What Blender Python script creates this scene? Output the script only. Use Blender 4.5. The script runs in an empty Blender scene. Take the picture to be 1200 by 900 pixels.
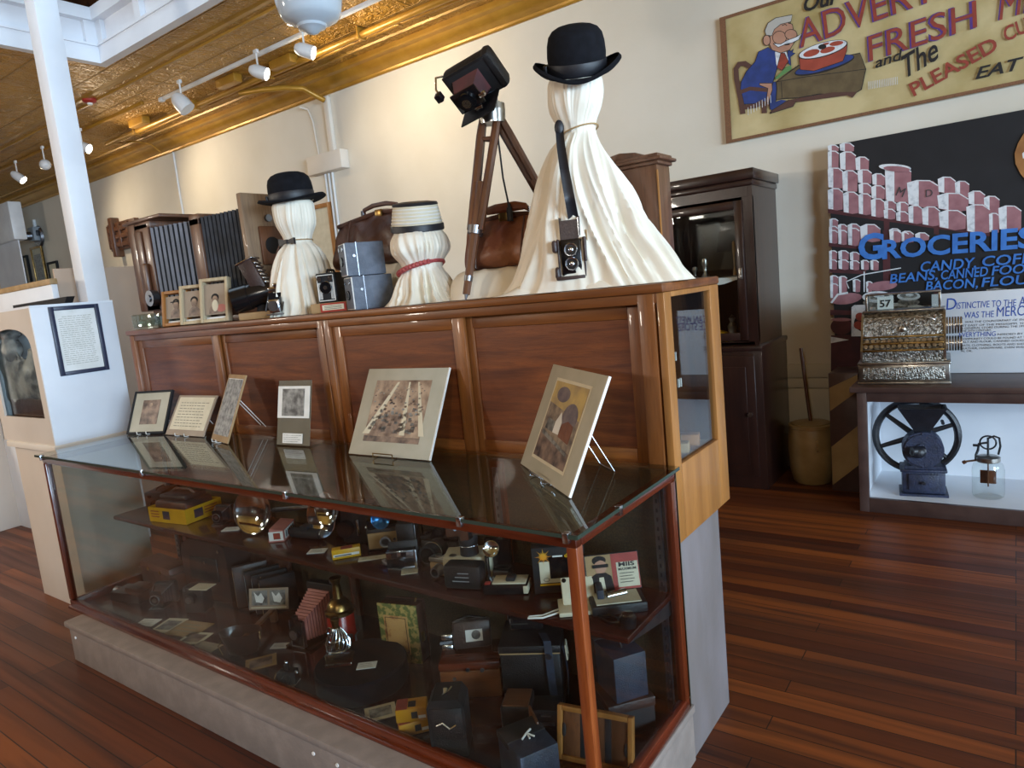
import bpy, bmesh, math, random
from mathutils import Matrix, Vector, Euler
from mathutils import noise as MN
random.seed(11)
sc = bpy.context.scene
COL = sc.collection
PI = math.pi
R = math.radians
# ---------------------------------------------------------------- camera solve
FPX = 815.37
YAW, PITCH, ROLL = -0.633996, 0.137037, 0.098899
EYE = Vector((0, 0, 1.6))
_f = Vector((math.sin(YAW)*math.cos(PITCH), math.cos(YAW)*math.cos(PITCH), -math.sin(PITCH)))
_r = Vector((math.cos(YAW), -math.sin(YAW), 0)); _d = _f.cross(_r)
CR = math.cos(ROLL)*_r + math.sin(ROLL)*_d
CD = -math.sin(ROLL)*_r + math.cos(ROLL)*_d
CF = _f
def A(px, py, x=None, y=None, z=None):
    """the point of the place that the photograph shows at a pixel, on a known plane"""
    d = CR*((px-600)/FPX) + CD*((py-450)/FPX) + CF
    if z is not None: t = (z-EYE.z)/d.z
    elif y is not None: t = (y-EYE.y)/d.y
    else: t = (x-EYE.x)/d.x
    return EYE + d*t
def S(p):
    """metres per pixel at a point"""
    return (Vector(p)-EYE).dot(CF)/FPX
def toward(p, q=(0, 0)):
    """rotation about z that turns a thing's front (-y) to the spot q"""
    return math.atan2(q[0]-p[0], p[1]-q[1])
# ---------------------------------------------------------------- materials
def lin(c):
    if isinstance(c, str):
        c = c.lstrip('#'); c = [int(c[i:i+2], 16)/255 for i in (0, 2, 4)]
    return tuple((v/12.92 if v <= .04045 else ((v+.055)/1.055)**2.4) for v in c[:3]) + (1,)
class NT:
    def __init__(s, name):
        s.m = bpy.data.materials.new(name); s.m.use_nodes = True
        s.t = s.m.node_tree; s.n = s.t.nodes; s.n.clear()
        s.out = s.n.new('ShaderNodeOutputMaterial')
    def add(s, typ, **kw):
        n = s.n.new('ShaderNode'+typ)
        for k, v in kw.items():
            if k.startswith('_'): setattr(n, k[1:], v)
            else: n.inputs[k.replace('__', ' ')].default_value = v
        return n
    def link(s, a, b): s.t.links.new(a, b)
    def coords(s, scale=(1, 1, 1), rot=(0, 0, 0)):
        tc = s.add('TexCoord'); mp = s.add('Mapping'); mp.inputs['Scale'].default_value = scale; mp.inputs['Rotation'].default_value = rot
        s.link(tc.outputs['Object'], mp.inputs['Vector']); return mp.outputs['Vector']
    def mix(s, fac, a, b, blend='MIX'):
        n = s.n.new('ShaderNodeMix'); n.data_type = 'RGBA'; n.blend_type = blend
        for i, v in ((0, fac), (6, a), (7, b)):
            if hasattr(v, 'is_linked'): s.link(v, n.inputs[i])
            else: n.inputs[i].default_value = v
        return n.outputs[2]
    def ramp(s, v, lo, hi):
        n = s.n.new('ShaderNodeMapRange'); s.link(v, n.inputs[0]); n.inputs[1].default_value = lo; n.inputs[2].default_value = hi
        return n.outputs[0]
def mat(name, c, rough=.5, metal=0, c2=None, vs=6, stretch=(1, 1, 1), bump=0, bs=80, lo=.35, hi=.65, coat=0, spec=.5, det=4, bstretch=None, emit=0):
    T = NT(name); b = T.add('BsdfPrincipled'); T.link(b.outputs[0], T.out.inputs[0])
    b.inputs['Roughness'].default_value = rough; b.inputs['Metallic'].default_value = metal
    b.inputs['Specular IOR Level'].default_value = spec; b.inputs['Coat Weight'].default_value = coat; b.inputs['Coat Roughness'].default_value = .08
    b.inputs['Base Color'].default_value = lin(c)
    if c2:
        nz = T.add('TexNoise', Scale=vs, Detail=det); T.link(T.coords(stretch), nz.inputs['Vector'])
        T.link(T.mix(T.ramp(nz.outputs['Fac'], lo, hi), lin(c), lin(c2)), b.inputs['Base Color'])
    if bump:
        nb = T.add('TexNoise', Scale=bs, Detail=3); T.link(T.coords(bstretch or (1, 1, 1)), nb.inputs['Vector'])
        bp = T.add('Bump', Strength=bump, Distance=.01); T.link(nb.outputs['Fac'], bp.inputs['Height']); T.link(bp.outputs[0], b.inputs['Normal'])
    if emit:
        b.inputs['Emission Color'].default_value = lin(c); b.inputs['Emission Strength'].default_value = emit
    return T.m
def wood(name, dark, light, axis='z', rough=.4, vs=5, coat=.15):
    st = {'x': (.25, 3, 3), 'y': (3, .25, 3), 'z': (3, 3, .25)}[axis]
    T = NT(name); b = T.add('BsdfPrincipled', Roughness=rough); T.link(b.outputs[0], T.out.inputs[0]); b.inputs['Coat Weight'].default_value = coat
    v = T.coords(st)
    n1 = T.add('TexNoise', Scale=vs, Detail=6, Distortion=.6); T.link(v, n1.inputs['Vector'])
    v2 = T.coords(tuple(q*8 for q in st)); n2 = T.add('TexNoise', Scale=vs, Detail=3); T.link(v2, n2.inputs['Vector'])
    c = T.mix(T.ramp(n1.outputs['Fac'], .3, .7), lin(dark), lin(light))
    T.link(T.mix(T.ramp(n2.outputs['Fac'], .5, .85), c, lin(dark)), b.inputs['Base Color'])
    bp = T.add('Bump', Strength=.08, Distance=.005); T.link(n2.outputs['Fac'], bp.inputs['Height']); T.link(bp.outputs[0], b.inputs['Normal'])
    return T.m
def glass_mat(name, tint=(.95, .97, .96, 1), f0=.04):
    T = NT(name)
    g = T.add('NewGeometry'); dp = T.add('VectorMath', _operation='DOT_PRODUCT')
    T.link(g.outputs['Normal'], dp.inputs[0]); T.link(g.outputs['Incoming'], dp.inputs[1])
    ab = T.add('Math', _operation='ABSOLUTE'); T.link(dp.outputs['Value'], ab.inputs[0])
    om = T.add('Math', _operation='SUBTRACT'); om.inputs[0].default_value = 1; T.link(ab.outputs[0], om.inputs[1])
    pw = T.add('Math', _operation='POWER'); T.link(om.outputs[0], pw.inputs[0]); pw.inputs[1].default_value = 5
    ml = T.add('Math', _operation='MULTIPLY_ADD'); T.link(pw.outputs[0], ml.inputs[0]); ml.inputs[1].default_value = 1-f0; ml.inputs[2].default_value = f0
    tr = T.add('BsdfTransparent'); tr.inputs[0].default_value = tint
    gl = T.add('BsdfGlossy', Roughness=.0); mx = T.add('MixShader')
    T.link(ml.outputs[0], mx.inputs[0]); T.link(tr.outputs[0], mx.inputs[1]); T.link(gl.outputs[0], mx.inputs[2]); T.link(mx.outputs[0], T.out.inputs[0])
    return T.m
def photo_mat(name, light, dark, scale=18, lo=.35, hi=.62, stretch=(1, 1, 1), rough=.45):
    """an old print: blotchy tones"""
    T = NT(name); b = T.add('BsdfPrincipled', Roughness=rough); T.link(b.outputs[0], T.out.inputs[0])
    v = T.coords(stretch); n1 = T.add('TexNoise', Scale=scale, Detail=5); T.link(v, n1.inputs['Vector'])
    T.link(T.mix(T.ramp(n1.outputs['Fac'], lo, hi), lin(dark), lin(light)), b.inputs['Base Color'])
    return T.m
M = {}
def defmats():
    M['wall'] = mat('cream_plaster', '#e2dacb', .85, c2='#d9d0bf', vs=1.2, bump=.12, bs=30)
    M['wall_low'] = mat('cream_board', '#d9d1be', .6, c2='#d0c8b3', vs=2)
    M['white'] = mat('white_paint', '#e2e5ea', .5, c2='#d9dce2', vs=3)
    M['whitewarm'] = mat('offwhite_board', '#e3dacd', .6, c2='#dbd0c2', vs=2)
    M['beige'] = mat('beige_board', '#cfc3b6', .65, c2='#c5b8aa', vs=2)
    M['taupe'] = mat('taupe_panel', '#b39d8a', .6, c2='#ab9480', vs=1.5)
    M['greypaint'] = mat('grey_plinth_paint', '#6a615e', .6, c2='#7b7274', vs=5, stretch=(1, 1, .3), bump=.1, bs=30)
    M['greybase'] = mat('grey_brown_plinth', '#7c7069', .6, c2='#8a7d75', vs=14, bump=.15, bs=60, lo=.4, hi=.7)
    M['oak'] = wood('honey_oak', '#5f3213', '#8a5020', 'x', .42)
    M['oakv'] = wood('honey_oak_upright', '#633615', '#8f5524', 'z', .42)
    M['oakpale'] = wood('pale_worn_oak', '#8a5826', '#a87036', 'z', .5)
    M['ply'] = wood('red_brown_plywood', '#552710', '#7e421b', 'x', .45, 12, .05)
    M['mahog'] = wood('mahogany', '#3c150a', '#652912', 'x', .25, 5, .3)
    M['mahogv'] = wood('mahogany_upright', '#42180b', '#6e3015', 'z', .25, 5, .3)
    M['mahogend'] = wood('mahogany_worn', '#642a12', '#8f4a22', 'z', .3, 5, .3)
    M['deck'] = wood('dark_red_shelf', '#2a0f0b', '#421811', 'x', .25, 4, .3)
    M['darkwood'] = wood('dark_walnut', '#20100c', '#331c16', 'z', .3, 5, .3)
    M['darkwoodx'] = wood('dark_walnut_rail', '#20100c', '#331c16', 'x', .3, 5, .3)
    M['walnut'] = wood('walnut', '#4a2c1a', '#6f452a', 'z', .4)
    M['walnutx'] = wood('walnut_rail', '#4a2c1a', '#6f452a', 'x', .4)
    M['clockwood'] = wood('clock_walnut', '#4b2f20', '#6d4a36', 'z', .35)
    M['greywood'] = wood('weathered_lens_board', '#6b5440', '#94795c', 'z', .55)
    M['tableb'] = mat('brown_table_paint', '#46332f', .4, c2='#54403a', vs=8, bump=.1, bs=50)
    M['olive'] = mat('olive_backing_cloth', '#352d1d', .85, c2='#4a3f28', vs=160, det=2, lo=.45, hi=.62)
    M['black'] = mat('black_leatherette', '#17171a', .45, c2='#0e0e10', vs=30, bump=.25, bs=220)
    M['blackp'] = mat('black_gloss', '#0d0d10', .18, c2='#141417', vs=10)
    M['blackm'] = mat('black_matte', '#131316', .8, c2='#1b1b1e', vs=12)
    M['felt'] = mat('black_felt', '#0c0d12', .9, c2='#13141a', vs=40, bump=.1, bs=300, spec=.2)
    M['ribbon'] = mat('black_ribbon', '#14151b', .5, c2='#1c1d24', vs=60, stretch=(1, 1, 6))
    M['navy'] = mat('dark_blue_leatherette', '#232b3a', .5, c2='#2c3648', vs=40, bump=.25, bs=260)
    M['bluegrey'] = mat('blue_grey_leatherette', '#565f6e', .5, c2='#67707f', vs=30, bump=.3, bs=260)
    M['brownl'] = mat('brown_saddle_leather', '#6b3a25', .5, c2='#93613f', vs=7, bump=.5, bs=28, lo=.4, hi=.72)
    M['brownl2'] = mat('dark_brown_leather', '#40241b', .42, c2='#5d3b2c', vs=8, bump=.35, bs=26, lo=.4, hi=.72)
    M['browncase'] = mat('brown_camera_case', '#2f201d', .42, c2='#3b2824', vs=14, bump=.2, bs=120)
    M['chrome'] = mat('chrome', '#c9ccd2', .18, 1, c2='#aab0b8', vs=8)
    M['steel'] = mat('dull_steel', '#8e9096', .38, 1, c2='#74767c', vs=16)
    M['mirror'] = mat('polished_reflector', '#e6e8ee', .07, 1)
    M['brass'] = mat('aged_brass', '#a98a55', .3, 1, c2='#7d6238', vs=14)
    M['nickel'] = mat('tarnished_nickel', '#a8a49c', .3, 1, c2='#5f5b55', vs=60, bump=.8, bs=120, lo=.4, hi=.6)
    M['nickelp'] = mat('plain_nickel', '#b9b5ae', .28, 1, c2='#8d8a84', vs=20)
    M['iron'] = mat('blue_black_cast_iron', '#23283a', .5, c2='#2f3650', vs=25, bump=.35, bs=120)
    M['ironb'] = mat('black_cast_iron', '#15161c', .45, c2='#1d1e26', vs=25, bump=.2, bs=100)
    M['cloth'] = mat('ivory_silk', '#f0eadc', .5, c2='#e7dfcd', vs=5, bump=.05, bs=60)
    M['stone'] = mat('cream_stoneware', '#ab9366', .35, c2='#9a8257', vs=8)
    M['yellow'] = mat('yellow_card', '#c98f14', .45, c2='#b87f10', vs=12)
    M['yellow2'] = mat('yellow_tin_print', '#dba91c', .4, c2='#c79614', vs=12)
    M['red'] = mat('red_lacquer', '#a82a1c', .25, c2='#8f2016', vs=10)
    M['redc'] = mat('red_card', '#a8352a', .5, c2='#95291f', vs=14)
    M['pinkb'] = mat('faded_pink_bellows', '#c07c72', .65, c2='#a9665d', vs=14)
    M['maroon'] = mat('maroon_bellows', '#3c1216', .55, c2='#521a1e', vs=14)
    M['card'] = mat('ivory_card', '#d9d0b8', .6, c2='#cec4aa', vs=14)
    M['cardw'] = mat('white_card', '#e9e8e4', .6, c2='#dddcd6', vs=14)
    M['matb'] = mat('grey_green_mount_board', '#b4ae9c', .65, c2='#aaa491', vs=10)
    M['taupemount'] = mat('taupe_mount_board', '#a08f7d', .6, c2='#968572', vs=10)
    M['tan'] = mat('tan_board', '#a88a62', .6, c2='#97794f', vs=14)
    M['ink'] = mat('ink', '#3b3a3c', .7); M['inkp'] = mat('pale_print', '#a9a79d', .7)
    M['inkl'] = mat('faded_ink', '#8b8878', .7)
    M['blueink'] = mat('blue_poster_paint', '#23479a', .6, c2='#2c56ad', vs=30)
    M['bluesky'] = mat('bright_blue_paint', '#3f7fd0', .6, c2='#356fbd', vs=20)
    M['redink'] = mat('red_poster_paint', '#9a4030', .6, c2='#87382c', vs=30)
    M['purple'] = mat('purple_paint', '#4c2f78', .6, c2='#5a3a86', vs=30)
    M['blackink'] = mat('black_paint', '#17161a', .6)
    M['glass'] = glass_mat('clear_glass')
    M['glasscase'] = glass_mat('case_glass', (.86, .88, .87, 1), .026)
    M['glasstop'] = glass_mat('counter_glass', (.86, .9, .87, 1), .05)
    M['glassg'] = glass_mat('greenish_pressed_glass', (.9, .94, .91, 1), .1)
    M['glassgreen'] = glass_mat('green_bottle_glass', (.12, .5, .28, 1), .1)
    M['gedge'] = mat('glass_edge', '#2f3c34', .2)
    M['gold'] = mat('gold_ceiling_paint', '#b58a38', .4, .2, c2='#a47a30', vs=4)
    M['goldl'] = mat('gold_trim_paint', '#b98a33', .35, .25, c2='#a97a2a', vs=6, bump=.15, bs=40)
    M['whitem'] = mat('white_enamel', '#dfe0e0', .35, c2='#d4d5d6', vs=6)
    M['milk'] = mat('milk_glass', '#c6d0d8', .12, c2='#bcc7d0', vs=3, coat=.5)
    M['lampon'] = mat('lit_lamp_face', '#fff3dc', .4, emit=25)
    M['greybox'] = mat('grey_metal_box', '#9aa0a6', .45, c2='#8b9197', vs=8)
    M['blueb'] = mat('blue_flash_reflector', '#2a78b0', .2, .7, c2='#123b60', vs=18)
    M['attic'] = wood('brown_attic_boards', '#3b2010', '#7e4a25', 'x', .7)
    M['pinktin'] = mat('painted_pink', '#a5747a', .65, c2='#8f6067', vs=14)
    M['whitepaint'] = mat('painted_white', '#dfe2e6', .65, c2='#aeb4bb', vs=30, lo=.5, hi=.75)
    M['paintblk'] = mat('painted_black', '#111014', .75, c2='#17161a', vs=6)
    M['paintbrn'] = mat('painted_red_brown', '#53262a', .7, c2='#3d1a1e', vs=8)
    M['ochre'] = mat('painted_ochre', '#a5713c', .7, c2='#8a5a2c', vs=12)
    M['sepia'] = photo_mat('sepia_print', '#b59c84', '#5a4237', 14)
    M['sepiad'] = photo_mat('dark_sepia_print', '#8d7565', '#3a2a28', 20)
    M['bwdark'] = photo_mat('dark_photo_print', '#8b8a86', '#2b2a2c', 30)
    M['bwmid'] = photo_mat('grey_photo_print', '#a3a19c', '#5e5d5b', 40)
    M['sculpt'] = photo_mat('grey_carved_relief', '#a6a49f', '#3e3f42', 9, .38, .6)
    M['pinkcord'] = mat('pink_braided_cord', '#b65a55', .6, c2='#8e2f3a', vs=120)
    M['leatherstrap'] = mat('thin_brown_strap', '#54382c', .5, c2='#3d271f', vs=20)
    M['greenalb'] = mat('green_floral_cover', '#5f6a35', .55, c2='#b09a5a', vs=46, lo=.46, hi=.56)
    M['peach'] = mat('peach_cover_panel', '#c59a5f', .55, c2='#8a4a2c', vs=26, lo=.55, hi=.72)
    M['skin'] = mat('painted_flesh', '#b98b74', .65, c2='#ad7f68', vs=14)
    M['suit'] = mat('painted_blue_suit', '#2c4288', .65, c2='#24376f', vs=14)
    M['ham'] = mat('painted_ham_red', '#a84a38', .65, c2='#96402f', vs=14)
    M['tableclothp'] = mat('painted_brown_cloth', '#6a5a3e', .65, c2='#5a4b33', vs=14)
    M['hairp'] = mat('painted_grey_hair', '#b6b3ac', .65)
    M['chairp'] = mat('painted_brown_chair', '#573931', .65)
defmats()
# ---------------------------------------------------------------- mesh builder
class MB:
    def __init__(s):
        s.V = []; s.F = []; s.I = []; s.ms = []; s.c = 0; s.X = Matrix.Identity(4)
    def m(s, k):
        k = M[k] if isinstance(k, str) else k
        if k not in s.ms: s.ms.append(k)
        s.c = s.ms.index(k); return s
    def at(s, loc=(0, 0, 0), rx=0, ry=0, rz=0):
        s.X = Matrix.Translation(loc) @ Euler((R(rx), R(ry), R(rz))).to_matrix().to_4x4(); return s
    def raw(s, vs, fs):
        o = len(s.V); s.V += [s.X @ Vector(v) for v in vs]
        for f in fs: s.F.append([o+i for i in f]); s.I.append(s.c)
        return s
    def box(s, x0, x1, y0, y1, z0, z1, b=0):
        if b <= 0:
            return s.raw([(x, y, z) for x in (x0, x1) for y in (y0, y1) for z in (z0, z1)],
                  [(0, 1, 3, 2), (4, 6, 7, 5), (0, 4, 5, 1), (2, 3, 7, 6), (0, 2, 6, 4), (1, 5, 7, 3)])
        bm = bmesh.new(); bmesh.ops.create_cube(bm, size=1)
        for v in bm.verts: v.co = Vector(((x0+x1)/2+v.co.x*(x1-x0), (y0+y1)/2+v.co.y*(y1-y0), (z0+z1)/2+v.co.z*(z1-z0)))
        b = min(b, .49*min(abs(x1-x0), abs(y1-y0), abs(z1-z0)))
        bmesh.ops.bevel(bm, geom=bm.edges[:], offset=b, segments=2, affect='EDGES', profile=.5)
        s.bm(bm); return s
    def bm(s, bm):
        bm.verts.index_update(); s.raw([v.co.copy() for v in bm.verts], [[v.index for v in f.verts] for f in bm.faces]); bm.free()
    def cyl(s, p0, p1, r0, r1=None, n=20, cap=True):
        p0, p1 = Vector(p0), Vector(p1); r1 = r0 if r1 is None else r1
        q = (p1-p0).to_track_quat('Z', 'Y'); vs = []
        for p, r in ((p0, r0), (p1, r1)):
            for i in range(n): vs.append(p + q @ Vector((r*math.cos(2*PI*i/n), r*math.sin(2*PI*i/n), 0)))
        fs = [(i, (i+1) % n, n+(i+1) % n, n+i) for i in range(n)]
        if cap: fs += [list(range(n-1, -1, -1)), list(range(n, 2*n))]
        return s.raw(vs, fs)
    def tube(s, pts, r, n=8, closed=False):
        pts = [Vector(p) for p in pts]; N = len(pts); vs = []; up = None
        for i, p in enumerate(pts):
            a = pts[(i-1) % N] if (i or closed) else p; b = pts[(i+1) % N] if (i < N-1 or closed) else p
            t = (b-a).normalized()
            if up is None: up = t.orthogonal().normalized()
            up = (up - t*up.dot(t)).normalized() if (up - t*up.dot(t)).length > 1e-6 else t.orthogonal().normalized()
            w = t.cross(up); rr = r[i] if isinstance(r, (list, tuple)) else r
            for k in range(n): vs.append(p + (up*math.cos(2*PI*k/n)+w*math.sin(2*PI*k/n))*rr)
        fs = []
        for i in range(N if closed else N-1):
            for k in range(n):
                a, b = i*n, ((i+1) % N)*n; fs.append((a+k, a+(k+1) % n, b+(k+1) % n, b+k))
        if not closed: fs += [list(range(n-1, -1, -1)), list(range((N-1)*n, N*n))]
        return s.raw(vs, fs)
    def lathe(s, prof, n=32, sx=1, sy=1):
        """profile of (r, z) turned about local z"""
        vs = []; fs = []; P = len(prof)
        for r, z in prof:
            for k in range(n): vs.append((r*sx*math.cos(2*PI*k/n), r*sy*math.sin(2*PI*k/n), z))
        for i in range(P-1):
            for k in range(n): fs.append((i*n+k, i*n+(k+1) % n, (i+1)*n+(k+1) % n, (i+1)*n+k))
        if prof[0][0] > 1e-5: fs.append(list(range(n-1, -1, -1)))
        if prof[-1][0] > 1e-5: fs.append(list(range((P-1)*n, P*n)))
        return s.raw(vs, fs)
    def prism(s, poly, a, b, plane='xz'):
        f = {'xz': lambda u, v, w: (u, w, v), 'xy': lambda u, v, w: (u, v, w), 'yz': lambda u, v, w: (w, u, v)}[plane]
        n = len(poly); vs = [f(u, v, a) for u, v in poly]+[f(u, v, b) for u, v in poly]
        return s.raw(vs, [list(range(n)), list(range(2*n-1, n-1, -1))]+[(i, n+i, n+(i+1) % n, (i+1) % n) for i in range(n)])
    def grid(s, fn, nu, nv, closeu=False):
        vs = [fn(i/(nu if closeu else nu-1), j/(nv-1)) for j in range(nv) for i in range(nu)]; fs = []
        for j in range(nv-1):
            for i in range(nu if closeu else nu-1): fs.append((j*nu+i, j*nu+(i+1) % nu, (j+1)*nu+(i+1) % nu, (j+1)*nu+i))
        return s.raw(vs, fs)
    def sph(s, c, r, n=16, m=10):
        r = r if isinstance(r, (tuple, list)) else (r, r, r); c = Vector(c)
        return s.grid(lambda u, v: c+Vector((r[0]*math.sin(PI*v)*math.cos(2*PI*u), r[1]*math.sin(PI*v)*math.sin(2*PI*u), -r[2]*math.cos(PI*v))), n, m, True)
    def text(s, body, x, z, h, w=None, y=0, ang=0, shear=0, bold=0, dep=.0006, sp=1, align='l'):
        """lettering on the local xz plane, facing -y"""
        c = bpy.data.curves.new('lettering', 'FONT'); c.body = body; c.extrude = dep; c.shear = shear; c.offset = bold; c.size = 1; c.resolution_u = 3; c.space_character = sp
        o = bpy.data.objects.new('lettering', c); COL.objects.link(o); bpy.context.view_layer.update()
        me = o.evaluated_get(bpy.context.evaluated_depsgraph_get()).to_mesh()
        vs = [v.co.copy() for v in me.vertices]; fs = [list(p.vertices) for p in me.polygons]
        bpy.data.objects.remove(o); bpy.data.curves.remove(c)
        if not vs: return s
        x0 = min(v.x for v in vs); x1 = max(v.x for v in vs)
        k = h/.73; kx = k if w is None else w/(x1-x0); ca, sa = math.cos(R(ang)), math.sin(R(ang))
        ox = (x0+x1)/2 if align == 'c' else x0
        out = []
        for v in vs:
            u, t = (v.x-ox)*kx, v.y*k; out.append((x+u*ca-t*sa, y-(v.z+dep), z+u*sa+t*ca))
        return s.raw(out, fs)
    def done(s, name, parent=None, mt=None, loc=None, rz=0, ang=38, smooth=True):
        me = bpy.data.meshes.new(name); me.from_pydata([tuple(v) for v in s.V], [], s.F)
        if mt is not None: me.materials.append(M[mt] if isinstance(mt, str) else mt)
        else:
            for q in s.ms: me.materials.append(q)
            me.polygons.foreach_set('material_index', s.I)
        bm = bmesh.new(); bm.from_mesh(me); bmesh.ops.recalc_face_normals(bm, faces=bm.faces[:]); bm.to_mesh(me); bm.free()
        if smooth:
            me.polygons.foreach_set('use_smooth', [True]*len(me.polygons)); me.set_sharp_from_angle(angle=R(ang))
        o = bpy.data.objects.new(name, me); COL.objects.link(o)
        if parent: o.parent = parent
        if loc is not None: o.location = loc
        o.rotation_euler.z = rz
        return o
def B(*a, **k):
    return MB().box(*a, **k)
def tag(o, label, cat, group=None, kind=None):
    if label: o['label'] = label
    if cat: o['category'] = cat
    if group: o['group'] = group
    if kind: o['kind'] = kind
    return o
def thing(name, label, cat, loc=(0, 0, 0), rz=0, group=None, rot=None):
    o = bpy.data.objects.new(name, None); o.empty_display_size = .05; COL.objects.link(o); o.location = loc
    o.rotation_euler = rot or (0, 0, rz); return tag(o, label, cat, group)
def struct(o): o['kind'] = 'structure'; return o
def rimbox(b, x0, x1, z0, z1, f, ya, yb, bev=.003):
    b.box(x0, x0+f, ya, yb, z0, z1, bev).box(x1-f, x1, ya, yb, z0, z1, bev).box(x0+f, x1-f, ya+.0004, yb-.0004, z0, z0+f, bev).box(x0+f, x1-f, ya+.0004, yb-.0004, z1-f, z1, bev); return b
def arc(c, r, a0, a1, n, plane='xz'):
    out = []
    for i in range(n+1):
        a = R(a0+(a1-a0)*i/n); u, v = r*math.cos(a), r*math.sin(a)
        out.append((c[0]+u, c[1], c[2]+v) if plane == 'xz' else ((c[0]+u, c[1]+v, c[2]) if plane == 'xy' else (c[0], c[1]+u, c[2]+v)))
    return out
# ================================================================ THE ROOM
WY = 5.55; ZC = 4.1; XL = -17.0; XR = 10.0; YF = -6.5
def floor_mat():
    T = NT('varnished_floor_boards'); b = T.add('BsdfPrincipled', Roughness=.3); T.link(b.outputs[0], T.out.inputs[0]); b.inputs['Specular IOR Level'].default_value = .32
    br = T.add('TexBrick'); br.offset = .37; br.offset_frequency = 3; br.squash = 1
    for k, v in (('Scale', 1), ('Mortar Size', .0022), ('Mortar Smooth', .2), ('Bias', 0), ('Brick Width', 1.9), ('Row Height', .083)): br.inputs[k].default_value = v
    br.inputs['Color1'].default_value = (0, 0, 0, 1); br.inputs['Color2'].default_value = (1, 1, 1, 1); br.inputs['Mortar'].default_value = (.5, .5, .5, 1)
    T.link(T.coords(), br.inputs['Vector'])
    n1 = T.add('TexNoise', Scale=2.2, Detail=7, Distortion=.5); T.link(T.coords((.35, 7, 1)), n1.inputs['Vector'])
    n2 = T.add('TexNoise', Scale=1.1, Detail=3); T.link(T.coords((.5, 1.2, 1)), n2.inputs['Vector'])
    c = T.mix(br.outputs['Color'], lin('#421a0b'), lin('#8c4b1f'))
    c = T.mix(T.ramp(n1.outputs['Fac'], .45, .75), c, lin('#351a10'))
    c = T.mix(T.ramp(n2.outputs['Fac'], .5, .78), c, lin('#4a2d1f'))
    c = T.mix(br.outputs['Fac'], c, lin('#20110b'))
    T.link(c, b.inputs['Base Color'])
    T.link(T.ramp(n1.outputs['Fac'], -1.0, 2.4), b.inputs['Roughness'])
    bp = T.add('Bump', Strength=.25, Distance=.004); bp.invert = True; T.link(br.outputs['Fac'], bp.inputs['Height']); T.link(bp.outputs[0], b.inputs['Normal'])
    return T.m
def tin_mat():
    T = NT('pressed_tin_gold'); b = T.add('BsdfPrincipled', Roughness=.36, Metallic=.15); T.link(b.outputs[0], T.out.inputs[0])
    n1 = T.add('TexNoise', Scale=3, Detail=3); T.link(T.coords(), n1.inputs['Vector'])
    T.link(T.mix(n1.outputs['Fac'], lin('#b08030'), lin('#cf9c40')), b.inputs['Base Color'])
    v = T.add('TexVoronoi', Scale=8.5); v.feature = 'SMOOTH_F1'; v.inputs['Randomness'].default_value = .75; T.link(T.coords(), v.inputs['Vector'])
    w = T.add('TexNoise', Scale=15, Detail=2, Distortion=2.2); T.link(T.coords(), w.inputs['Vector'])
    br = T.add('TexBrick'); br.offset = 0
    for k, q in (('Scale', 1), ('Mortar Size', .012), ('Mortar Smooth', 1), ('Brick Width', .61), ('Row Height', .61)): br.inputs[k].default_value = q
    T.link(T.coords(), br.inputs['Vector'])
    ad = T.add('Math', _operation='ADD'); T.link(v.outputs['Distance'], ad.inputs[0]); T.link(w.outputs['Fac'], ad.inputs[1])
    a2 = T.add('Math', _operation='ADD'); T.link(ad.outputs[0], a2.inputs[0]); T.link(br.outputs['Fac'], a2.inputs[1])
    bp = T.add('Bump', Strength=1.0, Distance=.06); T.link(a2.outputs[0], bp.inputs['Height']); T.link(bp.outputs[0], b.inputs['Normal'])
    return T.m
M['floor'] = floor_mat(); M['tin'] = tin_mat()
struct(B(XL-.2, XR+.2, YF-.2, WY+.2, -.15, 0).done('floor', mt='floor'))
struct(B(XL-.2, XR+.2, WY, WY+.2, 0, ZC+.3).done('wall_back', mt='wall'))
struct(B(XL-.2, XL, 1.0, WY, 0, ZC+.3).done('wall_left', mt='wall')); struct(B(XL-.2, XL, YF-.2, 1.0, 0, ZC+.3).done('wall_left_front', mt='darkwood'))  # unseen front stretch made dark to dim reflections in the case glass
struct(B(XL-.2, XR+.2, YF-.2, YF, 0, ZC+.3).done('wall_front', mt='darkwood'))
# street wall with two shop windows
wy = [(-6.0, -.9), (.2, 5.1)]; b = MB()
b.box(XR, XR+.2, YF, WY, 0, .62).box(XR, XR+.2, YF, WY, 3.5, ZC+.3)
for a0, a1 in ((YF, wy[0][0]), (wy[0][1], wy[1][0]), (wy[1][1], WY)): b.box(XR, XR+.2, a0, a1, .62, 3.5)
struct(b.done('wall_right', mt='wall'))
for i, (a0, a1) in enumerate(wy):
    b = MB()
    for q in (a0, (a0+a1)/2-.03, a1-.06): b.box(XR+.02, XR+.1, q, q+.06, .62, 3.5)
    for q in (.62, 2.6, 3.44): b.box(XR+.02, XR+.1, a0, a1, q, q+.06)
    w = struct(b.done('window_%d' % (i+1), mt='white'))
    B(XR+.05, XR+.056, a0, a1, .62, 3.5).done('pane', w, 'glass')
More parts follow.
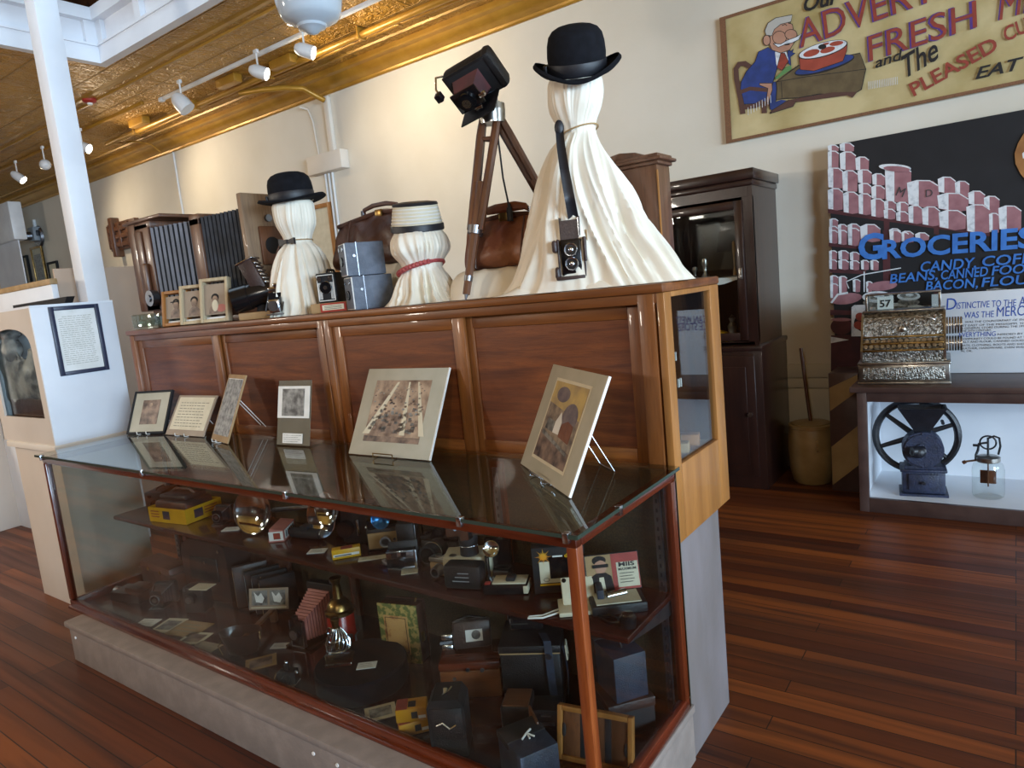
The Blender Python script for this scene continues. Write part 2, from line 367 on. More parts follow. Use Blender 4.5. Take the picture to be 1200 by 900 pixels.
# ceiling with the light well cut out of it
SX0, SX1, SY0, SY1 = -6.93, -3.75, .4, 3.5
b = MB()
b.box(XL, SX0, YF, WY, ZC, ZC+.12).box(SX1, XR, YF, WY, ZC, ZC+.12).box(SX0, SX1, YF, SY0, ZC, ZC+.12).box(SX0, SX1, SY1, WY, ZC, ZC+.12)
struct(b.done('ceiling', mt='tin'))
b = MB()
Y0 = WY
prof = [(0, 3.92), (-.02, 3.918), (-.03, 3.93), (-.035, 3.95), (-.075, 3.965), (-.105, 3.985), (-.13, 4.01), (-.145, 4.035), (-.165, 4.04), (-.19, 4.045), (-.2, 4.06), (-.2, 4.1), (0, 4.1)]
b.prism([(Y0+u, z) for u, z in prof], XL, XR, 'yz')
struct(b.done('trim_1', mt='goldl', ang=25))
struct(MB().prism([(3.85, ZC), (3.88, ZC-.012), (3.92, ZC-.012), (3.95, ZC)], XL, XR, 'yz').prism([(5.2, ZC), (5.207, ZC-.018), (5.233, ZC-.018), (5.24, ZC)], XL, XR, 'yz').prism([(4.0, ZC), (4.005, ZC-.018), (4.025, ZC-.018), (4.03, ZC)], XL, XR, 'yz').done('trim_2', mt='gold', ang=20))
b = MB()   # light well: lower band, recessed panels, top rail, boarded attic above
T_ = .08
def well(z0, z1, t):
    b.box(SX0-.02, SX0+t, SY0, SY1+.02, z0, z1).box(SX1-t, SX1+.02, SY0, SY1+.02, z0, z1).box(SX0+t, SX1-t, SY1-t, SY1+.02, z0, z1).box(SX0+t, SX1-t, SY0-.02, SY0+t, z0, z1)
well(4.02, 4.165, .06); well(4.165, 4.185, .075); well(4.185, 4.4, .02); well(4.38, 4.49, .1)
for xx, yy in ((SX0+.02, SY1-.16), (SX0+.02, SY0+.02)): b.box(xx, xx+.05, yy, yy+.14, 4.18, 4.39)
for k in range(1, 5):
    xx = SX0+k*.78; b.box(xx, xx+.1, SY1-.07, SY1, 4.18, 4.39)
b.box(SX0, SX0+.16, SY1-.06, SY1, 4.18, 4.39)
b.box(SX0+.02, SX0+.07, 1.7, 1.82, 4.18, 4.39)
b.m('white')
struct(b.done('trim_3', mt='white'))
b = MB()
b.box(SX0-1.5, SX1+.5, SY0-.5, SY1+1.2, 6.2, 6.3).box(SX0-1.5, SX0-1.4, SY0-.5, SY1+1.2, 4.5, 6.2).box(SX0-1.5, SX1+.5, SY1+1.1, SY1+1.2, 4.5, 6.2)
for k in range(12): b.box(SX0-1.39, SX0-1.3, SY0-.4+k*.42, SY0-.3+k*.42, 4.5, 6.2)
for k in range(12): b.box(SX0-1.2+k*.42, SX0-1.1+k*.42, SY1+1.0, SY1+1.1, 4.5, 6.2)
struct(b.done('ceiling_attic', mt='attic'))
# boards along the foot of the wall between cupboard and table
b = MB(); b.box(-1.7, 1.6, WY-.022, WY, 0, .25, .004).box(-1.7, 1.6, WY-.02, WY, .255, .62, .004).box(-1.7, 1.6, WY-.02, WY, .626, .70, .004).box(-1.7, 1.6, WY-.02, WY, .706, .81, .004)
struct(b.done('baseboard_back', mt='wall_low'))
struct(MB().box(-17, -2.3, WY-.02, WY, 0, .2, .004).done('baseboard_back_left', mt='white'))
# ---------------------------------------------------------------- post
POSTX, POSTY = -5.4, 2.37
b = MB().box(-.075, .075, -.075, .075, 0, 6.19, .008)
tag(b.done('post', mt='white', loc=(POSTX, POSTY, 0)), 'tall square white post rising to the gold ceiling behind the document stand', 'post', kind='structure')
# ---------------------------------------------------------------- ceiling fittings
def pipe_thing(name, label, pts, r, m='goldl', clamps=(), cat='pipe'):
    t = thing(name, label, cat)
    MB().tube(pts, r, 10).done('tube', t, m)
    for c in clamps: B(c[0]-.012, c[0]+.012, c[1]-r*1.5, c[1]+r*1.5, c[2]-r*1.25, c[2]+r*1.9, .003).done('clamp', t, m)
    return t
zp = 4.035
pipe_thing('conduit_pipe', 'thicker gold painted conduit running along the ceiling below the cornice', [(-9.9, 4.86, zp), (-3.0, 4.86, zp)], .033, clamps=[(x, 4.86, zp) for x in (-9.1, -7.7, -6.3, -4.9, -3.6)])
pipe_thing('conduit_pipe', 'thinner gold painted conduit beside the thicker one, nearer the wall', [(-9.7, 4.965, zp+.01), (-3.0, 4.965, zp+.01)], .02, clamps=[(x, 4.965, zp+.01) for x in (-9.3, -8.1, -6.9, -5.7, -4.5)])
pipe_thing('conduit_pipe', 'gold conduit bending from the ceiling pipes over the cornice to the white raceway', [(-6.9, 4.9, 3.99), (-6.65, 5.0, 3.985), (-6.45, 5.15, 3.985), (-6.32, 5.3, 3.97), (-6.26, 5.4, 3.9), (-6.24, 5.5, 3.86)], .03)
pipe_thing('conduit_pipe', 'thin gold conduit arching over the cornice to the wire at far left', [(-9.9, 4.93, 4.06), (-9.7, 5.15, 4.06), (-9.55, 5.28, 4.0), (-9.5, 5.36, 3.9)], .012)
for i, (px, py) in enumerate(((268, 95), (163, 143))):
    p = A(px, py, z=4.06)
    tag(MB().box(-.17, .17, -.05, .05, -.045, .04, .006).done('ceiling_block', mt='goldl', loc=(p.x, p.y, p.z)), ['gold wooden block on ceiling beside pipes above second lit spotlight', 'gold wooden block on ceiling beside pipes, left of the unlit wide lamp'][i], 'block')
p = A(332, 73, z=4.06); tag(MB().box(-.17, .17, -.05, .05, -.045, .04, .006).done('ceiling_block', mt='goldl', loc=p), 'gold wooden block on ceiling beside pipes, by the bowl pendant', 'block')
# tracks
def track(x0, x1, y, label, m):
    t = thing('track_rail', label, 'track')
    MB().box(x0, x1, y-.018, y+.018, ZC-.035, ZC-.001, .003).box(x0, x1, y-.008, y+.008, ZC-.038, ZC-.03).done('channel', t, m)
    B(x0-.02, x0+.05, y-.024, y+.024, ZC-.045, ZC-.001, .006).done('end_cap', t, m)
    return t
track(-7.83, -4.2, 4.52, 'white track rail on the ceiling carrying the three near lamps', 'whitem')
track(-13.0, -8.05, 4.42, 'gold painted track rail running towards the far left end of ceiling', 'goldl')
def head(px, py, zc, L, r, aim, label, on, kind='can'):
    p = A(px, py, z=zc); t = thing('track_light', label, 'spotlight', p, group='track lights on the ceiling')
    a = Vector(aim).normalized(); q = a.to_track_quat('Z', 'Y').to_matrix().to_4x4()
    b = MB(); b.X = q
    if kind == 'can':
        b.lathe([(.0, -L*.55), (r*.55, -L*.5), (r*.9, -L*.3), (r, -L*.1), (r, L*.5), (r*.93, L*.5), (r*.9, L*.1)], 24)
    elif kind == 'ball': b.sph((0, 0, 0), r)
    else: b.lathe([(0, -L*.5), (r*.5, -L*.48), (r*.85, -L*.32), (r, -L*.05), (r, L*.3), (r*.95, L*.3)], 24)
    b.done('lamp_shade', t, 'whitem')
    b = MB(); b.cyl((0, 0, r*.8), (0, 0, ZC-.045-p.z), .009).box(-.03, .03, -.014, .014, ZC-.075-p.z, ZC-.04-p.z, .004); b.done('stem', t, 'whitem')
    if on:
        b = MB(); b.X = q; b.lathe([(0, L*.42), (r*.88, L*.44), (r*.88, L*.4), (0, L*.36)], 20); b.done('lens', t, 'lampon')
        l = bpy.data.lights.new('spot_lamp', 'SPOT'); l.energy = on; l.color = (1, .83, .58); l.spot_size = R(150); l.spot_blend = 1; l.shadow_soft_size = .05
        o = bpy.data.objects.new('spot_lamp', l); COL.objects.link(o); o.location = p + a*(L*.75); o.rotation_euler = (-a).to_track_quat('Z', 'Y').to_euler()
    return t
head(357, 59, 3.86, .17, .06, (.78, .5, -.38), 'lit white cylinder spotlight, nearest to the bowl pendant', 52)
head(303, 84, 3.86, .17, .06, (.78, .5, -.38), 'lit white cylinder spotlight, second from the bowl pendant', 52)
head(214, 122, 3.82, .24, .085, (.45, .35, -.8), 'unlit large white lamp hanging at the end of the near track', 0, 'scoop')
head(97, 172, 3.84, .17, .06, (.75, .5, -.42), 'lit white spotlight just right of the tall post', 80)
head(53, 193, 3.82, .17, .07, (.6, .6, -.5), 'unlit round white spotlight just left of the tall post', 0, 'ball')
head(21, 207, 3.84, .18, .06, (.55, .45, -.6), 'lit white spotlight at the far left end of the gold track', 60)
# red strobe
p = A(105, 119, z=ZC-.03); t = thing('alarm_strobe', 'small pink red alarm unit on the gold ceiling beside the post', 'alarm', p)
MB().lathe([(.0, -.02), (.05, -.015), (.07, .0), (.07, .03)], 20).done('cover', t, 'redc')
MB().lathe([(0, -.04), (.025, -.035), (.03, -.01)], 16).done('lens', t, 'cardw')
# schoolhouse pendants; the lit ones are unseen, added as warm fill for the fronts
def pendant(p, label, lit=0):
    t = thing('pendant_lamp', label, 'lamp', p); k = .95
    MB().lathe([(.0, -.125*k), (.03*k, -.118*k), (.05*k, -.1*k), (.078*k, -.088*k), (.086*k, -.075*k), (.108*k, -.064*k), (.15*k, -.045*k), (.172*k, -.02*k), (.185*k, .03*k), (.198*k, .1*k), (.197*k, .16*k), (.18*k, .21*k), (.13*k, .245*k), (.08*k, .26*k), (.07*k, .29*k)], 40).done('bowl', t, 'milk' if not lit else M.setdefault('milklit', mat('added_fill_glass', '#fff0d8', .3, emit=3)), ang=30)
    MB().lathe([(.09, .26), (.09, .3), (.04, .34), (.012, .36), (.012, ZC-p.z-.05), (.06, ZC-p.z-.04), (.07, ZC-p.z)], 20).done('hanger', t, 'brass')
    if lit:  # only the added fill lamps carry a bulb
        l = bpy.data.lights.new('added_fill_bulb', 'POINT'); l.energy = lit; l.color = (1, .92, .8); l.shadow_soft_size = .2
        o = bpy.data.objects.new('added_fill_bulb', l); COL.objects.link(o); o.location = p+Vector((0, 0, -.36))
pendant(Vector((-3.14, 2.75, 3.2)), 'white milk glass schoolhouse bowl pendant hanging near the top edge')
pendant(Vector((.3, -2.2, 3.0)), 'added lit fill pendant behind the viewer, nearer the street', 120)
pendant(Vector((-5.2, -2.6, 3.0)), 'added lit fill pendant behind the viewer, farther from the street', 250)
pendant(Vector((-7.4, -.9, 3.0)), 'added lit fill pendant at the far left, beyond the exhibit stand', 190)
# ---------------------------------------------------------------- things on the back wall
t = thing('junction_box', 'cream rectangular electrical box on the wall above the left bowler hat', 'electrical box', A(384, 191, y=WY-.06))
MB().box(-.29, .29, -.06, .06, -.1, .1, .006).done('box', t, 'whitewarm')
tag(MB().box(-6.27, -6.19, WY-.05, WY, 3.19, 3.9, .006).done('raceway', mt='whitewarm'), 'thick cream wire raceway dropping from the cornice into the electrical box', 'raceway')
tag(MB().tube([(-6.63, 5.47, 3.87), (-6.58, WY-.012, 3.84), (-6.52, WY-.012, 3.7), (-6.48, WY-.012, 3.15)], .011).done('wire', mt='whitewarm'), 'thin cream wire beside the raceway above the electrical box', 'wire')
for i, x in enumerate((-6.42, -6.36, -6.3)):
    tag(MB().tube([(x, WY-.014, 3.1), (x-.01, WY-.014, 2.4), (x, WY-.014, 1.5)], .014).done('wire', mt='whitem'), 'white cable dropping below the electrical box, one of three side by side', 'cable', 'three white cables below the box')
tag(MB().tube([(-9.5, WY-.012, 3.93), (-9.5, WY-.012, 3.3), (-9.46, WY-.012, 2.2)], .013).done('wire', mt='whitem'), 'single white wire dropping down the wall left of the bellows camera', 'wire')
t = thing('picture', 'light wood framed picture on the wall behind the left draped figure', 'picture', A(375, 283, y=WY-.02))
b = MB(); w, h = .27, .42
rimbox(b, -w, w, -h, h, .05, -.015, .018)
b.done('frame', t, 'oakpale'); B(-w+.04, w-.04, 0, .012, -h+.04, h-.04).done('print', t, 'card')
# carved plaque
p = A(143, 277, y=WY-.05); t = thing('wall_carving', 'brown carved wooden plaque on far wall beyond the bellows camera', 'carving', p)
b = MB(); b.box(-.36, .5, -.03, .05, -.2, .22, .01)
for zz in (-.12, .0, .12): b.box(-.33, .48, -.06, -.02, zz-.035, zz+.035, .012)
for xx in (-.3, .05, .3): b.box(xx-.03, xx+.03, -.065, -.02, -.17, .19, .01)
b.done('relief', t, 'walnutx'); MB().box(-.2, -.1, -.09, .05, -.3, .3, .015).done('batten', t, 'walnut')
# far left wall group
p = A(12, 262, y=4.9); t = thing('projection_screen', 'white pull-down projection screen with its casing at the far left', 'projection screen', p)
s = S(p)
MB().box(-.9, .32, -.1, .1, -.3, .32, .02).done('casing', t, 'whitem')
MB().box(-.9, .2, -.01, .01, -2.3, -.3).done('sheet', t, 'white')
B(-.9, .2, -.025, .025, -2.35, -2.3, .008).done('batten', t, 'whitem')
p = A(46, 277, y=WY-.01); t = thing('fan_bracket', 'grey round metal arm sticking out of the wall above the grey box', 'bracket', p)
MB().cyl((0, 0, 0), (0, -.04, 0), .19, .17, 24).done('flange', t, 'steel'); MB().cyl((0, -.03, .01), (-.1, -.5, .0), .075, n=20).done('arm', t, 'steel')
p = A(40, 268, y=WY-.07)
t = thing('disconnect_box', 'grey metal switch box on the far wall below the round arm', 'switch box', A(41, 274, y=WY-.07))
MB().box(-.12, .12, -.07, .07, -.13, .11, .012).done('box', t, 'greybox'); MB().box(.12, .15, -.03, .03, -.05, .05, .01).done('lever', t, 'ironb'); MB().cyl((-.02, .03, .11), (-.02, .03, .25), .03).done('conduit', t, 'whitem')
def wall_frame(px, py, w, h, m, pm, label, y=WY-.02):
    t = thing('picture', label, 'picture', A(px, py, y=y)); b = MB(); f = .04
    rimbox(b, -w, w, -h, h, f, -.02, .018)
    b.done('frame', t, m); B(-w+f*.8, w-f*.8, -.002, .012, -h+f*.8, h-f*.8).done('mount', t, 'card')
    if pm: B(-w*.55, w*.55, -.008, 0, -h*.62, h*.62).done('print', t, pm)
wall_frame(46.5, 313.5, .24, .38, 'brass', 'bwmid', 'gold framed grey print on far wall left of the post')
wall_frame(33, 321, .11, .34, 'blackm', None, 'narrow black framed picture beside the gold framed print')
wall_frame(66, 333, .2, .4, 'blackm', None, 'black framed picture half hidden behind the grey partition')
# ================================================================ RIGHT END OF THE ROOM
# ---------------------------------------------------------------- flat painting helpers
class Flat:
    """paint on a flat thing: layers of shapes a hair in front of each other, on the plane y = Y"""
    def __init__(s, Y, ox, oy, k, d=.00024):
        s.Y = Y; s.o = (ox, oy, k); s.n = 0; s.b = MB(); s.d = d
    def p(s, x, y):
        q = A(s.o[0]+x/s.o[2], s.o[1]+y/s.o[2], y=s.Y); return (q.x, q.z)
    def layer(s): s.n += 1; return s.Y-.0006-s.n*s.d/6
    def poly(s, m, pts, px=True):
        pp = [s.p(*q) for q in pts] if px else pts; y = s.layer()
        s.b.m(m).raw([(u, y, v) for u, v in pp], [list(range(len(pp)))]); return s
    def ell(s, m, cx, cy, rx, ry, rot=0, n=28):
        c, t = math.cos(R(rot)), math.sin(R(rot))
        return s.poly(m, [(cx+rx*math.cos(2*PI*i/n)*c-ry*math.sin(2*PI*i/n)*t, cy+rx*math.cos(2*PI*i/n)*t+ry*math.sin(2*PI*i/n)*c) for i in range(n)])
    def stroke(s, m, pts, w):
        out = []; back = []
        for i, (x, y) in enumerate(pts):
            a = pts[max(0, i-1)]; c = pts[min(len(pts)-1, i+1)]; dx, dy = c[0]-a[0], c[1]-a[1]; l = math.hypot(dx, dy) or 1
            out.append((x-dy/l*w/2, y+dx/l*w/2)); back.append((x+dy/l*w/2, y-dx/l*w/2))
        y = s.layer(); s.b.m(m); n = len(pts); pp = [s.p(*q) for q in out+back]
        s.b.raw([(u, y, v) for u, v in pp], [(i, i+1, n+i+1, n+i) for i in range(n-1)]); return s
    def text(s, m, body, p0, p1, h, shear=0, bold=0, dy=0, b=None):
        """a line of lettering from p0 to p1 (baseline), h tall, in photo pixels"""
        a = A(*p0, y=s.Y); c = A(*p1, y=s.Y); hh = (A(p0[0], p0[1]-h, y=s.Y)-a).length
        w = math.hypot(c.x-a.x, c.z-a.z); an = math.degrees(math.atan2(c.z-a.z, c.x-a.x))
        (b or s.b).m(m).text(body, a.x, a.z, hh, w, y=s.layer()-dy, ang=an, shear=shear, bold=bold, dep=.0001); return s
# ---------------------------------------------------------------- painting
PY = 5.43
t = thing('painting', 'large black painting of pink tins on store shelves with blue GROCERIES lettering', 'painting')
tl = A(970.5, 171, y=PY); bl = A(975.5, 437, y=PY)
MB().box(tl.x, 1.75, PY, PY+.045, .62, tl.z).done('panel', t, 'paintblk')
f = Flat(PY, 960, 130, 5)
# shelf boards and dividers
f.poly('paintbrn', [(52, 575), (1000, 712), (1000, 735), (52, 598)])
f.poly('paintbrn', [(378, 630), (412, 634), (412, 760), (420, 1000), (385, 1000)]); f.poly('paintbrn', [(672, 680), (702, 684), (702, 730), (672, 720)])
f.poly('paintbrn', [(57, 772), (240, 792), (240, 810), (57, 792)])
g = 1.25
def lo(pts): return [((900+x/4-960)*5, (270+y/4-130)*5) for x, y in pts]
for q in ([(287, 178), (460, 188), (460, 205), (287, 198)], [(538, 0), (565, 0), (565, 240), (540, 240)], [(292, 372), (400, 376), (400, 395), (292, 398)], [(780, 265), (795, 265), (795, 310), (778, 310)]): f.poly('paintbrn', lo(q))
tins = [(50,115,200,236),(120,205,188,236),(50,115,235,345),(120,215,240,346),(50,140,335,452),(135,225,350,472),(50,140,455,578),(140,232,475,598),(212,292,270,350),(225,308,345,425),(230,305,425,485),(230,305,485,606),(310,385,368,435),(305,385,438,515),(303,382,515,620),
 (385,540,325,530),(380,450,525,580),(378,448,575,632),(452,525,535,590),(450,525,590,646),(515,705,408,558),(522,605,555,658),(602,708,562,670),(695,800,388,480),(795,880,412,505),(692,875,483,582),(700,860,583,690),(873,972,470,550),(965,1057,500,604),(862,1000,550,712),(995,1055,600,712),(1050,1185,557,700),
 (60,112,632,680),(58,110,676,772),(110,165,665,782),(168,240,662,788),(240,360,665,762),(410,478,690,768),(480,555,705,768),(562,645,714,756)]
lowt = [(287,325,95,140),(287,325,138,182),(330,380,95,138),(330,380,138,182),(384,430,102,142),(384,430,142,184),(436,475,140,184),(480,520,140,186),(287,328,0,60),(330,372,0,62),(375,430,-10,66),(292,330,212,255),(292,330,250,318),(332,372,215,300),(398,434,230,288),(460,490,240,290),(570,625,0,50),(628,660,10,48)]
allt = [(a, b, c, d, None) for a, b, c, d in tins]+[((900+a/4-960)*5, (900+b/4-960)*5, (270+c/4-130)*5, (270+d/4-130)*5, 1) for a, b, c, d in lowt]
for x0, x1, y0, y1, _ in allt:
    w = x1-x0; sl = .1*w; k = x0+.36*w; e = min(16, .14*w)
    f.poly('pinktin', [(x0, y0+e), (x0+.2*w, y0+2), (x0+.5*w, y0-2), (x0+.8*w, y0+3), (x1, y0+e+sl), (x1-2, y1), (x0+.6*w, y1+sl*.6), (x0+2, y1-sl*.6)])
    f.poly('whitepaint', [(x0, y0+e), (x0+.2*w, y0+2), (k, y0), (k, y1-sl*.1), (x0+.05*w, y1-sl*.6)])
    f.stroke('whitepaint', [(x0, y0+e), (x0+.3*w, y0), (x0+.7*w, y0+1), (x1, y0+e+sl)], 6)
f.ell('whitepaint', 445, 332, 95, 20, 4); f.ell('pinktin', 455, 340, 78, 16, 4)
f.text('ink', 'M', (1049.5, 229), (1058, 231), 11); f.text('ink', 'D', (1085, 231), (1093, 230), 9)
f.poly('ochre', [(1200, 130), (1165, 190), (1145, 250), (1150, 310), (1180, 370), (1230, 430), (1400, 420), (1500, 250), (1400, 80)]); f.poly('whitepaint', [(1190, 250), (1200, 240), (1204, 275), (1194, 280)])
# counter, scale pans, sweet jars
f2 = Flat(PY, 960, 330, 5); f2.n = f.n; f2.b = f.b
f2.poly('paintbrn', [(70, 315), (190, 310), (290, 350), (310, 600), (70, 610)]); f2.poly('whitepaint', [(70, 322), (175, 340), (70, 360)])
f2.ell('paintbrn', 130, 262, 62, 50); f2.ell('pinktin', 130, 222, 60, 10)
f2.ell('pinktin', 160, 100, 92, 32, -8); f2.stroke('whitepaint', [(72, 125), (110, 75), (170, 65)], 12)
f2.ell('pinktin', 370, 25, 88, 28, -6)
f2.poly('whitepaint', [(190, 150), (205, 138), (520, 120), (640, 150), (640, 320), (190, 320)])
f2.ell('paintblk', 300, 240, 95, 62); f2.poly('bwmid', [(330, 150), (520, 140), (520, 320), (330, 320)])
for q in ((240, 205), (265, 270), (230, 255), (300, 195)): f2.ell('redink', q[0], q[1], 26, 24)
for q in ((268, 228), (285, 300), (310, 245)): f2.ell('yellow2', q[0], q[1], 15, 14)
for cx, cy, rx, ry in ((345, 90, 92, 34), (525, 85, 68, 26)):
    f2.ell('bwmid', cx, cy+34, rx*.95, ry*.8); f2.ell('whitepaint', cx, cy, rx, ry); f2.ell('bwmid', cx, cy-4, rx*.75, ry*.6); f2.ell('whitepaint', cx+6, cy-8, rx*.35, ry*.35)
f2.stroke('bwmid', [(980, 52), (1030, 42), (1100, 48)], 10)
f2.stroke('whitepaint', [(175, 40), (160, 0), (250, -40), (480, -80)], 6); f2.stroke('whitepaint', [(265, 60), (265, -60)], 7)
for src in (f2,):
    f.b.m('paintblk')
L = MB(); f2.Y -= .0006
for ex, mm, bo, dy in ((0, 'bluesky', .03, .001),):
    f2.text(mm, 'G', (1006, 304), (1036, 302), 30, 0, .03, 0, L); f2.text(mm, 'ROCERIES', (1034, 303), (1213, 289), 22, 0, .03, 0, L)
    f2.text(mm, 'CANDY,', (1079, 318.5), (1144, 313.5), 12, .15, .015, 0, L); f2.text(mm, 'COFFEE', (1151, 312), (1233, 306), 12, .1, .015, 0, L)
    f2.text(mm, 'BEANS,', (1043, 332), (1099, 327), 11, .15, .015, 0, L); f2.text(mm, 'CANNED', (1103, 327.5), (1158, 323), 11, .15, .015, 0, L); f2.text(mm, 'FOODS', (1162, 322.5), (1226, 318), 11, .15, .015, 0, L)
    f2.text(mm, 'BACON,', (1085, 340.5), (1146, 336.5), 11, .15, .015, 0, L); f2.text(mm, 'FLOUR', (1150, 336), (1219, 331.5), 11, .15, .015, 0, L)
f.b.done('painted_tins', t, smooth=False); L.done('lettering', t, smooth=False)
# ---------------------------------------------------------------- banner
BYp = 5.515
t = thing('banner', 'gold cloth banner with a seated cartoon man and red FRESH lettering', 'banner')
tl = A(843, 21, y=BYp); bl = A(853, 168, y=BYp); zb = A(1100, 117, y=BYp).z
bm_ = MB(); bx0 = tl.x; bx1 = 2.3
bm_.grid(lambda u, v: (bx0+(bx1-bx0)*u, BYp+.008+.006*MN.noise(Vector((u*9, v*4, 1))), bl.z+(tl.z-bl.z)*v), 60, 20)
M['bannerc'] = mat('gold_satin', '#cfbd8e', .4, c2='#a8945f', vs=2.5, bump=1, bs=5, bstretch=(1, 1, 1.5), det=6)
M['bannerb'] = mat('brown_braid', '#8a6040', .7, c2='#6a4630', vs=160)
bm_.done('cloth', t, 'bannerc')
b = MB()
for q in ((bx0, bx0+.045, bl.z, tl.z), (bx0+.045, bx1, bl.z, bl.z+.022), (bx0+.045, bx1, tl.z-.022, tl.z)): b.box(q[0], q[1], BYp-.001, BYp+.001, q[2], q[3])
b.done('border', t, 'bannerb')
f = Flat(BYp, 840, 0, 6.667)
ST = lambda m, pts, w: f.stroke(m, pts, w)
def outl(pts, m, w=5, close=True):
    f.poly(m, pts); f.stroke('blackink', pts+[pts[0]], w)
ST('chairp', [(205, 890), (185, 770), (155, 620), (150, 540), (175, 500), (220, 495), (262, 525)], 40)
outl([(325, 405), (400, 370), (455, 400), (470, 440), (475, 520), (440, 640), (445, 760), (420, 800), (215, 815), (185, 690), (190, 640), (230, 560), (300, 480)], 'suit')
outl([(555, 385), (580, 400), (600, 380), (590, 410), (612, 415), (575, 445), (580, 520), (550, 480)], 'suit')
M['vest'] = mat('painted_green_vest', '#5f8a52', .65)
f.poly('vest', [(455, 610), (545, 520), (580, 510), (585, 540), (470, 620)])
outl([(440, 640), (470, 640), (465, 780), (430, 860), (415, 850), (410, 760)], 'suit'); f.poly('suit', [(415, 852), (440, 862), (545, 785), (500, 780), (450, 800)])
outl([(415, 888), (595, 832), (625, 785), (560, 782), (430, 862)], 'chairp')
f.poly('whitepaint', [(455, 405), (545, 405), (560, 470), (480, 540), (465, 500)])
outl([(500, 415), (530, 415), (560, 480), (510, 550), (470, 530)], 'redink')
outl([(420, 270), (440, 200), (520, 160), (590, 190), (600, 240), (640, 290), (600, 340), (570, 390), (500, 415), (430, 390), (405, 330)], 'skin')
f.ell('blackink', 390, 315, 32, 44); f.ell('skin', 390, 315, 26, 38)
outl([(385, 275), (375, 240), (400, 180), (460, 140), (590, 115), (580, 170), (500, 190), (450, 230), (430, 280)], 'hairp')
f.ell('blackink', 490, 295, 56, 54); f.ell('skin', 490, 295, 51, 49); f.ell('blackink', 580, 270, 50, 42); f.ell('skin', 580, 270, 45, 37)
outl([(440, 340), (500, 345), (550, 315), (620, 290), (665, 262), (640, 310), (590, 335), (540, 345), (480, 370)], 'whitepaint')
ST('blackink', [(510, 200), (535, 190), (548, 200)], 6); ST('blackink', [(560, 185), (580, 178)], 6); ST('blackink', [(530, 350), (570, 345)], 12)
outl([(335, 650), (430, 650), (435, 700), (410, 780), (400, 850), (388, 780), (400, 690), (335, 665)], 'skin')
ST('chairp', [(180, 722), (260, 692), (395, 704)], 30); ST('chairp', [(200, 840), (300, 828), (365, 792)], 36); ST('chairp', [(372, 885), (368, 790)], 42)
outl([(465, 640), (640, 510), (1120, 415), (1165, 540), (1130, 700), (1060, 740), (800, 735), (640, 765), (520, 770), (465, 780), (470, 690)], 'tableclothp', 7)
ST('blackink', [(465, 640), (700, 600), (1165, 540)], 5); ST('blackink', [(505, 640), (510, 765)], 5)
f.poly('chairp', [(560, 782), (900, 722), (1100, 717), (1060, 765), (1020, 745), (640, 797)])
f.ell('blackink', 842, 510, 244, 52, -16); f.ell('suit', 842, 506, 236, 42, -16)
outl([(642, 440), (652, 545), (760, 555), (985, 478), (1015, 400), (1020, 350), (980, 340), (700, 400)], 'ham')
f.ell('blackink', 830, 388, 200, 56, -16); f.ell('whitepaint', 830, 386, 192, 50, -16)
f.ell('ham', 740, 415, 66, 26, -16); f.ell('ham', 866, 390, 60, 22, -16); f.ell('ham', 935, 340, 55, 18, -10); f.ell('ham', 850, 345, 30, 9, -16); f.ell('blackink', 825, 366, 32, 20, -10)
for i in range(26):
    x = 1060+i*14 if i > 8 else 245+i*22; y = 690-(x-1060)*.17 if i > 8 else 870-i*12
    ST('whitepaint', [(x, y-30), (x+2, y+30)], 4)
L = MB(); f.Y -= .0006
def red_line(body, p0, p1, h, sh=0):
    f.text('purple', body, (p0[0]-1.6, p0[1]+.4), (p1[0]-1.6, p1[1]+.4), h, sh, 0 if 'M' in body else .018, 0, L)
    f.text('redink', body, p0, p1, h, sh, 0, .0002, L)
red_line('ADVERTISED', (938, 56), (1196, -36), 34); red_line('FRESH', (1019, 72), (1147, 31), 31, .05); red_line('MEATS', (1171, 24), (1290, -10), 34, .2)
f.text('redink', 'PLEASED', (1071, 113), (1171, 57), 17, 0, .02, 0, L); f.text('redink', 'CUSTOMER', (1179, 49), (1290, -4), 18, .1, .02, 0, L)
f.text('blackink', 'Our', (942, 14), (984, 3), 18, .2, .025, 0, L); f.text('blackink', 'and', (1026, 80), (1059, 69), 13, .25, .015, 0, L)
f.text('blackink', 'The', (1064, 90), (1104, 66), 27, .5, .012, 0, L); f.text('blackink', 'EAT', (1143, 93), (1200, 80), 14, .3, .02, 0, L)
f.b.done('painted_figure', t, smooth=False); L.done('lettering', t, smooth=False)
# ---------------------------------------------------------------- tall dark cupboard
t = thing('cupboard', 'tall dark wooden cupboard with a glazed upper door against the wall', 'cupboard', (-1.94, 4.95, 0))
cw, cd, ch = .48, .6, 2.22     # half width, depth, height
b = MB(); b.box(-cw, -cw+.03, 0, cd-.02, 1.02, ch).box(cw-.03, cw, 0, cd-.02, 1.02, ch).box(-cw+.001, cw-.001, cd-.03, cd-.01, .1, ch-.001).box(-cw+.03, cw-.03, .02, cd-.03, ch-.03, ch).box(-cw+.03, cw-.03, -.004, .024, 2.0605, ch-.001)
b.box(-cw-.03, cw+.03, -.05, cd-.02, ch-.05, ch+.02, .008).box(-cw-.015, cw+.015, -.025, cd-.02, ch-.09, ch-.05, .008)
b.box(-cw, -cw+.07, -.005, .025, 1.06, 2.06).box(cw-.07, cw, -.005, .025, 1.06, 2.06)
b.done('upper_case', t, 'darkwood')
b = MB(); b.box(-cw-.04, cw+.04, -.08, cd-.01, 1.0, 1.035, .008).box(-cw-.03, cw+.03, -.06, cd-.01, .0, 1.0, .004); b.done('lower_case', t, 'darkwood')
d = MB(); x0, x1 = -cw+.07, cw-.07
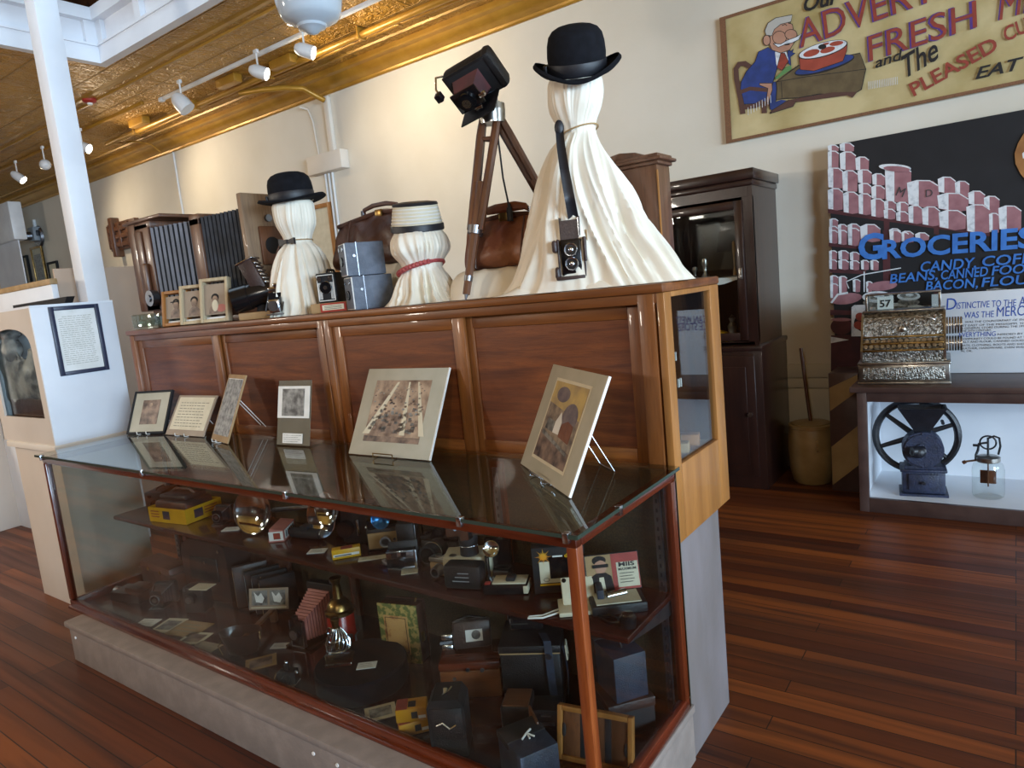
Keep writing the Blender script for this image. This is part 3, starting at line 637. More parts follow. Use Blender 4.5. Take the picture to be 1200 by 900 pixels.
rimbox(d, x0, x1, 1.07, 2.04, .055, -.022, 0)
d = d.done('door', t, 'darkwood')
B(x0+.05, x1-.05, -.012, -.008, 1.12, 1.99).done('pane', d, 'glass')
MB().box(x1-.04, x1-.015, -.036, -.02, 1.5, 1.58, .003).cyl((x1-.028, -.03, 1.52), (x1-.028, -.055, 1.52), .008).done('handle', d, 'nickelp')
for zz in (1.85, 1.25): MB().box(x0-.02, x0+.02, -.03, -.02, zz-.035, zz+.035, .002).done('hinge', d, 'nickelp')
for s_ in (0, 1):
    e = MB(); a0, a1 = (-cw+.02, -.01) if s_ == 0 else (.01, cw-.02)
    e.box(a0, a1, -.08, -.06, .1, .97, .004)
    e.box(a0+.06, a1-.06, -.086, -.079, .18, .89, .006)
    e = e.done('door', t, 'darkwood'); MB().cyl((a1-.03 if s_ == 0 else a1-.04, -.08, .55), (a1-.03 if s_ == 0 else a1-.04, -.105, .55), .013, .016).done('handle', e, 'nickelp')
B(-cw+.03, cw-.03, .03, cd-.03, 1.5, 1.52).done('shelf', t, 'darkwoodx')
MB().grid(lambda u, v: (-cw+.04+(2*cw-.08)*u, .025+(cd-.1)*v, 1.522+.006*MN.noise(Vector((u*8, v*4, 2)))), 24, 6).grid(lambda u, v: (-cw+.04+(2*cw-.08)*u, .0255-.004*v, 1.522-.035*v*(1+.4*math.sin(u*19))+.006*(1-v)*MN.noise(Vector((u*8, 0, 2)))), 24, 5).done('shelf_cloth', t, 'cardw')
# things in it
def small(name, label, cat, loc, build, group=None, rz=0):
    t = thing(name, label, cat, loc, rz, group); build(t); return t
cz = 1.53
for i, (dx, r, h, m, lab) in enumerate(((-.02, .025, .09, 'nickelp', 'small pale cup behind the upper cupboard pane'), (.06, .03, .15, 'nickelp', 'small metal figure behind the upper cupboard pane'), (.28, .013, .25, 'tan', 'slim tan candlestick behind the upper cupboard pane'), (.36, .03, .2, 'brownl2', 'dark brown curved ornament behind the upper cupboard pane'))):
    tag(MB().lathe([(r, 0), (r*.9, h*.1), (r*.4, h*.25), (r*.5, h*.55), (r*.9, h*.75), (r*.7, h*.95), (0, h)], 16).done('ornament', mt=m, loc=(-1.94+dx, 5.12, cz)), lab, 'ornament')
B(-cw+.03, cw-.03, .03, cd-.03, 1.05, 1.06).done('shelf', t, 'darkwoodx')
for k in range(3):
    tag(B(-.06, .06, -.05, .05, .0, .11, .004).done('box', mt='tan', loc=(-1.94+.0, 5.2, 1.062+k*.112)), ['lowest tan box of the stack in the cupboard', 'middle tan box of the stack in the cupboard', 'topmost tan box of the stack in the cupboard'][k], 'box', 'stack of tan boxes in cupboard')
tag(MB().lathe([(0, 0), (.04, .005), (.055, .03), (.04, .06), (.0, .075)], 16, 1.4).done('shell', mt='yellow2', loc=(-1.94+.15, 5.1, 1.062)), 'yellow rounded object low behind the cupboard pane', 'ornament')
tag(MB().lathe([(.04, 0), (.03, .06), (.035, .1), (.015, .13), (.025, .16), (0, .185)], 14).done('figurine', mt='nickelp', loc=(-1.94+.24, 5.12, 1.062)), 'small grey figurine low behind the cupboard pane', 'figurine')
tag(MB().lathe([(.035, 0), (.05, .05), (.035, .1), (.04, .14), (0, .16)], 14).done('figurine', mt='ochre', loc=(-1.94+.36, 5.12, 1.062)), 'small orange brown figurine low behind the cupboard pane', 'figurine')
# ---------------------------------------------------------------- stoneware churn
c = A(946, 566, z=0); cc = Vector((-1.2, 5.2, 0)); t = thing('butter_churn', 'cream stoneware churn crock with a wooden dasher stick on the floor', 'churn', cc)
MB().lathe([(.0, 0), (.12, 0), (.128, .01), (.15, .1), (.157, .22), (.155, .34), (.145, .4), (.15, .405), (.15, .425), (.135, .43), (.13, .42), (.09, .425), (.03, .43), (.0, .43)], 36).done('crock', t, 'stone')
MB().lathe([(.0, .422), (.128, .422), (.128, .434), (.02, .445), (0, .445)], 30).done('lid', t, 'stone')
MB().tube([(.0, 0, .44), (-.03, .01, .75), (-.05, .02, .97)], .012, 10).done('dasher', t, 'walnut')
MB().tube([(.075, -.15, .33), (.078, -.165, .32), (.078, -.165, .27), (.075, -.155, .26)], .009).done('handle', t, 'stone')
# crate with pale stripes
p = A(986, 564, z=0); t = thing('crate', 'narrow dark crate with pale diagonal stripes between churn and brown table', 'crate', (-.93, 5.1, 0))
b = MB(); b.box(-.1, .085, -.1, .2, 0, .82, .006); b.done('body', t, 'tableb')
b = MB(); yy = -.1015
for q in ([(-.095, .56), (.08, .7), (.08, .81), (-.095, .72)], [(-.095, .04), (.08, .2), (.08, .47), (-.095, .31)]): b.raw([(u, yy, v) for u, v in q], [(0, 1, 2, 3)])
b.done('stripes', t, 'stone')
# ---------------------------------------------------------------- brown open-fronted table
TX0, TX1, TY0, TY1 = -.795, 1.15, 4.625, 5.3
t = thing('display_table', 'brown painted box table with a white open front under the cash register', 'table')
b = MB(); b.box(TX0-.035, TX1, TY0-.03, TY1, .76, .795, .006); b.done('table_top', t, 'tableb')
b = MB()
b.box(TX0, TX0+.055, TY0, TY0+.03, 0, .76, .003).box(TX0+.055, TX1, TY0, TY0+.03, .7, .76, .003).box(TX0+.055, TX1, TY0, TY0+.03, 0, .09, .003).box(TX0, TX0+.02, TY0+.03, TY1, 0, .76).box(TX0, TX1, TY1-.02, TY1, 0, .76)
b.done('frame', t, 'tableb')
b = MB(); b.box(TX0+.02, TX1, TY0+.03, TY1-.02, .075, .09).box(TX0+.02, TX0+.035, TY0+.03, TY1-.02, .09, .76).box(TX0+.035, TX1, TY1-.035, TY1-.02, .09, .76).box(TX0+.035, TX1, TY0+.03, TY1-.035, .745, .76)
b.done('lining', t, 'white')
# coffee mill
g0 = A(1089, 586, z=.09); g0.y = 4.82; g0 = Vector((-.47, 4.84, .09))
t = thing('coffee_mill', 'blue black cast iron coffee mill with a big spoked wheel in the white table', 'coffee mill', g0, R(8))
b = MB(); b.prism([(-.13, -.1), (.13, -.1), (.13, .1), (-.13, .1)], 0, .014, 'xy').box(-.115, .115, -.085, .085, .014, .155, .012).box(-.125, .125, -.095, .095, .15, .168, .006)
b.prism([(-.1, -.07), (.1, -.07), (.1, .07), (-.1, .07)], .168, .185, 'xy'); b.done('base', t, 'iron')
b = MB(); b.box(-.08, .08, -.1, -.085, .04, .14, .004); b = b.done('drawer', t, 'iron'); MB().cyl((0, -.1, .09), (0, -.118, .09), .007, .01).done('knob', b, 'ironb')
b = MB(); b.cyl((0, -.07, .285), (0, .05, .285), .112, n=40).cyl((0, -.078, .285), (0, -.07, .285), .1, n=40).cyl((0, -.086, .285), (0, -.078, .285), .045)
for i in range(8): b.cyl((.104*math.cos(i*PI/4), -.076, .285+.104*math.sin(i*PI/4)), (.104*math.cos(i*PI/4), -.07, .285+.104*math.sin(i*PI/4)), .006, n=8)
b.done('grinding_head', t, 'iron')
MB().cyl((-.06, -.12, .29), (0, -.085, .285), .025, .032).sph((-.03, -.105, .28), (.045, .03, .035)).done('spout', t, 'ironb')
b = MB(); b.X = Matrix.Translation((0, -.01, .37)); N = 4
pr = [(.04, .0), (.045, .03), (.125, .17), (.13, .175), (.12, .175), (.035, .03)]
for (a, c) in ((0, 1),):
    vs = []; fs = []
    for r, z in pr:
        for sx, sy in ((-1, -.6), (1, -.6), (1, .6), (-1, .6)): vs.append((r*sx, r*sy, z))
    for i in range(len(pr)-1):
        for k in range(4): fs.append((i*4+k, i*4+(k+1) % 4, (i+1)*4+(k+1) % 4, (i+1)*4+k))
    b.raw(vs, fs)
b.done('hopper', t, 'ironb', ang=20)
b = MB(); cw_ = (-.03, .085, .34); RW = .225
b.tube([(cw_[0]+RW*math.cos(2*PI*i/48), cw_[1], cw_[2]+RW*math.sin(2*PI*i/48)) for i in range(48)], .021, 8, True)
for i in range(6): a = R(20+60*i); b.tube([(cw_[0], cw_[1], cw_[2]), (cw_[0]+RW*math.cos(a), cw_[1], cw_[2]+RW*math.sin(a))], [.02, .013])
b.cyl((cw_[0], .04, cw_[2]), (cw_[0], .11, cw_[2]), .03); b.tube([(cw_[0]+.14, cw_[1]-.02, cw_[2]+.1), (cw_[0]+.14, cw_[1]-.09, cw_[2]+.1)], .01)
b.done('flywheel', t, 'ironb')
# glass jar churn
g0 = Vector((-.135, 4.86, .09)); t = thing('jar_churn', 'glass jar churn with a geared metal crank top in the white table', 'churn', g0)
MB().lathe([(0, 0), (.07, 0), (.08, .01), (.082, .03), (.082, .17), (.074, .2), (.056, .212), (.056, .235)], 32).done('jar', t, 'glass')
MB().lathe([(.058, .215), (.062, .22), (.062, .243), (.05, .25), (.02, .255), (0, .255)], 28).done('lid', t, 'nickelp')
b = MB(); b.tube([(.0, 0, .255), (.0, 0, .36)], .006).tube(arc((.0, 0, .33), .04, 0, 360, 20), .005).tube([(.0, 0, .355), (.03, 0, .37), (.055, 0, .36), (.06, 0, .31), (.05, 0, .26)], .006).tube([(-.06, -.01, .225), (-.06, 0, .25), (-.05, 0, .28), (-.045, 0, .32), (0, 0, .33)], .007).tube([(-.04, 0, .31), (-.075, 0, .31)], .008)
b.done('gears', t, 'ironb'); MB().tube([(-.06, -.015, .222), (-.11, -.03, .215)], .006).tube([(-.11, -.03, .215), (-.125, -.03, .205)], .011).done('crank', t, 'walnut')
MB().tube([(0, 0, .25), (0, 0, .06)], .004).box(-.04, .04, -.003, .003, .08, .16).box(-.003, .003, -.04, .04, .08, .16).done('paddle', t, 'walnut')
# ---------------------------------------------------------------- cash register
fl = A(1018, 443, z=.795); fr = A(1092, 446, z=.795); s = .795
t = thing('cash_register', 'ornate silver cash register standing on the brown table', 'cash register', ((fl.x+fr.x)/2+.03, 4.9, s), R(4))
W2 = .245
b = MB(); b.box(-W2, W2, -.2, .2, 0, .015, .004).box(-W2+.005, W2-.005, -.195, .195, .015, .12, .005).box(-W2, W2, -.205, .2, .12, .135, .005).done('drawer_case', t, 'nickelp')
b = MB(); b.box(-W2+.03, W2-.03, -.201, -.195, .03, .105, .002); b.done('drawer_front', t, 'nickel')
body = [(-.17, .135), (-.185, .2), (-.165, .22), (-.14, .25), (-.12, .27), (-.1, .34), (-.06, .4), (-.02, .425), (.12, .425), (.15, .38), (.16, .135)]
MB().prism(body, -W2+.03, W2-.035, 'yz').done('cabinet', t, 'nickel', ang=20)
b = MB(); b.prism([(q[0]-.004, q[1]+.004) for q in body], -W2+.018, -W2+.03, 'yz').prism([(q[0]-.004, q[1]+.004) for q in body], W2-.035, W2-.023, 'yz').box(-W2+.02, W2-.025, -.03, .13, .425, .437, .003); b.done('end_plates', t, 'nickelp')
b = MB().m('brass'); 
for q in ((-.178, .205), (-.155, .245), (-.118, .282)): b.box(-W2+.03, W2-.035, q[0]-.012, q[0]+.01, q[1]-.006, q[1]+.006, .003)
b.done('trim_rails', t)
for row, (yy, zz) in enumerate(((-.19, .232), (-.165, .262))):
    for k in range(14):
        x = -W2+.05+k*(2*W2-.1)/13+row*.006
        MB().tube([(x, yy+.05, zz-.02), (x, yy, zz)], .004, 6).cyl((x, yy+.002, zz), (x, yy-.006, zz+.003), .0105, n=12).done('key', t, 'nickelp')
b = MB(); b.tube([( .17*math.cos(2*PI*i/40)-.003, -.083-.025*math.sin(2*PI*i/40)*-1*-1, .365+.035*math.sin(2*PI*i/40)) for i in range(40)], .004, 6, True).sph((0, -.112, .325), (.02, .012, .02)); b.done('scroll_ornament', t, 'nickelp')
b = MB(); b.box(-W2+.05, W2-.055, .02, .024, .437, .53).box(-W2+.05, W2-.055, .1, .104, .437, .53); b.done('window_glass', t, 'glass')
b = MB(); b.box(-W2+.035, W2-.045, .015, .11, .53, .54, .003).box(-W2+.035, -W2+.05, .015, .11, .437, .53, .003).box(W2-.06, W2-.045, .015, .11, .437, .53, .003); b.done('window_frame', t, 'nickelp')
b = MB(); b.box(-W2+.1, -W2+.19, .055, .06, .44, .52); b = b.done('number_flag', t, 'cardw'); MB().text('57', -W2+.145, .455, .045, y=.054, align='c', bold=.02).done('lettering', b, 'blackink')
b = MB()
for k in range(6): b.cyl((W2-.022+k*.014, -.05, .33-.0), (W2-.012+k*.014, -.05, .33), .05, n=24).cyl((W2-.022+k*.014, -.03, .22), (W2-.012+k*.014, -.03, .22), .045, n=24)
b.done('crank_rollers', t, 'nickelp')
# ---------------------------------------------------------------- sign boards on the table
def board(x0, x1, y, h, label, lines, tilt=0):
    t = thing('sign_board', label, 'sign', (x0, y, .797)); w = x1-x0
    B(0, w, 0, .012, 0, h, .001).done('panel', t, 'white'); b = MB()
    for m, body, x, z, hh, ww in lines: b.m(m).text(body, x, z, hh, ww, y=-.0005, bold=0, dep=.0003, shear=.08)
    b.done('lettering', t, smooth=False)
by = 5.12
a = A(1093, 433, y=by); bt = A(1090, 347, y=by)
def bx(px, py): q = A(px, py, y=by); return q.x-a.x, q.z-.797
lines = []
def ln(m, body, p0, p1, h):
    u, v = bx(*p0); u2, v2 = bx(*p1); lines.append((m, body, u, v, h, u2-u))
ln('blueink', 'D', (1109, 363), (1121, 362), .075); ln('blueink', 'ISTINCTIVE TO THE', (1121, 362), (1191, 359), .042); ln('blueink', 'AMERICAN WEST', (1194, 359), (1296, 353), .06)
ln('blueink', 'WAS THE', (1130, 373), (1165, 371), .04); ln('blueink', 'MERCANTILE STORE', (1168, 371), (1292, 365), .062)
ln('blueink', 'IT', (1122, 379), (1129, 379), .035)
ln('ink', 'WAS THE COUNTERPART OF THE MAIN TRADING', (1131, 378.5), (1240, 374), .0125)
ln('ink', 'POST EAST OF THE MISSISSIPPI. THE MERCANTILE', (1121, 383), (1240, 378), .0125)
ln('ink', 'A GENERAL STORE DURING THE 19TH CENTURY AND', (1126, 386), (1240, 381.5), .0125); ln('ink', 'THE 20TH CENTURY.', (1126, 389), (1162, 387.5), .0125)
ln('blueink', 'EVERYTHING', (1124, 395), (1167, 393), .03); ln('ink', 'NEEDED BY THE WHOLE', (1169, 393), (1235, 390), .0125)
ln('ink', 'COMMUNITY COULD BE FOUND AT THE STORE: SUGAR', (1126, 398.5), (1240, 394), .0125); ln('ink', 'SALT AND FLOUR, CANNED GOODS, TOBACCO AND', (1126, 402), (1240, 397.5), .0125)
ln('ink', 'HATS, CLOTHING, BOOTS AND SHOES, YARD GOODS,', (1126, 406), (1240, 401.5), .0125); ln('ink', 'LEATHER, HARDWARE, EVEN WAGON WHEELS', (1126, 409.5), (1232, 405.5), .0125); ln('ink', 'AL OIL.', (1126, 412.5), (1140, 412), .0125)
zt = bx(1093, 345)[1]
board(a.x, a.x+.82, by, zt, 'white sign board headed DISTINCTIVE beside the cash register', lines)
# ================================================================ GLASS COUNTER CASE
CX0, CX1, CY0, CY1 = -3.92, -.848, 1.345, 1.955
ZB, ZG, ZD, ZS = .205, .998, .213, .612
t = thing('plinth', 'low grey brown painted plinth under the long glass counter case', 'plinth')
b = MB(); b.box(-3.76, -.855, 1.265, 1.98, 0, ZB-.03, .004).box(-3.775, -.845, 1.25, 1.98, ZB-.03, ZB, .008); b.done('body', t, 'greybase')
for x in (-3.7, -1.9, -1.78): MB().cyl((x, 1.262, .13), (x, 1.266, .13), .007, n=10).done('screw_head', t, 'cardw'); MB().box(-3.74, -3.7, 1.27, 1.3, 0, .012).done('glide', t, 'greybox')
t = case = thing('display_case', 'long mahogany framed glass counter case full of old cameras', 'display case')
b = MB()
b.box(CX0, CX1, CY0, CY0+.03, ZB, ZB+.045, .006).box(CX0, CX1, CY0-.012, CY0+.02, ZB, ZB+.015, .004).box(CX0, CX1, CY0, CY0+.028, ZG-.03, ZG, .005)
b.done('front_rails', t, 'mahog')
B(CX0, CX0+.028, CY0, CY0+.03, ZB+.045, ZG-.03, .004).done('post', t, 'mahogv')
B(CX1-.03, CX1, CY0, CY0+.032, ZB+.04, ZG-.025, .004).done('post', t, 'mahogend')
B(CX1-.03, CX1, CY1-.04, CY1, ZB+.04, ZG-.03, .004).done('post', t, 'mahogv')
B(CX0, CX0+.028, CY1-.03, CY1, ZB+.04, ZG-.03, .004).done('post', t, 'mahogv')
M['mahogy'] = wood('mahogany_end', '#3f160b', '#6c2c18', 'y', .25, 5, .3)
for x0, x1 in ((CX0, CX0+.028), (CX1-.03, CX1)):
    B(x0, x1, CY0+.03, CY1, ZB, ZB+.045, .005).done('end_rail', t, 'mahogy'); B(x0, x1, CY0+.028, CY1, ZG-.03, ZG, .005).done('end_rail', t, 'mahogy')
B(CX0+.02, CX1-.02, CY0+.02, CY1-.01, ZB+.002, ZD).done('deck', t, 'deck')
B(CX0, CX1, CY1-.012, CY1, ZD, ZG-.002).done('back_panel', t, 'olive')
for x in (-3.85, -2.43, -1.55): B(x, x+.05, CY1-.03, CY1-.012, ZD, ZG-.01).done('back_stile', t, 'mahogv')
B(CX0+.028, CX1-.03, CY0+.012, CY0+.017, ZB+.04, ZG-.026).done('front_pane', t, 'glasscase')
B(CX1-.018, CX1-.013, CY0+.03, CY1-.035, ZB+.04, ZG-.026).done('end_pane', t, 'glasscase')
B(CX0+.013, CX0+.018, CY0+.03, CY1-.03, ZB+.04, ZG-.026).done('end_pane', t, 'glass')
b = MB().m('glasstop'); b.box(CX0-.05, CX1+.012, CY0-.012, CY1+.002, ZG, ZG+.012)
b.m('gedge').box(CX0-.05, CX1+.012, CY0-.0135, CY0-.012, ZG+.001, ZG+.011).box(CX1+.012, CX1+.0135, CY0-.012, CY1, ZG+.001, ZG+.011)
b.done('counter_glass', t)
sh = MB().box(CX0+.035, CX1-.022, 1.605, CY1-.03, ZS-.022, ZS, .006).done('shelf', t, 'deck')
for x in (CX0+.09, -2.9, -1.9, CX1-.04):
    MB().prism([(1.93, ZS-.022), (1.93, ZS-.08), (1.9, ZS-.08), (1.64, ZS-.035), (1.64, ZS-.022)], x, x+.006, 'yz').done('shelf_bracket', t, 'steel')
for x in (CX1-.06, CX0+.045, -1.53):
    b = MB(); b.box(x, x+.022, CY1-.05, CY1-.04, ZD, ZG-.03); b = b.m('steel')
    for k in range(24): b.m('blackm').box(x+.008, x+.014, CY1-.0515, CY1-.05, ZD+.03+k*.03, ZD+.043+k*.03)
    b.done('shelf_standard', t)
for x in (-3.9, -2.9, -1.95, -1.2, CX1-.02):
    b = MB(); b.box(x-.008, x+.008, CY0-.015, CY0+.004, ZG-.012, ZG+.014, .001); b.done('glass_clip', t, 'chrome')
b = MB(); b.box(CX1, CX1+.015, 1.55, 1.566, ZG-.012, ZG+.014, .001); b.done('glass_clip', t, 'chrome')
# ================================================================ UPPER OAK CABINET
KX0, KX1, KY0, KY1, KZ0, KZ1 = -4.13, -.853, 1.965, 2.44, .755, 1.57
t = thing('plinth', 'tall grey painted plinth carrying the oak cabinet behind the counter', 'plinth')
B(-4.05, -.862, 1.985, 2.335, 0, KZ0, .003).done('body', t, 'greypaint')
t = cab = thing('oak_cabinet', 'long honey oak cabinet of sliding panels with a glazed right end', 'cabinet')
b = MB(); b.box(KX0-.012, KX1+.004, KY0-.014, KY1+.004, KZ1-.028, KZ1, .007); b.done('cabinet_top', t, 'oak')
b = MB(); b.box(KX0, KX1-.02, KY0+.06, KY1-.02, KZ0+.21, KZ0+.225); b.done('inner_floor', t, 'cardw')
b = MB(); b.box(KX0, KX1-.02, KY1-.02, KY1, KZ0, KZ1-.03).box(KX0, KX0+.02, KY0+.02, KY1-.02, KZ0, KZ1-.03); b.done('back_panel', t, 'oakv')
b = MB(); b.box(KX0, KX1-.025, KY0, KY0+.06, KZ1-.06, KZ1-.028, .003).box(KX0, KX1-.025, KY0, KY0+.06, KZ0, 1.0, .003); b.done('face_rails', t, 'oak')
for x0, x1 in ((KX0, KX0+.05), (-2.462, -2.425), (-2.42, -2.383), (-.94, -.885)):
    b = MB().box(x0, x1, KY0-.002, KY0+.06, KZ0, KZ1-.028, .004); b.done('stile', t, 'oakv')
def slider(x0, x1, y):
    d = MB(); z0, z1 = .99, KZ1-.055; w = .055
    d.m('oakv').box(x0, x0+w, y, y+.02, z0, z1, .003).box(x1-w, x1, y, y+.02, z0, z1, .003).m('oak').box(x0+w, x1-w, y, y+.02, z1-w*.9, z1, .003).box(x0+w, x1-w, y, y+.02, z0, z0+w, .003)
    d = d.done('sliding_door', t); B(x0+w-.005, x1-w+.005, y+.008, y+.014, z0+w-.005, z1-w*.9+.005).done('inset_panel', d, 'ply')
slider(KX0+.05, -3.26, KY0+.012); slider(-3.29, -2.462, KY0+.036); slider(-2.383, -1.65, KY0+.012); slider(-1.68, -.94, KY0+.036)
# glazed end
b = MB(); zo0, zo1 = 1.0, 1.525; yo0, yo1 = KY0+.055, KY1-.085
b.box(KX1-.025, KX1, KY0, yo0, KZ0, KZ1-.028, .003).box(KX1-.025, KX1, yo1, KY1, KZ0, KZ1-.028, .003).box(KX1-.025, KX1, yo0, yo1, zo1, KZ1-.028, .003).box(KX1-.025, KX1, yo0, yo1, KZ0, zo0, .003)
b.done('end_frame', t, 'oakpale')
B(KX1-.016, KX1-.012, yo0, yo1, zo0, zo1).done('end_pane', t, 'glass')
bw = MB(); bw.box(KX0+.02, KX1-.03, KY0+.062, KY0+.066, KZ0+.225, KZ1-.03); bw.done('door_lining', t, 'greypaint')
B(-1.6, -1.59, KY0+.07, KY1-.02, KZ0+.225, KZ1-.03).done('divider', t, 'greypaint')
zi = KZ0+.225
def bottle(x, y, h, r, m, label):
    t = thing('bottle', label, 'bottle', (x, y, zi)); MB().lathe([(0, 0), (r*.9, .002), (r, .01), (r, h*.5), (r*.85, h*.6), (r*.35, h*.72), (r*.32, h*.92), (r*.45, h*.93), (r*.45, h), (0, h)], 22).done('body', t, m)
bottle(-.98, 2.24, .15, .034, 'glassgreen', 'round green glass bottle inside the glazed oak cabinet end')
bottle(-1.05, 2.3, .13, .03, 'glassgreen', 'green bottle behind the round one in the oak cabinet end')
bottle(-.93, 2.06, .2, .03, 'glassgreen', 'dark green tall bottle at front of the oak cabinet end')
tag(B(-.035, .035, -.025, .025, 0, .05, .003).done('small_box', mt='tan', loc=(-.925, 2.17, zi), rz=.3), 'small tan box nearer the front below the green bottle', 'box')
tag(B(-.035, .035, -.025, .025, 0, .055, .003).done('small_box', mt='oakpale', loc=(-.93, 2.28, zi), rz=.3), 'small tan box farther back below the green bottle', 'box')
for i, z in enumerate((1.24, 1.33)):
    for k in (0, .03): B(KX1-.04, KX1-.034, 2.12+k*.6-i*.03, 2.124+k*.6-i*.03, z-.014, z+.014).done('shelf_pin', cab, 'cardw')
# ================================================================ PRINTS ON THE COUNTER GLASS
GT = ZG+.0125
def easel_print(label, cat, bl, w, ang, h, lean, build, name='framed_print'):
    """a mount standing on a wire easel: local x along its foot, local z up its face"""
    t = bpy.data.objects.new(name, None); COL.objects.link(t); tag(t, label, cat)
    t.matrix_world = Matrix.Translation(bl) @ Matrix.Rotation(R(ang), 4, 'Z') @ Matrix.Rotation(-R(lean), 4, 'X')
    build(t, w, h); return t
def easel(label, bl, w, ang, lean, m, depth=.12, hgt=.16, full=True):
    """wire easel behind and under a leaning print, in the print's upright frame"""
    t = thing('wire_easel', label, 'easel', bl, R(ang)); tl_ = math.tan(R(lean))
    b = MB(); r = .0022
    for x in (w*.38, w*.62):
        z0 = .006
        b.tube([(x, -.022, .02), (x, -.022, z0), (x, -.012, z0-.003), (x, .012, z0-.003), (x, .012+hgt*tl_+.006, hgt)], r, 6)
        b.tube([(x, .012+hgt*tl_+.006, hgt), (x, depth+hgt*tl_*.5, 0.003)], r, 6)
    b.tube([(w*.38, .012+hgt*tl_+.006, hgt), (w*.62, .012+hgt*tl_+.006, hgt)], r, 6); b.tube([(w*.38, depth+hgt*tl_*.5, .003), (w*.62, depth+hgt*tl_*.5, .003)], r, 6)
    b.tube([(w*.38, -.022, .02), (w*.62, -.022, .02)], r, 6) if full else None
    b.done('wire', t, m)
def rim(t, w, h, f, th, m, name='frame'):
    b = MB()
    rimbox(b, 0, w, 0, h, f, -.002, th)
    b.done(name, t, m)
def b1(t, w, h):
    rim(t, w, h, .012, .016, 'blackm'); B(.01, w-.01, .004, .012, .01, h-.01).done('mount', t, 'matb')
    o = MB().box(w*.28, w*.73, .002, .004, h*.22, h*.78); o = o.done('photograph', t, 'sepiad')
    MB().sph((w*.5, .002, h*.66), (.011, .001, .014)).done('face', o, 'sepia', smooth=False)
easel_print('portrait of a seated figure in a thin black frame on the counter glass', 'framed photograph', (-3.946, 1.772, GT+.004), .265, 17.4, .244, 26, b1)
easel('white wire easel under the black framed portrait', (-3.946, 1.772, GT), .265, 17.4, 26, 'cardw', .14, .14, False)
def b2(t, w, h):
    B(0, w, 0, .006, 0, h, .001).done('mount', t, 'taupemount'); B(.02, w-.016, -.0015, 0, .03, h-.012).done('letter', t, 'card')
    b = MB().m('inkl')
    rr = random.Random(4)
    for k in range(9):
        x = .05
        while x < w-.07:
            l = rr.uniform(.012, .032); b.box(x, min(x+l, w-.04), -.0022, -.0015, h-.045-k*.016, h-.041-k*.016); x += l+.008
    b.done('handwriting', t)
easel_print('handwritten letter on a taupe mount beside the black framed portrait', 'letter', (-3.644, 1.831, GT+.004), .345, 2, .221, 31, b2, 'mounted_letter')
easel('white wire easel under the handwritten letter', (-3.644, 1.831, GT), .345, 2, 31, 'cardw', .13, .12, False)
def b3(t, w, h):
    B(0, w, 0, .007, 0, h, .001).done('mount', t, 'tan'); B(.014, w-.014, -.0015, 0, .03, h-.02).done('photograph', t, 'bwmid')
    B(.02, w-.02, -.0022, -.0015, h-.024, h-.021).done('border', t, 'cardw')
easel_print('tall narrow pale photograph leaning on a wide wire easel', 'mounted photograph', (-3.175, 1.811, GT+.004), .215, -12.2, .33, 24, b3)
easel('white wire easel with long legs behind the tall narrow photograph', (-3.175, 1.811, GT), .215, -12.2, 24, 'cardw', .2, .2, False)
def b4(t, w, h):
    b = MB(); b.box(0, w, 0, .003, 0, h); b.done('sheet', t, 'glass'); B(.004, w-.004, .003, .005, .004, h-.004).done('backing', t, 'taupemount')
    B(.006, w-.008, -.001, 0, h*.42, h*.9).done('border', t, 'cardw'); B(.035, w-.04, -.0018, -.001, h*.45, h*.86).done('photograph', t, 'bwdark')
    b = MB(); b.X = Matrix.Rotation(R(12.9), 4, 'X'); b.box(0, w, .0, .1, 0, .003).done('foot', t, 'glass')
    c = B(.045, w-.045, -.0014, 0, .012, .055).done('caption', t, 'cardw'); b = MB().m('ink')
    rr = random.Random(8)
    for k in range(4):
        x = .052
        while x < w-.07: l = rr.uniform(.006, .02); b.box(x, min(x+l, w-.052), -.002, -.0014, .046-k*.009, .0475-k*.009); x += l+.004
    b.done('print_lines', c)
easel_print('upright clear acrylic stand with a shop interior photograph and caption', 'acrylic stand', (-2.663, 1.813, GT+.002), .215, 4.4, .291, 12.9, b4, 'acrylic_stand')
def b5(t, w, h):
    b = MB().m('matb').box(0, w, 0, .006, 0, h, .001); b.done('mount', t); m = B(w-.002, w+.003, -.001, .007, 0, h).done('white_edge', t, 'cardw')
    x0, x1, z0, z1 = .065, w-.07, .055, h-.05
    p = MB().m('sepia'); p.box(x0, x1, -.0012, 0, z0, z1); W, H = x1-x0, z1-z0
    rr = random.Random(3); q = lambda u, v: (x0+u*W, -.0018, z0+v*H)
    def quad(m, pts): p.m(m).raw([q(*a) for a in pts], [tuple(range(len(pts)))])
    p.m('sepiad').box(x0, x1, -.0016, -.001, z0, z0+.09*H)
    for s_, (a, c) in ((.04, (.42, .02)), (.03, (.62, .68)), (.03, (.78, 1.02))): quad('card', [(c-s_*1.6, .12), (c+s_*1.6, .12), (a+s_*.5, .97), (a-s_*.5, .97)])
    quad('sepiad', [(.24, .14), (.6, .14), (.6, .42), (.3, .42)])
    for k in range(150):
        u, v = rr.uniform(.02, .92), rr.uniform(.14, .94); s_ = .05*(1.15-v); quad('sepiad' if k % 2 else 'bwdark', [(u, v), (u+s_*1.5, v), (u+s_*1.5, v+s_), (u+s_*.2, v+s_)])
    p.done('photograph', t, smooth=False)
easel_print('large sepia aerial street photograph in a grey mount on the counter glass', 'mounted photograph', (-2.147, 1.783, GT+.004), .432, .2, .355, 27.8, b5)
easel('small brass wire easel under the aerial street photograph', (-2.147, 1.783, GT), .432, .2, 27.8, 'brass', .15, .18)
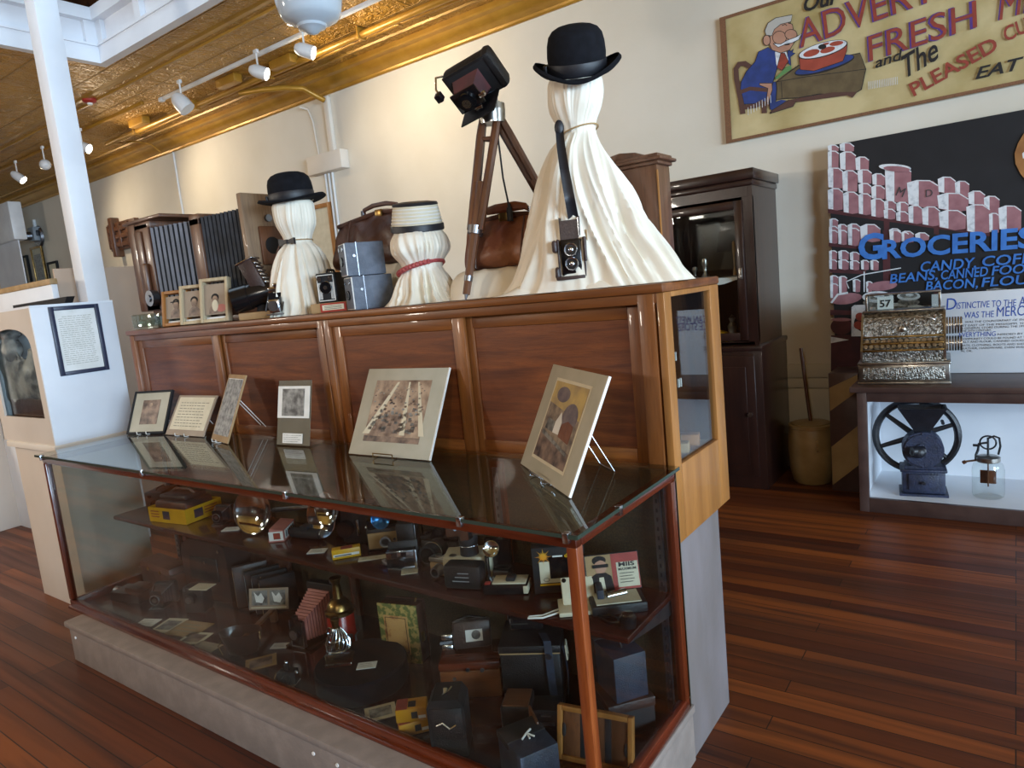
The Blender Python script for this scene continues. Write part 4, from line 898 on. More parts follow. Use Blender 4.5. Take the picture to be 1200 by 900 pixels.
def b6(t, w, h):
    M['yel'] = photo_mat('pale_yellow_sky', '#c9ae6a', '#a08a64', 14); M['lil'] = photo_mat('lilac_tint', '#7b6f70', '#5c525c', 30); M['sceneg'] = photo_mat('tinted_scene', '#9c8c78', '#5d4f48', 26)
    B(0, w, 0, .006, 0, h, .001).done('mount', t, 'matb'); B(w-.002, w+.004, -.001, .007, 0, h).done('white_edge', t, 'cardw')
    x0, x1, z0, z1 = w*.2, w*.8, h*.15, h*.86
    B(x0-.01, x1+.01, -.0008, 0, z0-.01, z1+.01).done('border', t, 'card')
    p = MB().m('sceneg'); p.box(x0, x1, -.0014, 0, z0, z1); W, H = x1-x0, z1-z0
    def quad(m, pts, d=.0018): p.m(m).raw([(x0+u*W, -d, z0+v*H) for u, v in pts], [tuple(range(len(pts)))])
    quad('yel', [(0, .72), (1, .6), (1, 1), (0, 1)]); quad('sepiad', [(0, 0), (1, 0), (1, .2), (0, .34)])
    p.m('lil').raw([(x0+W*(.34+.2*math.cos(a*PI/10)), -.002, z0+H*(.85+.1*math.sin(a*PI/10))) for a in range(20)], [tuple(range(20))])
    p.raw([(x0+W*(.72+.22*math.cos(a*PI/10)), -.0019, z0+H*(.6+.18*math.sin(a*PI/10))) for a in range(20)], [tuple(range(20))])
    quad('cardw', [(.36, .36), (.55, .36), (.55, .52), (.46, .64), (.36, .5)], .0022); quad('brownl', [(.56, .34), (.9, .3), (.9, .52), (.72, .56), (.56, .5)], .0021); quad('bwdark', [(.1, .38), (.36, .36), (.34, .5), (.12, .52)], .0021)
    quad('bwdark', [(.05, .3), (.95, .16), (.95, .2), (.05, .36)], .0023)
    p.done('photograph', t, smooth=False)
easel_print('large tinted photograph with yellow sky in a grey mount near the case corner', 'mounted photograph', (-1.349, 1.838, GT+.004), .44, -37.5, .352, 25, b6)
easel('chrome wire easel behind the tinted photograph near the case corner', (-1.349, 1.838, GT), .44, -37.5, 25, 'chrome', .17, .2)
# ================================================================ ON TOP OF THE OAK CABINET
KT = KZ1+.001
def smooth_prof(prof, z):
    for i in range(len(prof)-1):
        a, c = prof[i], prof[i+1]
        if a[0] <= z <= c[0]:
            h = c[0]-a[0]; t = (z-a[0])/h; p, q = prof[max(0, i-1)], prof[min(len(prof)-1, i+2)]; out = []
            for k in range(len(a)):
                m0 = (c[k]-p[k])/(c[0]-p[0])*h; m1 = (q[k]-a[k])/(q[0]-a[0])*h
                out.append((2*t**3-3*t*t+1)*a[k]+(t**3-2*t*t+t)*m0+(3*t*t-2*t**3)*c[k]+(t**3-t*t)*m1)
            return out
    return prof[-1]
def drape(b, prof, seed, nf=None, nu=220, nv=90, hem=.0):
    z1 = prof[-1][0]; zn = next((q[0] for q in prof if q[3] < .09), .1)
    def rg(x, y, z): return 1-2.6*abs(MN.noise(Vector((x, y, z))))
    def fn(u, v):
        z = z1*v; _, rx, ry, am, ox, oy = smooth_prof(prof, z); th = 2*PI*u; c, s_ = math.cos(th), math.sin(th)
        w = .35*MN.noise(Vector((c*1.5, s_*1.5, z*2.2+seed*7)))+.5*(z-.3)*math.sin(seed)
        c2, s2 = math.cos(th+w), math.sin(th+w)
        k = 1.0 if z < zn else 1.3
        f = rg(c2*2.0*k, s2*2.0*k, z*.9+seed)+.6*rg(c2*4.3*k+5, s2*4.3*k, z*1.6+seed)+.25*rg(c2*9, s2*9, z*3+seed)
        big = MN.noise(Vector((c*1.1, s_*1.1, z*4.5+seed*3.1)))
        am = max(0, am); m = 1+am*(f-.6)*.55+(.16*big if am > 0 else 0)*min(1, am/.1)
        if hem and z < .06: m += hem*(1-z/.06)**2*(.5+1.6*MN.noise(Vector((c*2.2, s_*2.2, seed))))
        return (ox+rx*m*c, oy+ry*m*s_, max(.001, z))
    b.grid(fn, nu, nv, True)
    return b
def cord(b, z, rx, ry, ox, oy, r, tilt=0, wob=0.0, n=60):
    pts = [(ox+rx*math.cos(2*PI*i/n), oy+ry*math.sin(2*PI*i/n), z+tilt*math.cos(2*PI*i/n)+wob*math.sin(4*PI*i/n)) for i in range(n)]
    b.tube(pts, r, 6, True); return b
def bowler(name, label, loc, Rb, hc, rot, group=None, oval=.86, curl=.03, feather=False):
    t = thing(name, label, 'hat', loc, rot=rot); rc = Rb*.66
    prof = [(0, 0), (.0001, hc), (rc*.3, hc*.995), (rc*.55, hc*.965), (rc*.76, hc*.9), (rc*.9, hc*.79), (rc*.97, hc*.62), (rc, hc*.4), (rc*.985, hc*.2), (rc*.975, .012), (rc*.99, .002)][1:]
    b = MB(); b.lathe(prof[::-1], 48, 1, oval); b.done('crown', t, 'felt')
    def br(u, v):
        a = 2*PI*u; q = (rc*.96+(Rb-rc*.96)*min(v, .86)/.86); lift = curl*(abs(math.cos(a))**1.6)*(min(v, .86)/.86)**1.8-.012*(abs(math.sin(a))**2)*v
        roll = max(0, (v-.86)/.14); q2 = q-.008*roll; zz = lift+.014*math.sin(min(v, .86)/.86*PI/2)*.3+.009*roll
        return (q2*math.cos(a), q2*oval*math.sin(a)*1.04, zz)
    b = MB(); b.grid(br, 64, 16, True)
    def br2(u, v): p = br(u, v); return (p[0], p[1], p[2]-.004)
    b.grid(br2, 64, 16, True); b.done('brim', t, 'felt')
    b = MB(); n = 48
    b.lathe([(rc*1.0, .004), (rc*1.012, .006), (rc*1.016, .04), (rc*1.005, .042)], 48, 1, oval)
    b.box(-rc-.012, -rc-.002, -.022, .022, .006, .04, .004).box(-rc-.016, -rc-.004, -.006, .006, .008, .038, .002); b.done('band', t, 'ribbon')
    return t
# ---- left draped figure and its bowler
f1 = Vector((-2.745, 2.15, KT)); t = thing('draped_figure', 'left draped head form of ivory silk, tied with a small black bow', 'draped head form', f1)
b = MB(); drape(b, [(0, .165, .15, .3, 0, 0), (.02, .16, .145, .3, 0, 0), (.1, .145, .135, .28, 0, 0), (.22, .125, .115, .26, 0, 0), (.3, .095, .085, .2, 0, 0), (.335, .066, .062, .08, 0, 0), (.36, .068, .064, .08, 0, 0), (.42, .095, .09, .1, 0, 0), (.49, .1, .095, .06, 0, 0), (.518, .094, .09, .01, 0, 0), (.535, .075, .072, .0, 0, 0), (.6, .05, .05, 0, 0, 0), (.615, .01, .01, 0, 0, 0)], 3, hem=.12)
b.done('cloth', t, 'cloth', ang=80)
MB().m('tan'); cord(MB(), .345, .07, .066, 0, 0, .003).done('cord', t, 'tan')
b = MB(); cb = math.cos(R(-72)); a0 = R(-78)
c_ = Vector((.075*math.cos(a0), .075*math.sin(a0), .34)); b.X = Matrix.Translation(c_) @ Matrix.Rotation(a0+PI/2, 4, 'Z')
b.prism([(-.045, -.018), (-.008, -.005), (.008, -.005), (.045, -.016), (.045, .014), (.008, .006), (-.008, .006), (-.045, .016)], -.008, .004).box(-.009, .009, -.011, .004, -.009, .009, .002)
b.done('bow', t, 'ribbon')
bowler('bowler_hat', 'black bowler hat on the left draped figure', (f1.x, f1.y, KT+.525), .157, .135, (R(3), R(-3), R(40)), curl=.012, oval=.93)
# folding camera hanging on the left figure
p = A(333, 367, y=2.035); t = thing('folding_camera', 'small chrome and black folding camera strapped to the left draped figure', 'camera', (p.x, 2.02, KT+.012), R(35))
b = MB(); b.box(-.05, .055, .0, .035, 0, .105, .008); b.done('body', t, 'black')
MB().box(-.05, .055, -.001, .036, .1, .13, .008).box(-.02, .02, -.008, .03, .125, .145, .004).done('top_plate', t, 'chrome')
MB().box(-.045, .03, -.075, -.0, .0, .006, .002).tube([(-.045, -.005, .09), (-.045, -.07, .02)], .004).tube([(.03, -.005, .09), (.03, -.07, .02)], .004).done('bed', t, 'steel')
MB().box(-.03, .02, -.07, -.055, .01, .07, .004).cyl((-.005, -.085, .04), (-.005, -.07, .04), .024, .022).done('lens_board', t, 'chrome')
b = MB(); b.prism([(-.04, .008), (.03, .008), (.03, .1), (-.04, .1)], -.03, -.001).prism([(-.03, .012), (.02, .012), (.02, .08), (-.03, .08)], -.055, -.03); b.done('bellows', t, 'blackp')
MB().tube([(-.05, .015, .1), (-.045, .07, .2), (.0, .075, .3), (.03, .09, .36)], .0035, 6).tube([(.055, .015, .1), (.075, .03, .22), (.08, .06, .32), (.05, .09, .37)], .0035, 6).done('strap', t, 'leatherstrap')
tag(MB().box(-.07, .11, -.03, .03, 0, .012, .003).done('base_plate', mt='glass', loc=(p.x, 2.02, KT), rz=R(35)), 'clear acrylic foot under the strapped folding camera', 'stand')
# ---- studio bellows camera
t = thing('studio_camera', 'large old wooden studio camera with two black bellows on the cabinet', 'camera', (0, 0, KT))
y0, y1, z0, z1 = 2.085, 2.425, .14, .56
b = MB(); b.box(-4.02, -3.06, 2.12, 2.16, .03, .11, .005).box(-4.02, -3.06, 2.36, 2.4, .03, .11, .005).box(-4.06, -3.0, 2.1, 2.42, 0, .03, .004).box(-4.08, -3.88, 2.1, 2.42, .03, .14, .005); b.done('base_rails', t, 'walnutx')
b = MB(); b.box(-4.19, -4.11, y0, y1, .1, .6, .006).box(-4.11, -3.96, y0, y0+.04, .1, .59, .005).box(-4.11, -3.96, y1-.04, y1, .1, .59, .005).box(-4.11, -3.93, y0, y1, .56, .6, .005).box(-4.11, -3.93, y0, y1, .1, .15, .005).box(-4.1, -4.03, y0-.012, y0, .16, .55, .004); b.done('rear_frame', t, 'walnut')
b = MB(); b.box(-4.22, -3.8, y0-.01, y1+.01, .6, .62, .005); b.done('top_board', t, 'walnutx')
MB().cyl((-3.99, y0-.04, .17), (-3.99, y0, .17), .045, n=24).cyl((-3.99, y0-.048, .17), (-3.99, y0-.04, .17), .02).done('focus_knob', t, 'steel')
MB().box(-4.045, -4.005, y0-.03, y0, .17, .37, .014).done('lever', t, 'walnut')
b = MB(); b.box(-3.535, -3.445, y0, y0+.05, .11, .55, .006).box(-3.535, -3.445, y1-.05, y1, .11, .55, .006).box(-3.535, -3.445, y0, y1, .51, .57, .006).box(-3.535, -3.445, y0, y1, .1, .16, .006); b.done('middle_frame', t, 'walnut')
b = MB(); b.box(-3.065, -3.03, y0-.015, y1+.01, .08, .61, .006); b.done('lens_board', t, 'greywood')
b = MB(); b.box(-3.03, -3.015, 2.14, 2.27, .26, .45, .006); b = b.done('shutter_plate', t, 'walnut')
MB().cyl((-3.02, 2.205, .355), (-3.012, 2.205, .355), .042, n=28).done('lens_hole', b, 'blackm')
MB().cyl((-3.03, 2.205, .49), (-3.015, 2.205, .49), .018, n=16).done('screw', b, 'steel'); MB().cyl((-3.03, 2.205, .22), (-3.015, 2.205, .22), .018, n=16).done('screw', b, 'steel')
M['bellowslit'] = mat('lit_bellows_flat', '#4c5360', .6, c2='#666f80', vs=9, stretch=(1, 1, .5))  # daylight on the black pleats painted in as blue-grey flats
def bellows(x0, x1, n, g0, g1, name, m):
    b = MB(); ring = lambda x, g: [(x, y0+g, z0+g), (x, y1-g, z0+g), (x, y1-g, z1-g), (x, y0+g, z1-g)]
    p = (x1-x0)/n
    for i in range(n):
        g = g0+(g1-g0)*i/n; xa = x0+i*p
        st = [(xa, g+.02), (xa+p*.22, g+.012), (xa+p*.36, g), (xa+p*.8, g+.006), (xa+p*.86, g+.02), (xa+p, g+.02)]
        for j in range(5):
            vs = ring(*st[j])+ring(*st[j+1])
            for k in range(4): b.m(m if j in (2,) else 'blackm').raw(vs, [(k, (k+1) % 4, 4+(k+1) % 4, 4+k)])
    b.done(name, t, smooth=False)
M['bellowsdim'] = mat('dim_bellows_flat', '#16181d', .75, c2='#30353f', vs=9)  # less lit copy of the same black cloth, for the second bellows
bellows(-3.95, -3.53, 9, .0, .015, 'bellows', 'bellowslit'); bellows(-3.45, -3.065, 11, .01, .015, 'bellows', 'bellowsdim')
# glass plate holder
p = A(182, 381, z=KT); p = Vector((-3.98, 2.02, KT)); t = thing('glass_block', 'clear pressed glass dish at the left end of the cabinet top', 'glass dish', p, R(20))
b = MB(); b.box(-.09, .09, -.035, .035, 0, .012, .004).box(-.09, .09, -.035, -.029, .012, .085, .003).box(-.09, .09, .029, .035, .012, .085, .003).box(-.09, -.084, -.03, .03, .012, .085, .003).box(.084, .09, -.03, .03, .012, .085, .003); b.done('tray', t, 'glassg')
b = MB(); b.box(-.06, .05, -.028, .028, .014, .05, .006); b.done('inner_block', t, 'glassg')
tag(MB().box(-.13, .13, -.03, .03, 0, .07, .006).done('glass_block', mt='glassg', loc=(-3.86, 2.055, KT)), 'greenish glass block half behind the small portrait frames', 'glass block')
# three little portraits in wooden frames
for i, (px, lab, fm) in enumerate(((213, 'leftmost small wooden frame, portrait of a woman in a hat', 'oakpale'), (238, 'middle small wooden frame, portrait of a dark haired woman', 'card'), (265, 'small wooden frame next to the black lamp, portrait of a child', 'card'))):
    x = (-3.655, -3.475, -3.28)[i]; h = (.19, .205, .225)[i]; w = .165
    t = bpy.data.objects.new('small_portrait', None); COL.objects.link(t); tag(t, lab, 'framed portrait', 'small portraits on the cabinet')
    t.matrix_world = Matrix.Translation((x, 2.0, KT+.002)) @ Matrix.Rotation(R(22), 4, 'Z') @ Matrix.Rotation(-R(10), 4, 'X')
    b = MB(); d = .035
    rimbox(b, -w/2, w/2, 0, h, .017, -d/2, d/2)
    b.done('frame', t, 'oakpale' if i == 0 else M.setdefault('palewood', wood('pale_driftwood', '#a89473', '#cfc0a0', 'z', .6)))
    c = B(-w/2+.015, w/2-.015, -.004, .002, .04, h-.03).done('print', t, 'taupemount')
    b = MB(); zc = h*.52
    b.m('sepiad').raw([(-.038, -.006, .045), (.042, -.006, .045), (.034, -.006, .075), (.012, -.006, .092), (-.012, -.006, .092), (-.032, -.006, .075)], [(0, 1, 2, 3, 4, 5)])
    b.m('sepia').sph((0, -.006, .112), (.018, .001, .023)); b.m('blackm').sph((0, -.0052, .126), (.022, .001, .02))
    if i == 0: b.m('blackm').box(-.034, .034, -.0075, -.0065, .126, .132)
    if i == 2: b.m('card').sph((.0, -.007, .085), (.018, .001, .03)); b.m('pinkb').sph((.035, -.006, .07), (.028, .001, .02))
    b.done('portrait', c, smooth=False)
    B(-w/2+.02, w/2-.02, .006, .03, 0.0, .03, .002).done('foot', t, 'cardw')
# black lamp house with tube
p = A(300, 365, y=2.03); t = thing('darkroom_lamp', 'black enamelled projector lamp house with a short tube pointing left', 'lamp house', (-2.97, 2.03, KT+.035))
ax = Vector((-.72, -.66, -.18)).normalized(); q = ax.to_track_quat('Z', 'Y').to_matrix().to_4x4()
b = MB(); b.X = Matrix.Translation((0.02, .02, .085)) @ q; b.lathe([(.0, -.05), (.055, -.05), (.06, -.02), (.06, .05), (.063, .052), (.063, .13), (.06, .13), (.058, .06), (.02, .04), (0, .04)], 32); b.done('tube', t, 'blackp')
b = MB(); b.X = Matrix.Translation((0.03, .03, .1)) @ Matrix.Rotation(R(35), 4, 'Z') @ Matrix.Rotation(R(-22), 4, 'Y'); b.box(-.035, .035, -.05, .05, .0, .15, .006); b.done('housing', t, 'browncase')
b = MB(); b.X = Matrix.Translation((0.03, .03, .1)) @ Matrix.Rotation(R(35), 4, 'Z') @ Matrix.Rotation(R(-22), 4, 'Y')
for k in range(6): b.box(.036, .044, -.045, .045, .02+k*.02, .03+k*.02, .002)
b.box(-.045, .045, -.055, .055, .148, .156, .003); b.done('cooling_fins', t, 'chrome')
MB().cyl((.02, .02, -.0), (.02, .02, .05), .03, .02, 16).done('foot', t, 'blackm')
tag(MB().box(-.11, .1, -.045, .045, 0, .034, .004).done('box', mt='tan', loc=(-2.93, 2.03, KT), rz=R(12)), 'flat tan box under the black projector lamp house', 'box')
# box camera with a striped face on a little film box
p = A(404, 357, y=2.03); t = thing('film_box', 'small cream cardboard film box with a red label below the striped box camera', 'box', (-2.44, 2.06, KT), R(20))
MB().box(-.09, .09, -.05, .05, 0, .042, .003).done('carton', t, 'tan'); MB().box(-.04, .085, -.054, -.05, .002, .04).done('label', t, 'redc'); b = MB(); b.m('card').box(-.03, .075, -.0555, -.054, .01, .033)
b.m('ink')
for k in range(3): b.box(-.02, .065, -.0562, -.0555, .014+k*.006, .016+k*.006)
b.done('print', t)
def box_camera(name, label, loc, rz, w, d, h, body, face, group=None, strap=True):
    t = thing(name, label, 'camera', loc, rz, group)
    MB().box(-w/2, w/2, 0, d, 0, h, .004).done('body', t, body)
    b = MB(); b.box(-w/2+.003, w/2-.003, -.004, .001, .003, h-.003, .001); b.done('face_plate', t, face)
    return t
t = box_camera('box_camera', 'black box camera with a silver art deco striped face on a small film box', (-2.455, 2.04, KT+.0425), R(24), .09, .12, .13, 'black', 'blackm')
b = MB().m('cardw'); w, h = .08, .12
for q in ((-.04, -.037, .008, .122), (.037, .04, .008, .122), (-.04, .04, .008, .011), (-.04, .04, .119, .122)): b.box(q[0], q[1], -.0055, -.004, q[2], q[3])
for k in range(4):
    for s_ in (-1, 1): b.box(s_*(.022+k*.0045)-.001, s_*(.022+k*.0045)+.001, -.0055, -.004, .016, .088)
b.done('stripes', t)
b = MB(); b.cyl((0, -.012, .066), (0, -.004, .066), .026, n=28).m('chrome'); b.done('lens_ring', t, 'blackp')
MB().tube([(.026*math.cos(2*PI*k/30), -.008, .066+.026*math.sin(2*PI*k/30)) for k in range(30)], .003, 6, True).cyl((0, -.014, .066), (0, -.011, .066), .009).done('lens', t, 'chrome')
MB().cyl((-.026, -.01, .105), (-.026, -.004, .105), .011).done('finder_window', t, 'chrome'); MB().cyl((.026, -.01, .105), (.026, -.004, .105), .011).done('finder_window', t, 'chrome'); MB().box(-.01, .01, .04, .06, .13, .138, .002).done('catch', t, 'chrome')
MB().tube([(0, .02, .13), (0, .03, .143), (0, .09, .143), (0, .1, .13)], .005, 6).done('handle', t, 'black')
# two blue grey box cameras, one on the other
def blue_cam(label, z, w, d, h, rz, x, y):
    t = box_camera('box_camera', label, (x, y, z), rz, w, d, h, 'bluegrey', 'cardw', 'blue grey box cameras on the cabinet')
    MB().box(-w/2+.006, w/2-.006, -.006, -.003, .006, h-.006, .001).done('front_panel', t, 'bluegrey'); MB().cyl((0, -.012, h*.45), (0, -.004, h*.45), .02, n=20).done('lens', t, 'blackp')
    for s_ in (-1, 1): MB().cyl((s_*w*.27, -.009, h*.82), (s_*w*.27, -.004, h*.82), .009).done('finder_window', t, 'chrome')
    b = MB(); b.box(-w/2-.001, w/2+.001, d*.27, d*.27+.004, -.0, h+.001); b.done('seam', t, 'steel'); MB().cyl((w/2, d*.2, h*.6), (w/2+.006, d*.2, h*.6), .006).done('catch', t, 'steel')
blue_cam('lower blue grey box camera of the stacked pair on the cabinet', KT, .105, .175, .14, R(-24), -2.285, 2.02)
blue_cam('upper blue grey box camera stacked on another one', KT+.142, .1, .165, .138, R(-27), -2.3, 2.02)
# ---- leather bags
def bag(name, label, loc, L, D, H, m, rz, seed, tall=0, handle='arch', sag=.0):
    t = thing(name, label, 'leather bag', loc, rz); rr = random.Random(seed)
    def fn(u, v):   # u round the section, v along the length
        x = (v-.5)*L; e = abs(v-.5)*2; a = 2*PI*u
        top = H*(1-tall*e*.25); hw = D/2
        sx, sz = math.cos(a), math.sin(a)
        n = 3.2; q = (abs(sx)**n+abs(sz)**n)**(-1/n); y = sx*q*hw; z = (sz*q*.5+.5)*top
        k = z/top; y *= (1-.72*max(0, k)**1.4)           # narrowing to the frame at the top
        x2 = x*(1-.10*k*(1 if e > .8 else e*.9)); 
        if v in (0, 1): pass
        nz = MN.noise(Vector((x*6, y*7, z*6+seed))); nz2 = MN.noise(Vector((x*16, y*16, z*14+seed)))
        b_ = 1-max(0, (e-.82)/.18)**2*.5
        return (x2+.02*nz*e, y*b_*(1+.22*nz)+.013*nz2*math.copysign(1, y or 1), max(.001, z*(1-.0*e)+.006*nz*k-sag*H*(1-e*e)*k*.3))
    b = MB(); b.grid(fn, 56, 40, True)
    for v in (0, 1): 
        ring = [fn(i/56, v) for i in range(56)]; b.raw(ring, [list(range(56))])
    b.done('body', t, m, ang=60)
    zt = H-sag*H*.2
    b = MB(); b.tube([((u-.5)*L*.92, .012+.003*math.sin(u*20), zt-.006-tall*H*.25*abs(u-.5)*1.6+.012*(1-abs(u-.5)*2)) for u in [i/14 for i in range(15)]], .011, 8).tube([((u-.5)*L*.92, -.012, zt-.008-tall*H*.25*abs(u-.5)*1.6+.012*(1-abs(u-.5)*2)) for u in [i/14 for i in range(15)]], .011, 8); b.done('mouth_frame', t, 'brownl2')
    b = MB()
    if handle == 'arch': b.tube([(-.11, 0, zt+.005), (-.1, -.01, zt+.022), (-.04, -.012, zt+.034), (.04, -.012, zt+.034), (.1, -.01, zt+.022), (.11, 0, zt+.005)], [.007, .009, .011, .011, .009, .007], 8)
    else:
        b.tube([(-.1, -.0, zt+.012), (-.09, -.02, zt+.025), (-.03, -.02, zt+.03), (.05, -.02, zt+.03), (.09, -.01, zt+.025), (.1, 0, zt+.012)], [.008, .013, .02, .02, .013, .008], 8)
    b.done('handle', t, m)
    MB().tube([(-.11, -.012, zt-.01), (-.11, -.012, zt+.02)], .008).done('ring', t, 'steel'); MB().tube([(.11, -.012, zt-.01), (.11, -.012, zt+.02)], .008).done('ring', t, 'steel'); MB().box(-.02, .02, -.03, -.014, zt-.02, zt+.012, .003).done('clasp', t, 'brass')
    for x in (-L*.27, L*.27): MB().tube([(x, -D*.505*(1-.72*k**1.4)-.004, H*k*.96+.008) for k in [i/12 for i in range(12)]], .004, 6).done('seam', t, 'brownl2')
    return t
def lump(label, x, y, rx, ry, h, seed, flat=.8):
    def fn(u, v):
        a = 2*PI*u; r = math.sin(v*PI/2) if v < 1 else 1
        n = MN.noise(Vector((math.cos(a)*1.6*r, math.sin(a)*1.6*r, seed))); n2 = 1-2*abs(MN.noise(Vector((math.cos(a)*2.4*r, math.sin(a)*2.4*r, seed+9))))
        z = h*(1-r**6)*(1+.03*n2*r)+.012*n2*r*(1-r**8)
        return (rx*r*(1+.16*n)*math.cos(a), ry*r*(1+.12*n)*math.sin(a), max(.001, z))
    b = MB(); b.grid(fn, 72, 26, True); return tag(b.done('draped_block', mt='cloth', loc=(x, y, KT), ang=70), label, 'draped block')
lump('ivory silk covered block below the long dark brown leather bag', -2.31, 2.31, .31, .1, .185, 4)
bag('leather_bag', 'long dark brown leather bag behind the blue grey box cameras', (-2.33, 2.31, KT+.188), .6, .2, .24, 'brownl2', R(3), 5, .5, 'arch', .1)
lump('ivory silk covered block below the smaller reddish brown bag', -1.66, 2.23, .25, .16, .105, 8)
bag('leather_bag', 'smaller reddish brown doctor bag between the tripod and tall figure', (-1.6, 2.25, KT+.108), .37, .2, .2, 'brownl', R(6), 9, .15, 'flat', .1)
# ---- middle figure with a pillbox hat
f2 = Vector((-1.97, 2.14, KT)); t = thing('draped_figure', 'middle short draped head form of ivory silk with a pink cord', 'draped head form', f2)
b = MB(); drape(b, [(0, .15, .12, .32, 0, 0), (.03, .135, .115, .32, 0, 0), (.1, .105, .095, .26, 0, 0), (.14, .086, .079, .08, 0, 0), (.165, .09, .085, .12, 0, 0), (.21, .118, .112, .2, 0, 0), (.26, .116, .111, .14, 0, 0), (.29, .098, .096, .04, 0, 0), (.31, .085, .085, 0, 0, 0), (.35, .01, .01, 0, 0, 0)], 7, hem=.3); b.done('cloth', t, 'cloth', ang=80)
cord(MB(), .145, .093, .086, 0, 0, .008, .022).done('cord', t, 'pinkcord')
b = MB()
for k in range(14): a = R(-150+k*9); b.sph((.1*math.cos(a), .093*math.sin(a), .145+.022*math.cos(a)), .011, 8, 6)
b.done('knots', t, 'pinkcord')
hp = Vector((f2.x, f2.y, KT+.293)); t = thing('pillbox_hat', 'cream pillbox hat with black braid on the middle draped figure', 'hat', hp, rot=(R(6), R(6), 0))
b = MB(); b.lathe([(.104, 0), (.104, .02), (.098, .06), (.09, .1), (.083, .107), (.04, .112), (0, .113)], 40); b.done('crown', t, 'card')
b = MB(); b.lathe([(.106, 0), (.109, .003), (.108, .025), (.104, .027)], 40).lathe([(.091, .1), (.0925, .104), (.088, .112), (.05, .117), (0, .118)], 40); b.done('braid', t, 'ribbon')
b = MB()
for k in range(5): b.lathe([(.1035-k*.0028, .034+k*.013), (.1045-k*.0028, .036+k*.013), (.103-k*.0028, .039+k*.013)], 40)
b.done('straw_rows', t, 'cardw')
# ---- tripod with plate camera
ap = Vector((-1.585, 2.2, KT+.685)); t = thing('tripod', 'wooden tripod with brass fittings standing on the cabinet', 'tripod', ap)
def leg(foot, gap, nm):
    foot = Vector(foot)-ap; top = Vector((foot.x*.05, foot.y*.05, -.02)); d = (foot-top); n = d.normalized(); s_ = n.cross(Vector((0, 1, .2))).normalized()
    b = MB(); mid = top+d*.62
    for k in (-1, 1): b.tube([top+s_*gap*k, top+d*.1+s_*gap*k, mid+s_*gap*.55*k], [.013, .016, .016], 8)
    b.tube([top+d*.36, foot-n*.02], [.021, .014], 8); b.tube([top+d*.12-s_*gap, top+d*.12+s_*gap], .008, 6)
    g = b.done('leg', t, 'walnut')
    MB().cyl(mid-n*.015, mid+n*.015, .028, .026, 14).done('clamp', g, 'steel'); MB().cyl(foot-n*.09, foot-n*.07, .017, .016, 12).done('clamp', g, 'steel')
    MB().cyl(foot-n*.03, foot, .01, .003, 10).done('spike', g, 'steel')
leg((-1.66, 2.02, KT+.001), .034, 'a'); leg((-1.735, 2.125, KT+.001), .03, 'b'); leg((-1.34, 2.42, KT+.001), .011, 'c')
MB().cyl((0, 0, -.045), (0, 0, .0), .045, .05, 24).cyl((0, 0, .0), (0, 0, .022), .05, n=24).cyl((0, 0, .022), (0, 0, .03), .035, n=20).done('head', t, 'nickelp')
MB().box(-.02, .02, -.015, .02, .03, .075, .006).cyl((-.028, 0, .06), (.028, 0, .06), .014, n=14).done('tilt_joint', t, 'bluegrey')
MB().tube([(.03, -.02, -.1), (.035, -.02, -.25), (.05, -.02, -.36)], .0035, 6).cyl((.05, -.02, -.36), (.05, -.02, -.41), .011, .012).cyl((.05, -.02, -.345), (.05, -.02, -.36), .006).done('cable_release', t, 'blackm')
# the camera, tipped down
cc = A(556, 92, y=2.16)
def dirv(r, d, f): return (CR*r+CD*d+CF*f).normalized()
o_ = dirv(-.12, .80, -.55)                # optical axis
e1 = dirv(-.69, .72, 0); e1 = (e1-o_*e1.dot(o_)).normalized(); e2 = o_.cross(e1).normalized()
if e2.dot(CR) < 0: e2 = -e2
t = bpy.data.objects.new('plate_camera', None); COL.objects.link(t); tag(t, 'black folding plate camera with maroon bellows tipped down on the tripod', 'camera')
mw = Matrix((e2, -o_ if False else o_, e1)).transposed().to_4x4(); mw.translation = cc; t.matrix_world = mw
# local: x across (screen right-down), y along the lens, z down-left along the body
b = MB(); b.box(-.075, .075, -.03, .03, -.1, .1, .02); b.box(-.07, .07, .025, .032, -.095, .095, .002); b.done('body', t, 'black')
MB().box(-.078, .078, -.036, .036, -.116, -.07, .022).done('end_roll', t, 'black')
MB().prism([(-.06, -.085), (.066, -.085), (.066, .08), (-.06, .08)], .032, .034).done('opening', t, 'blackm')
b = MB(); K = 14
for i in range(K):
    g0, g1 = (0 if i % 2 else .006), (.006 if i % 2 else 0); ya, yb = .034+i*.0065, .034+(i+1)*.0065; sh = 1-.3*i/K; s2 = 1-.3*(i+1)/K
    vs = [(sx*(.045*sh-g0), ya, sz*(.06*sh-g0)+.005) for sx, sz in ((-1, -1), (1, -1), (1, 1), (-1, 1))]+[(sx*(.045*s2-g1), yb, sz*(.06*s2-g1)+.005) for sx, sz in ((-1, -1), (1, -1), (1, 1), (-1, 1))]
    b.raw(vs, [(k, (k+1) % 4, 4+(k+1) % 4, 4+k) for k in range(4)])
b.done('bellows', t, 'maroon', smooth=False)
MB().box(-.04, .04, .123, .132, -.05, .06, .004).cyl((0, .132, .005), (0, .15, .005), .034, n=28).cyl((0, .15, .005), (0, .156, .005), .026, n=24).done('lens_standard', t, 'blackp')
MB().cyl((.0, .15, .005), (0, .158, .005), .017, n=20).box(.036, .05, .128, .14, -.03, .0, .002).box(-.005, .012, .125, .145, -.07, -.045, .003).done('shutter', t, 'chrome')
MB().box(.06, .066, .03, .165, -.075, .075, .002).done('bed', t, 'black')
MB().tube([(-.07, .01, .095), (-.085, .03, .11), (-.075, .1, .1), (-.055, .13, .085)], .004, 6).done('strap', t, 'chrome')
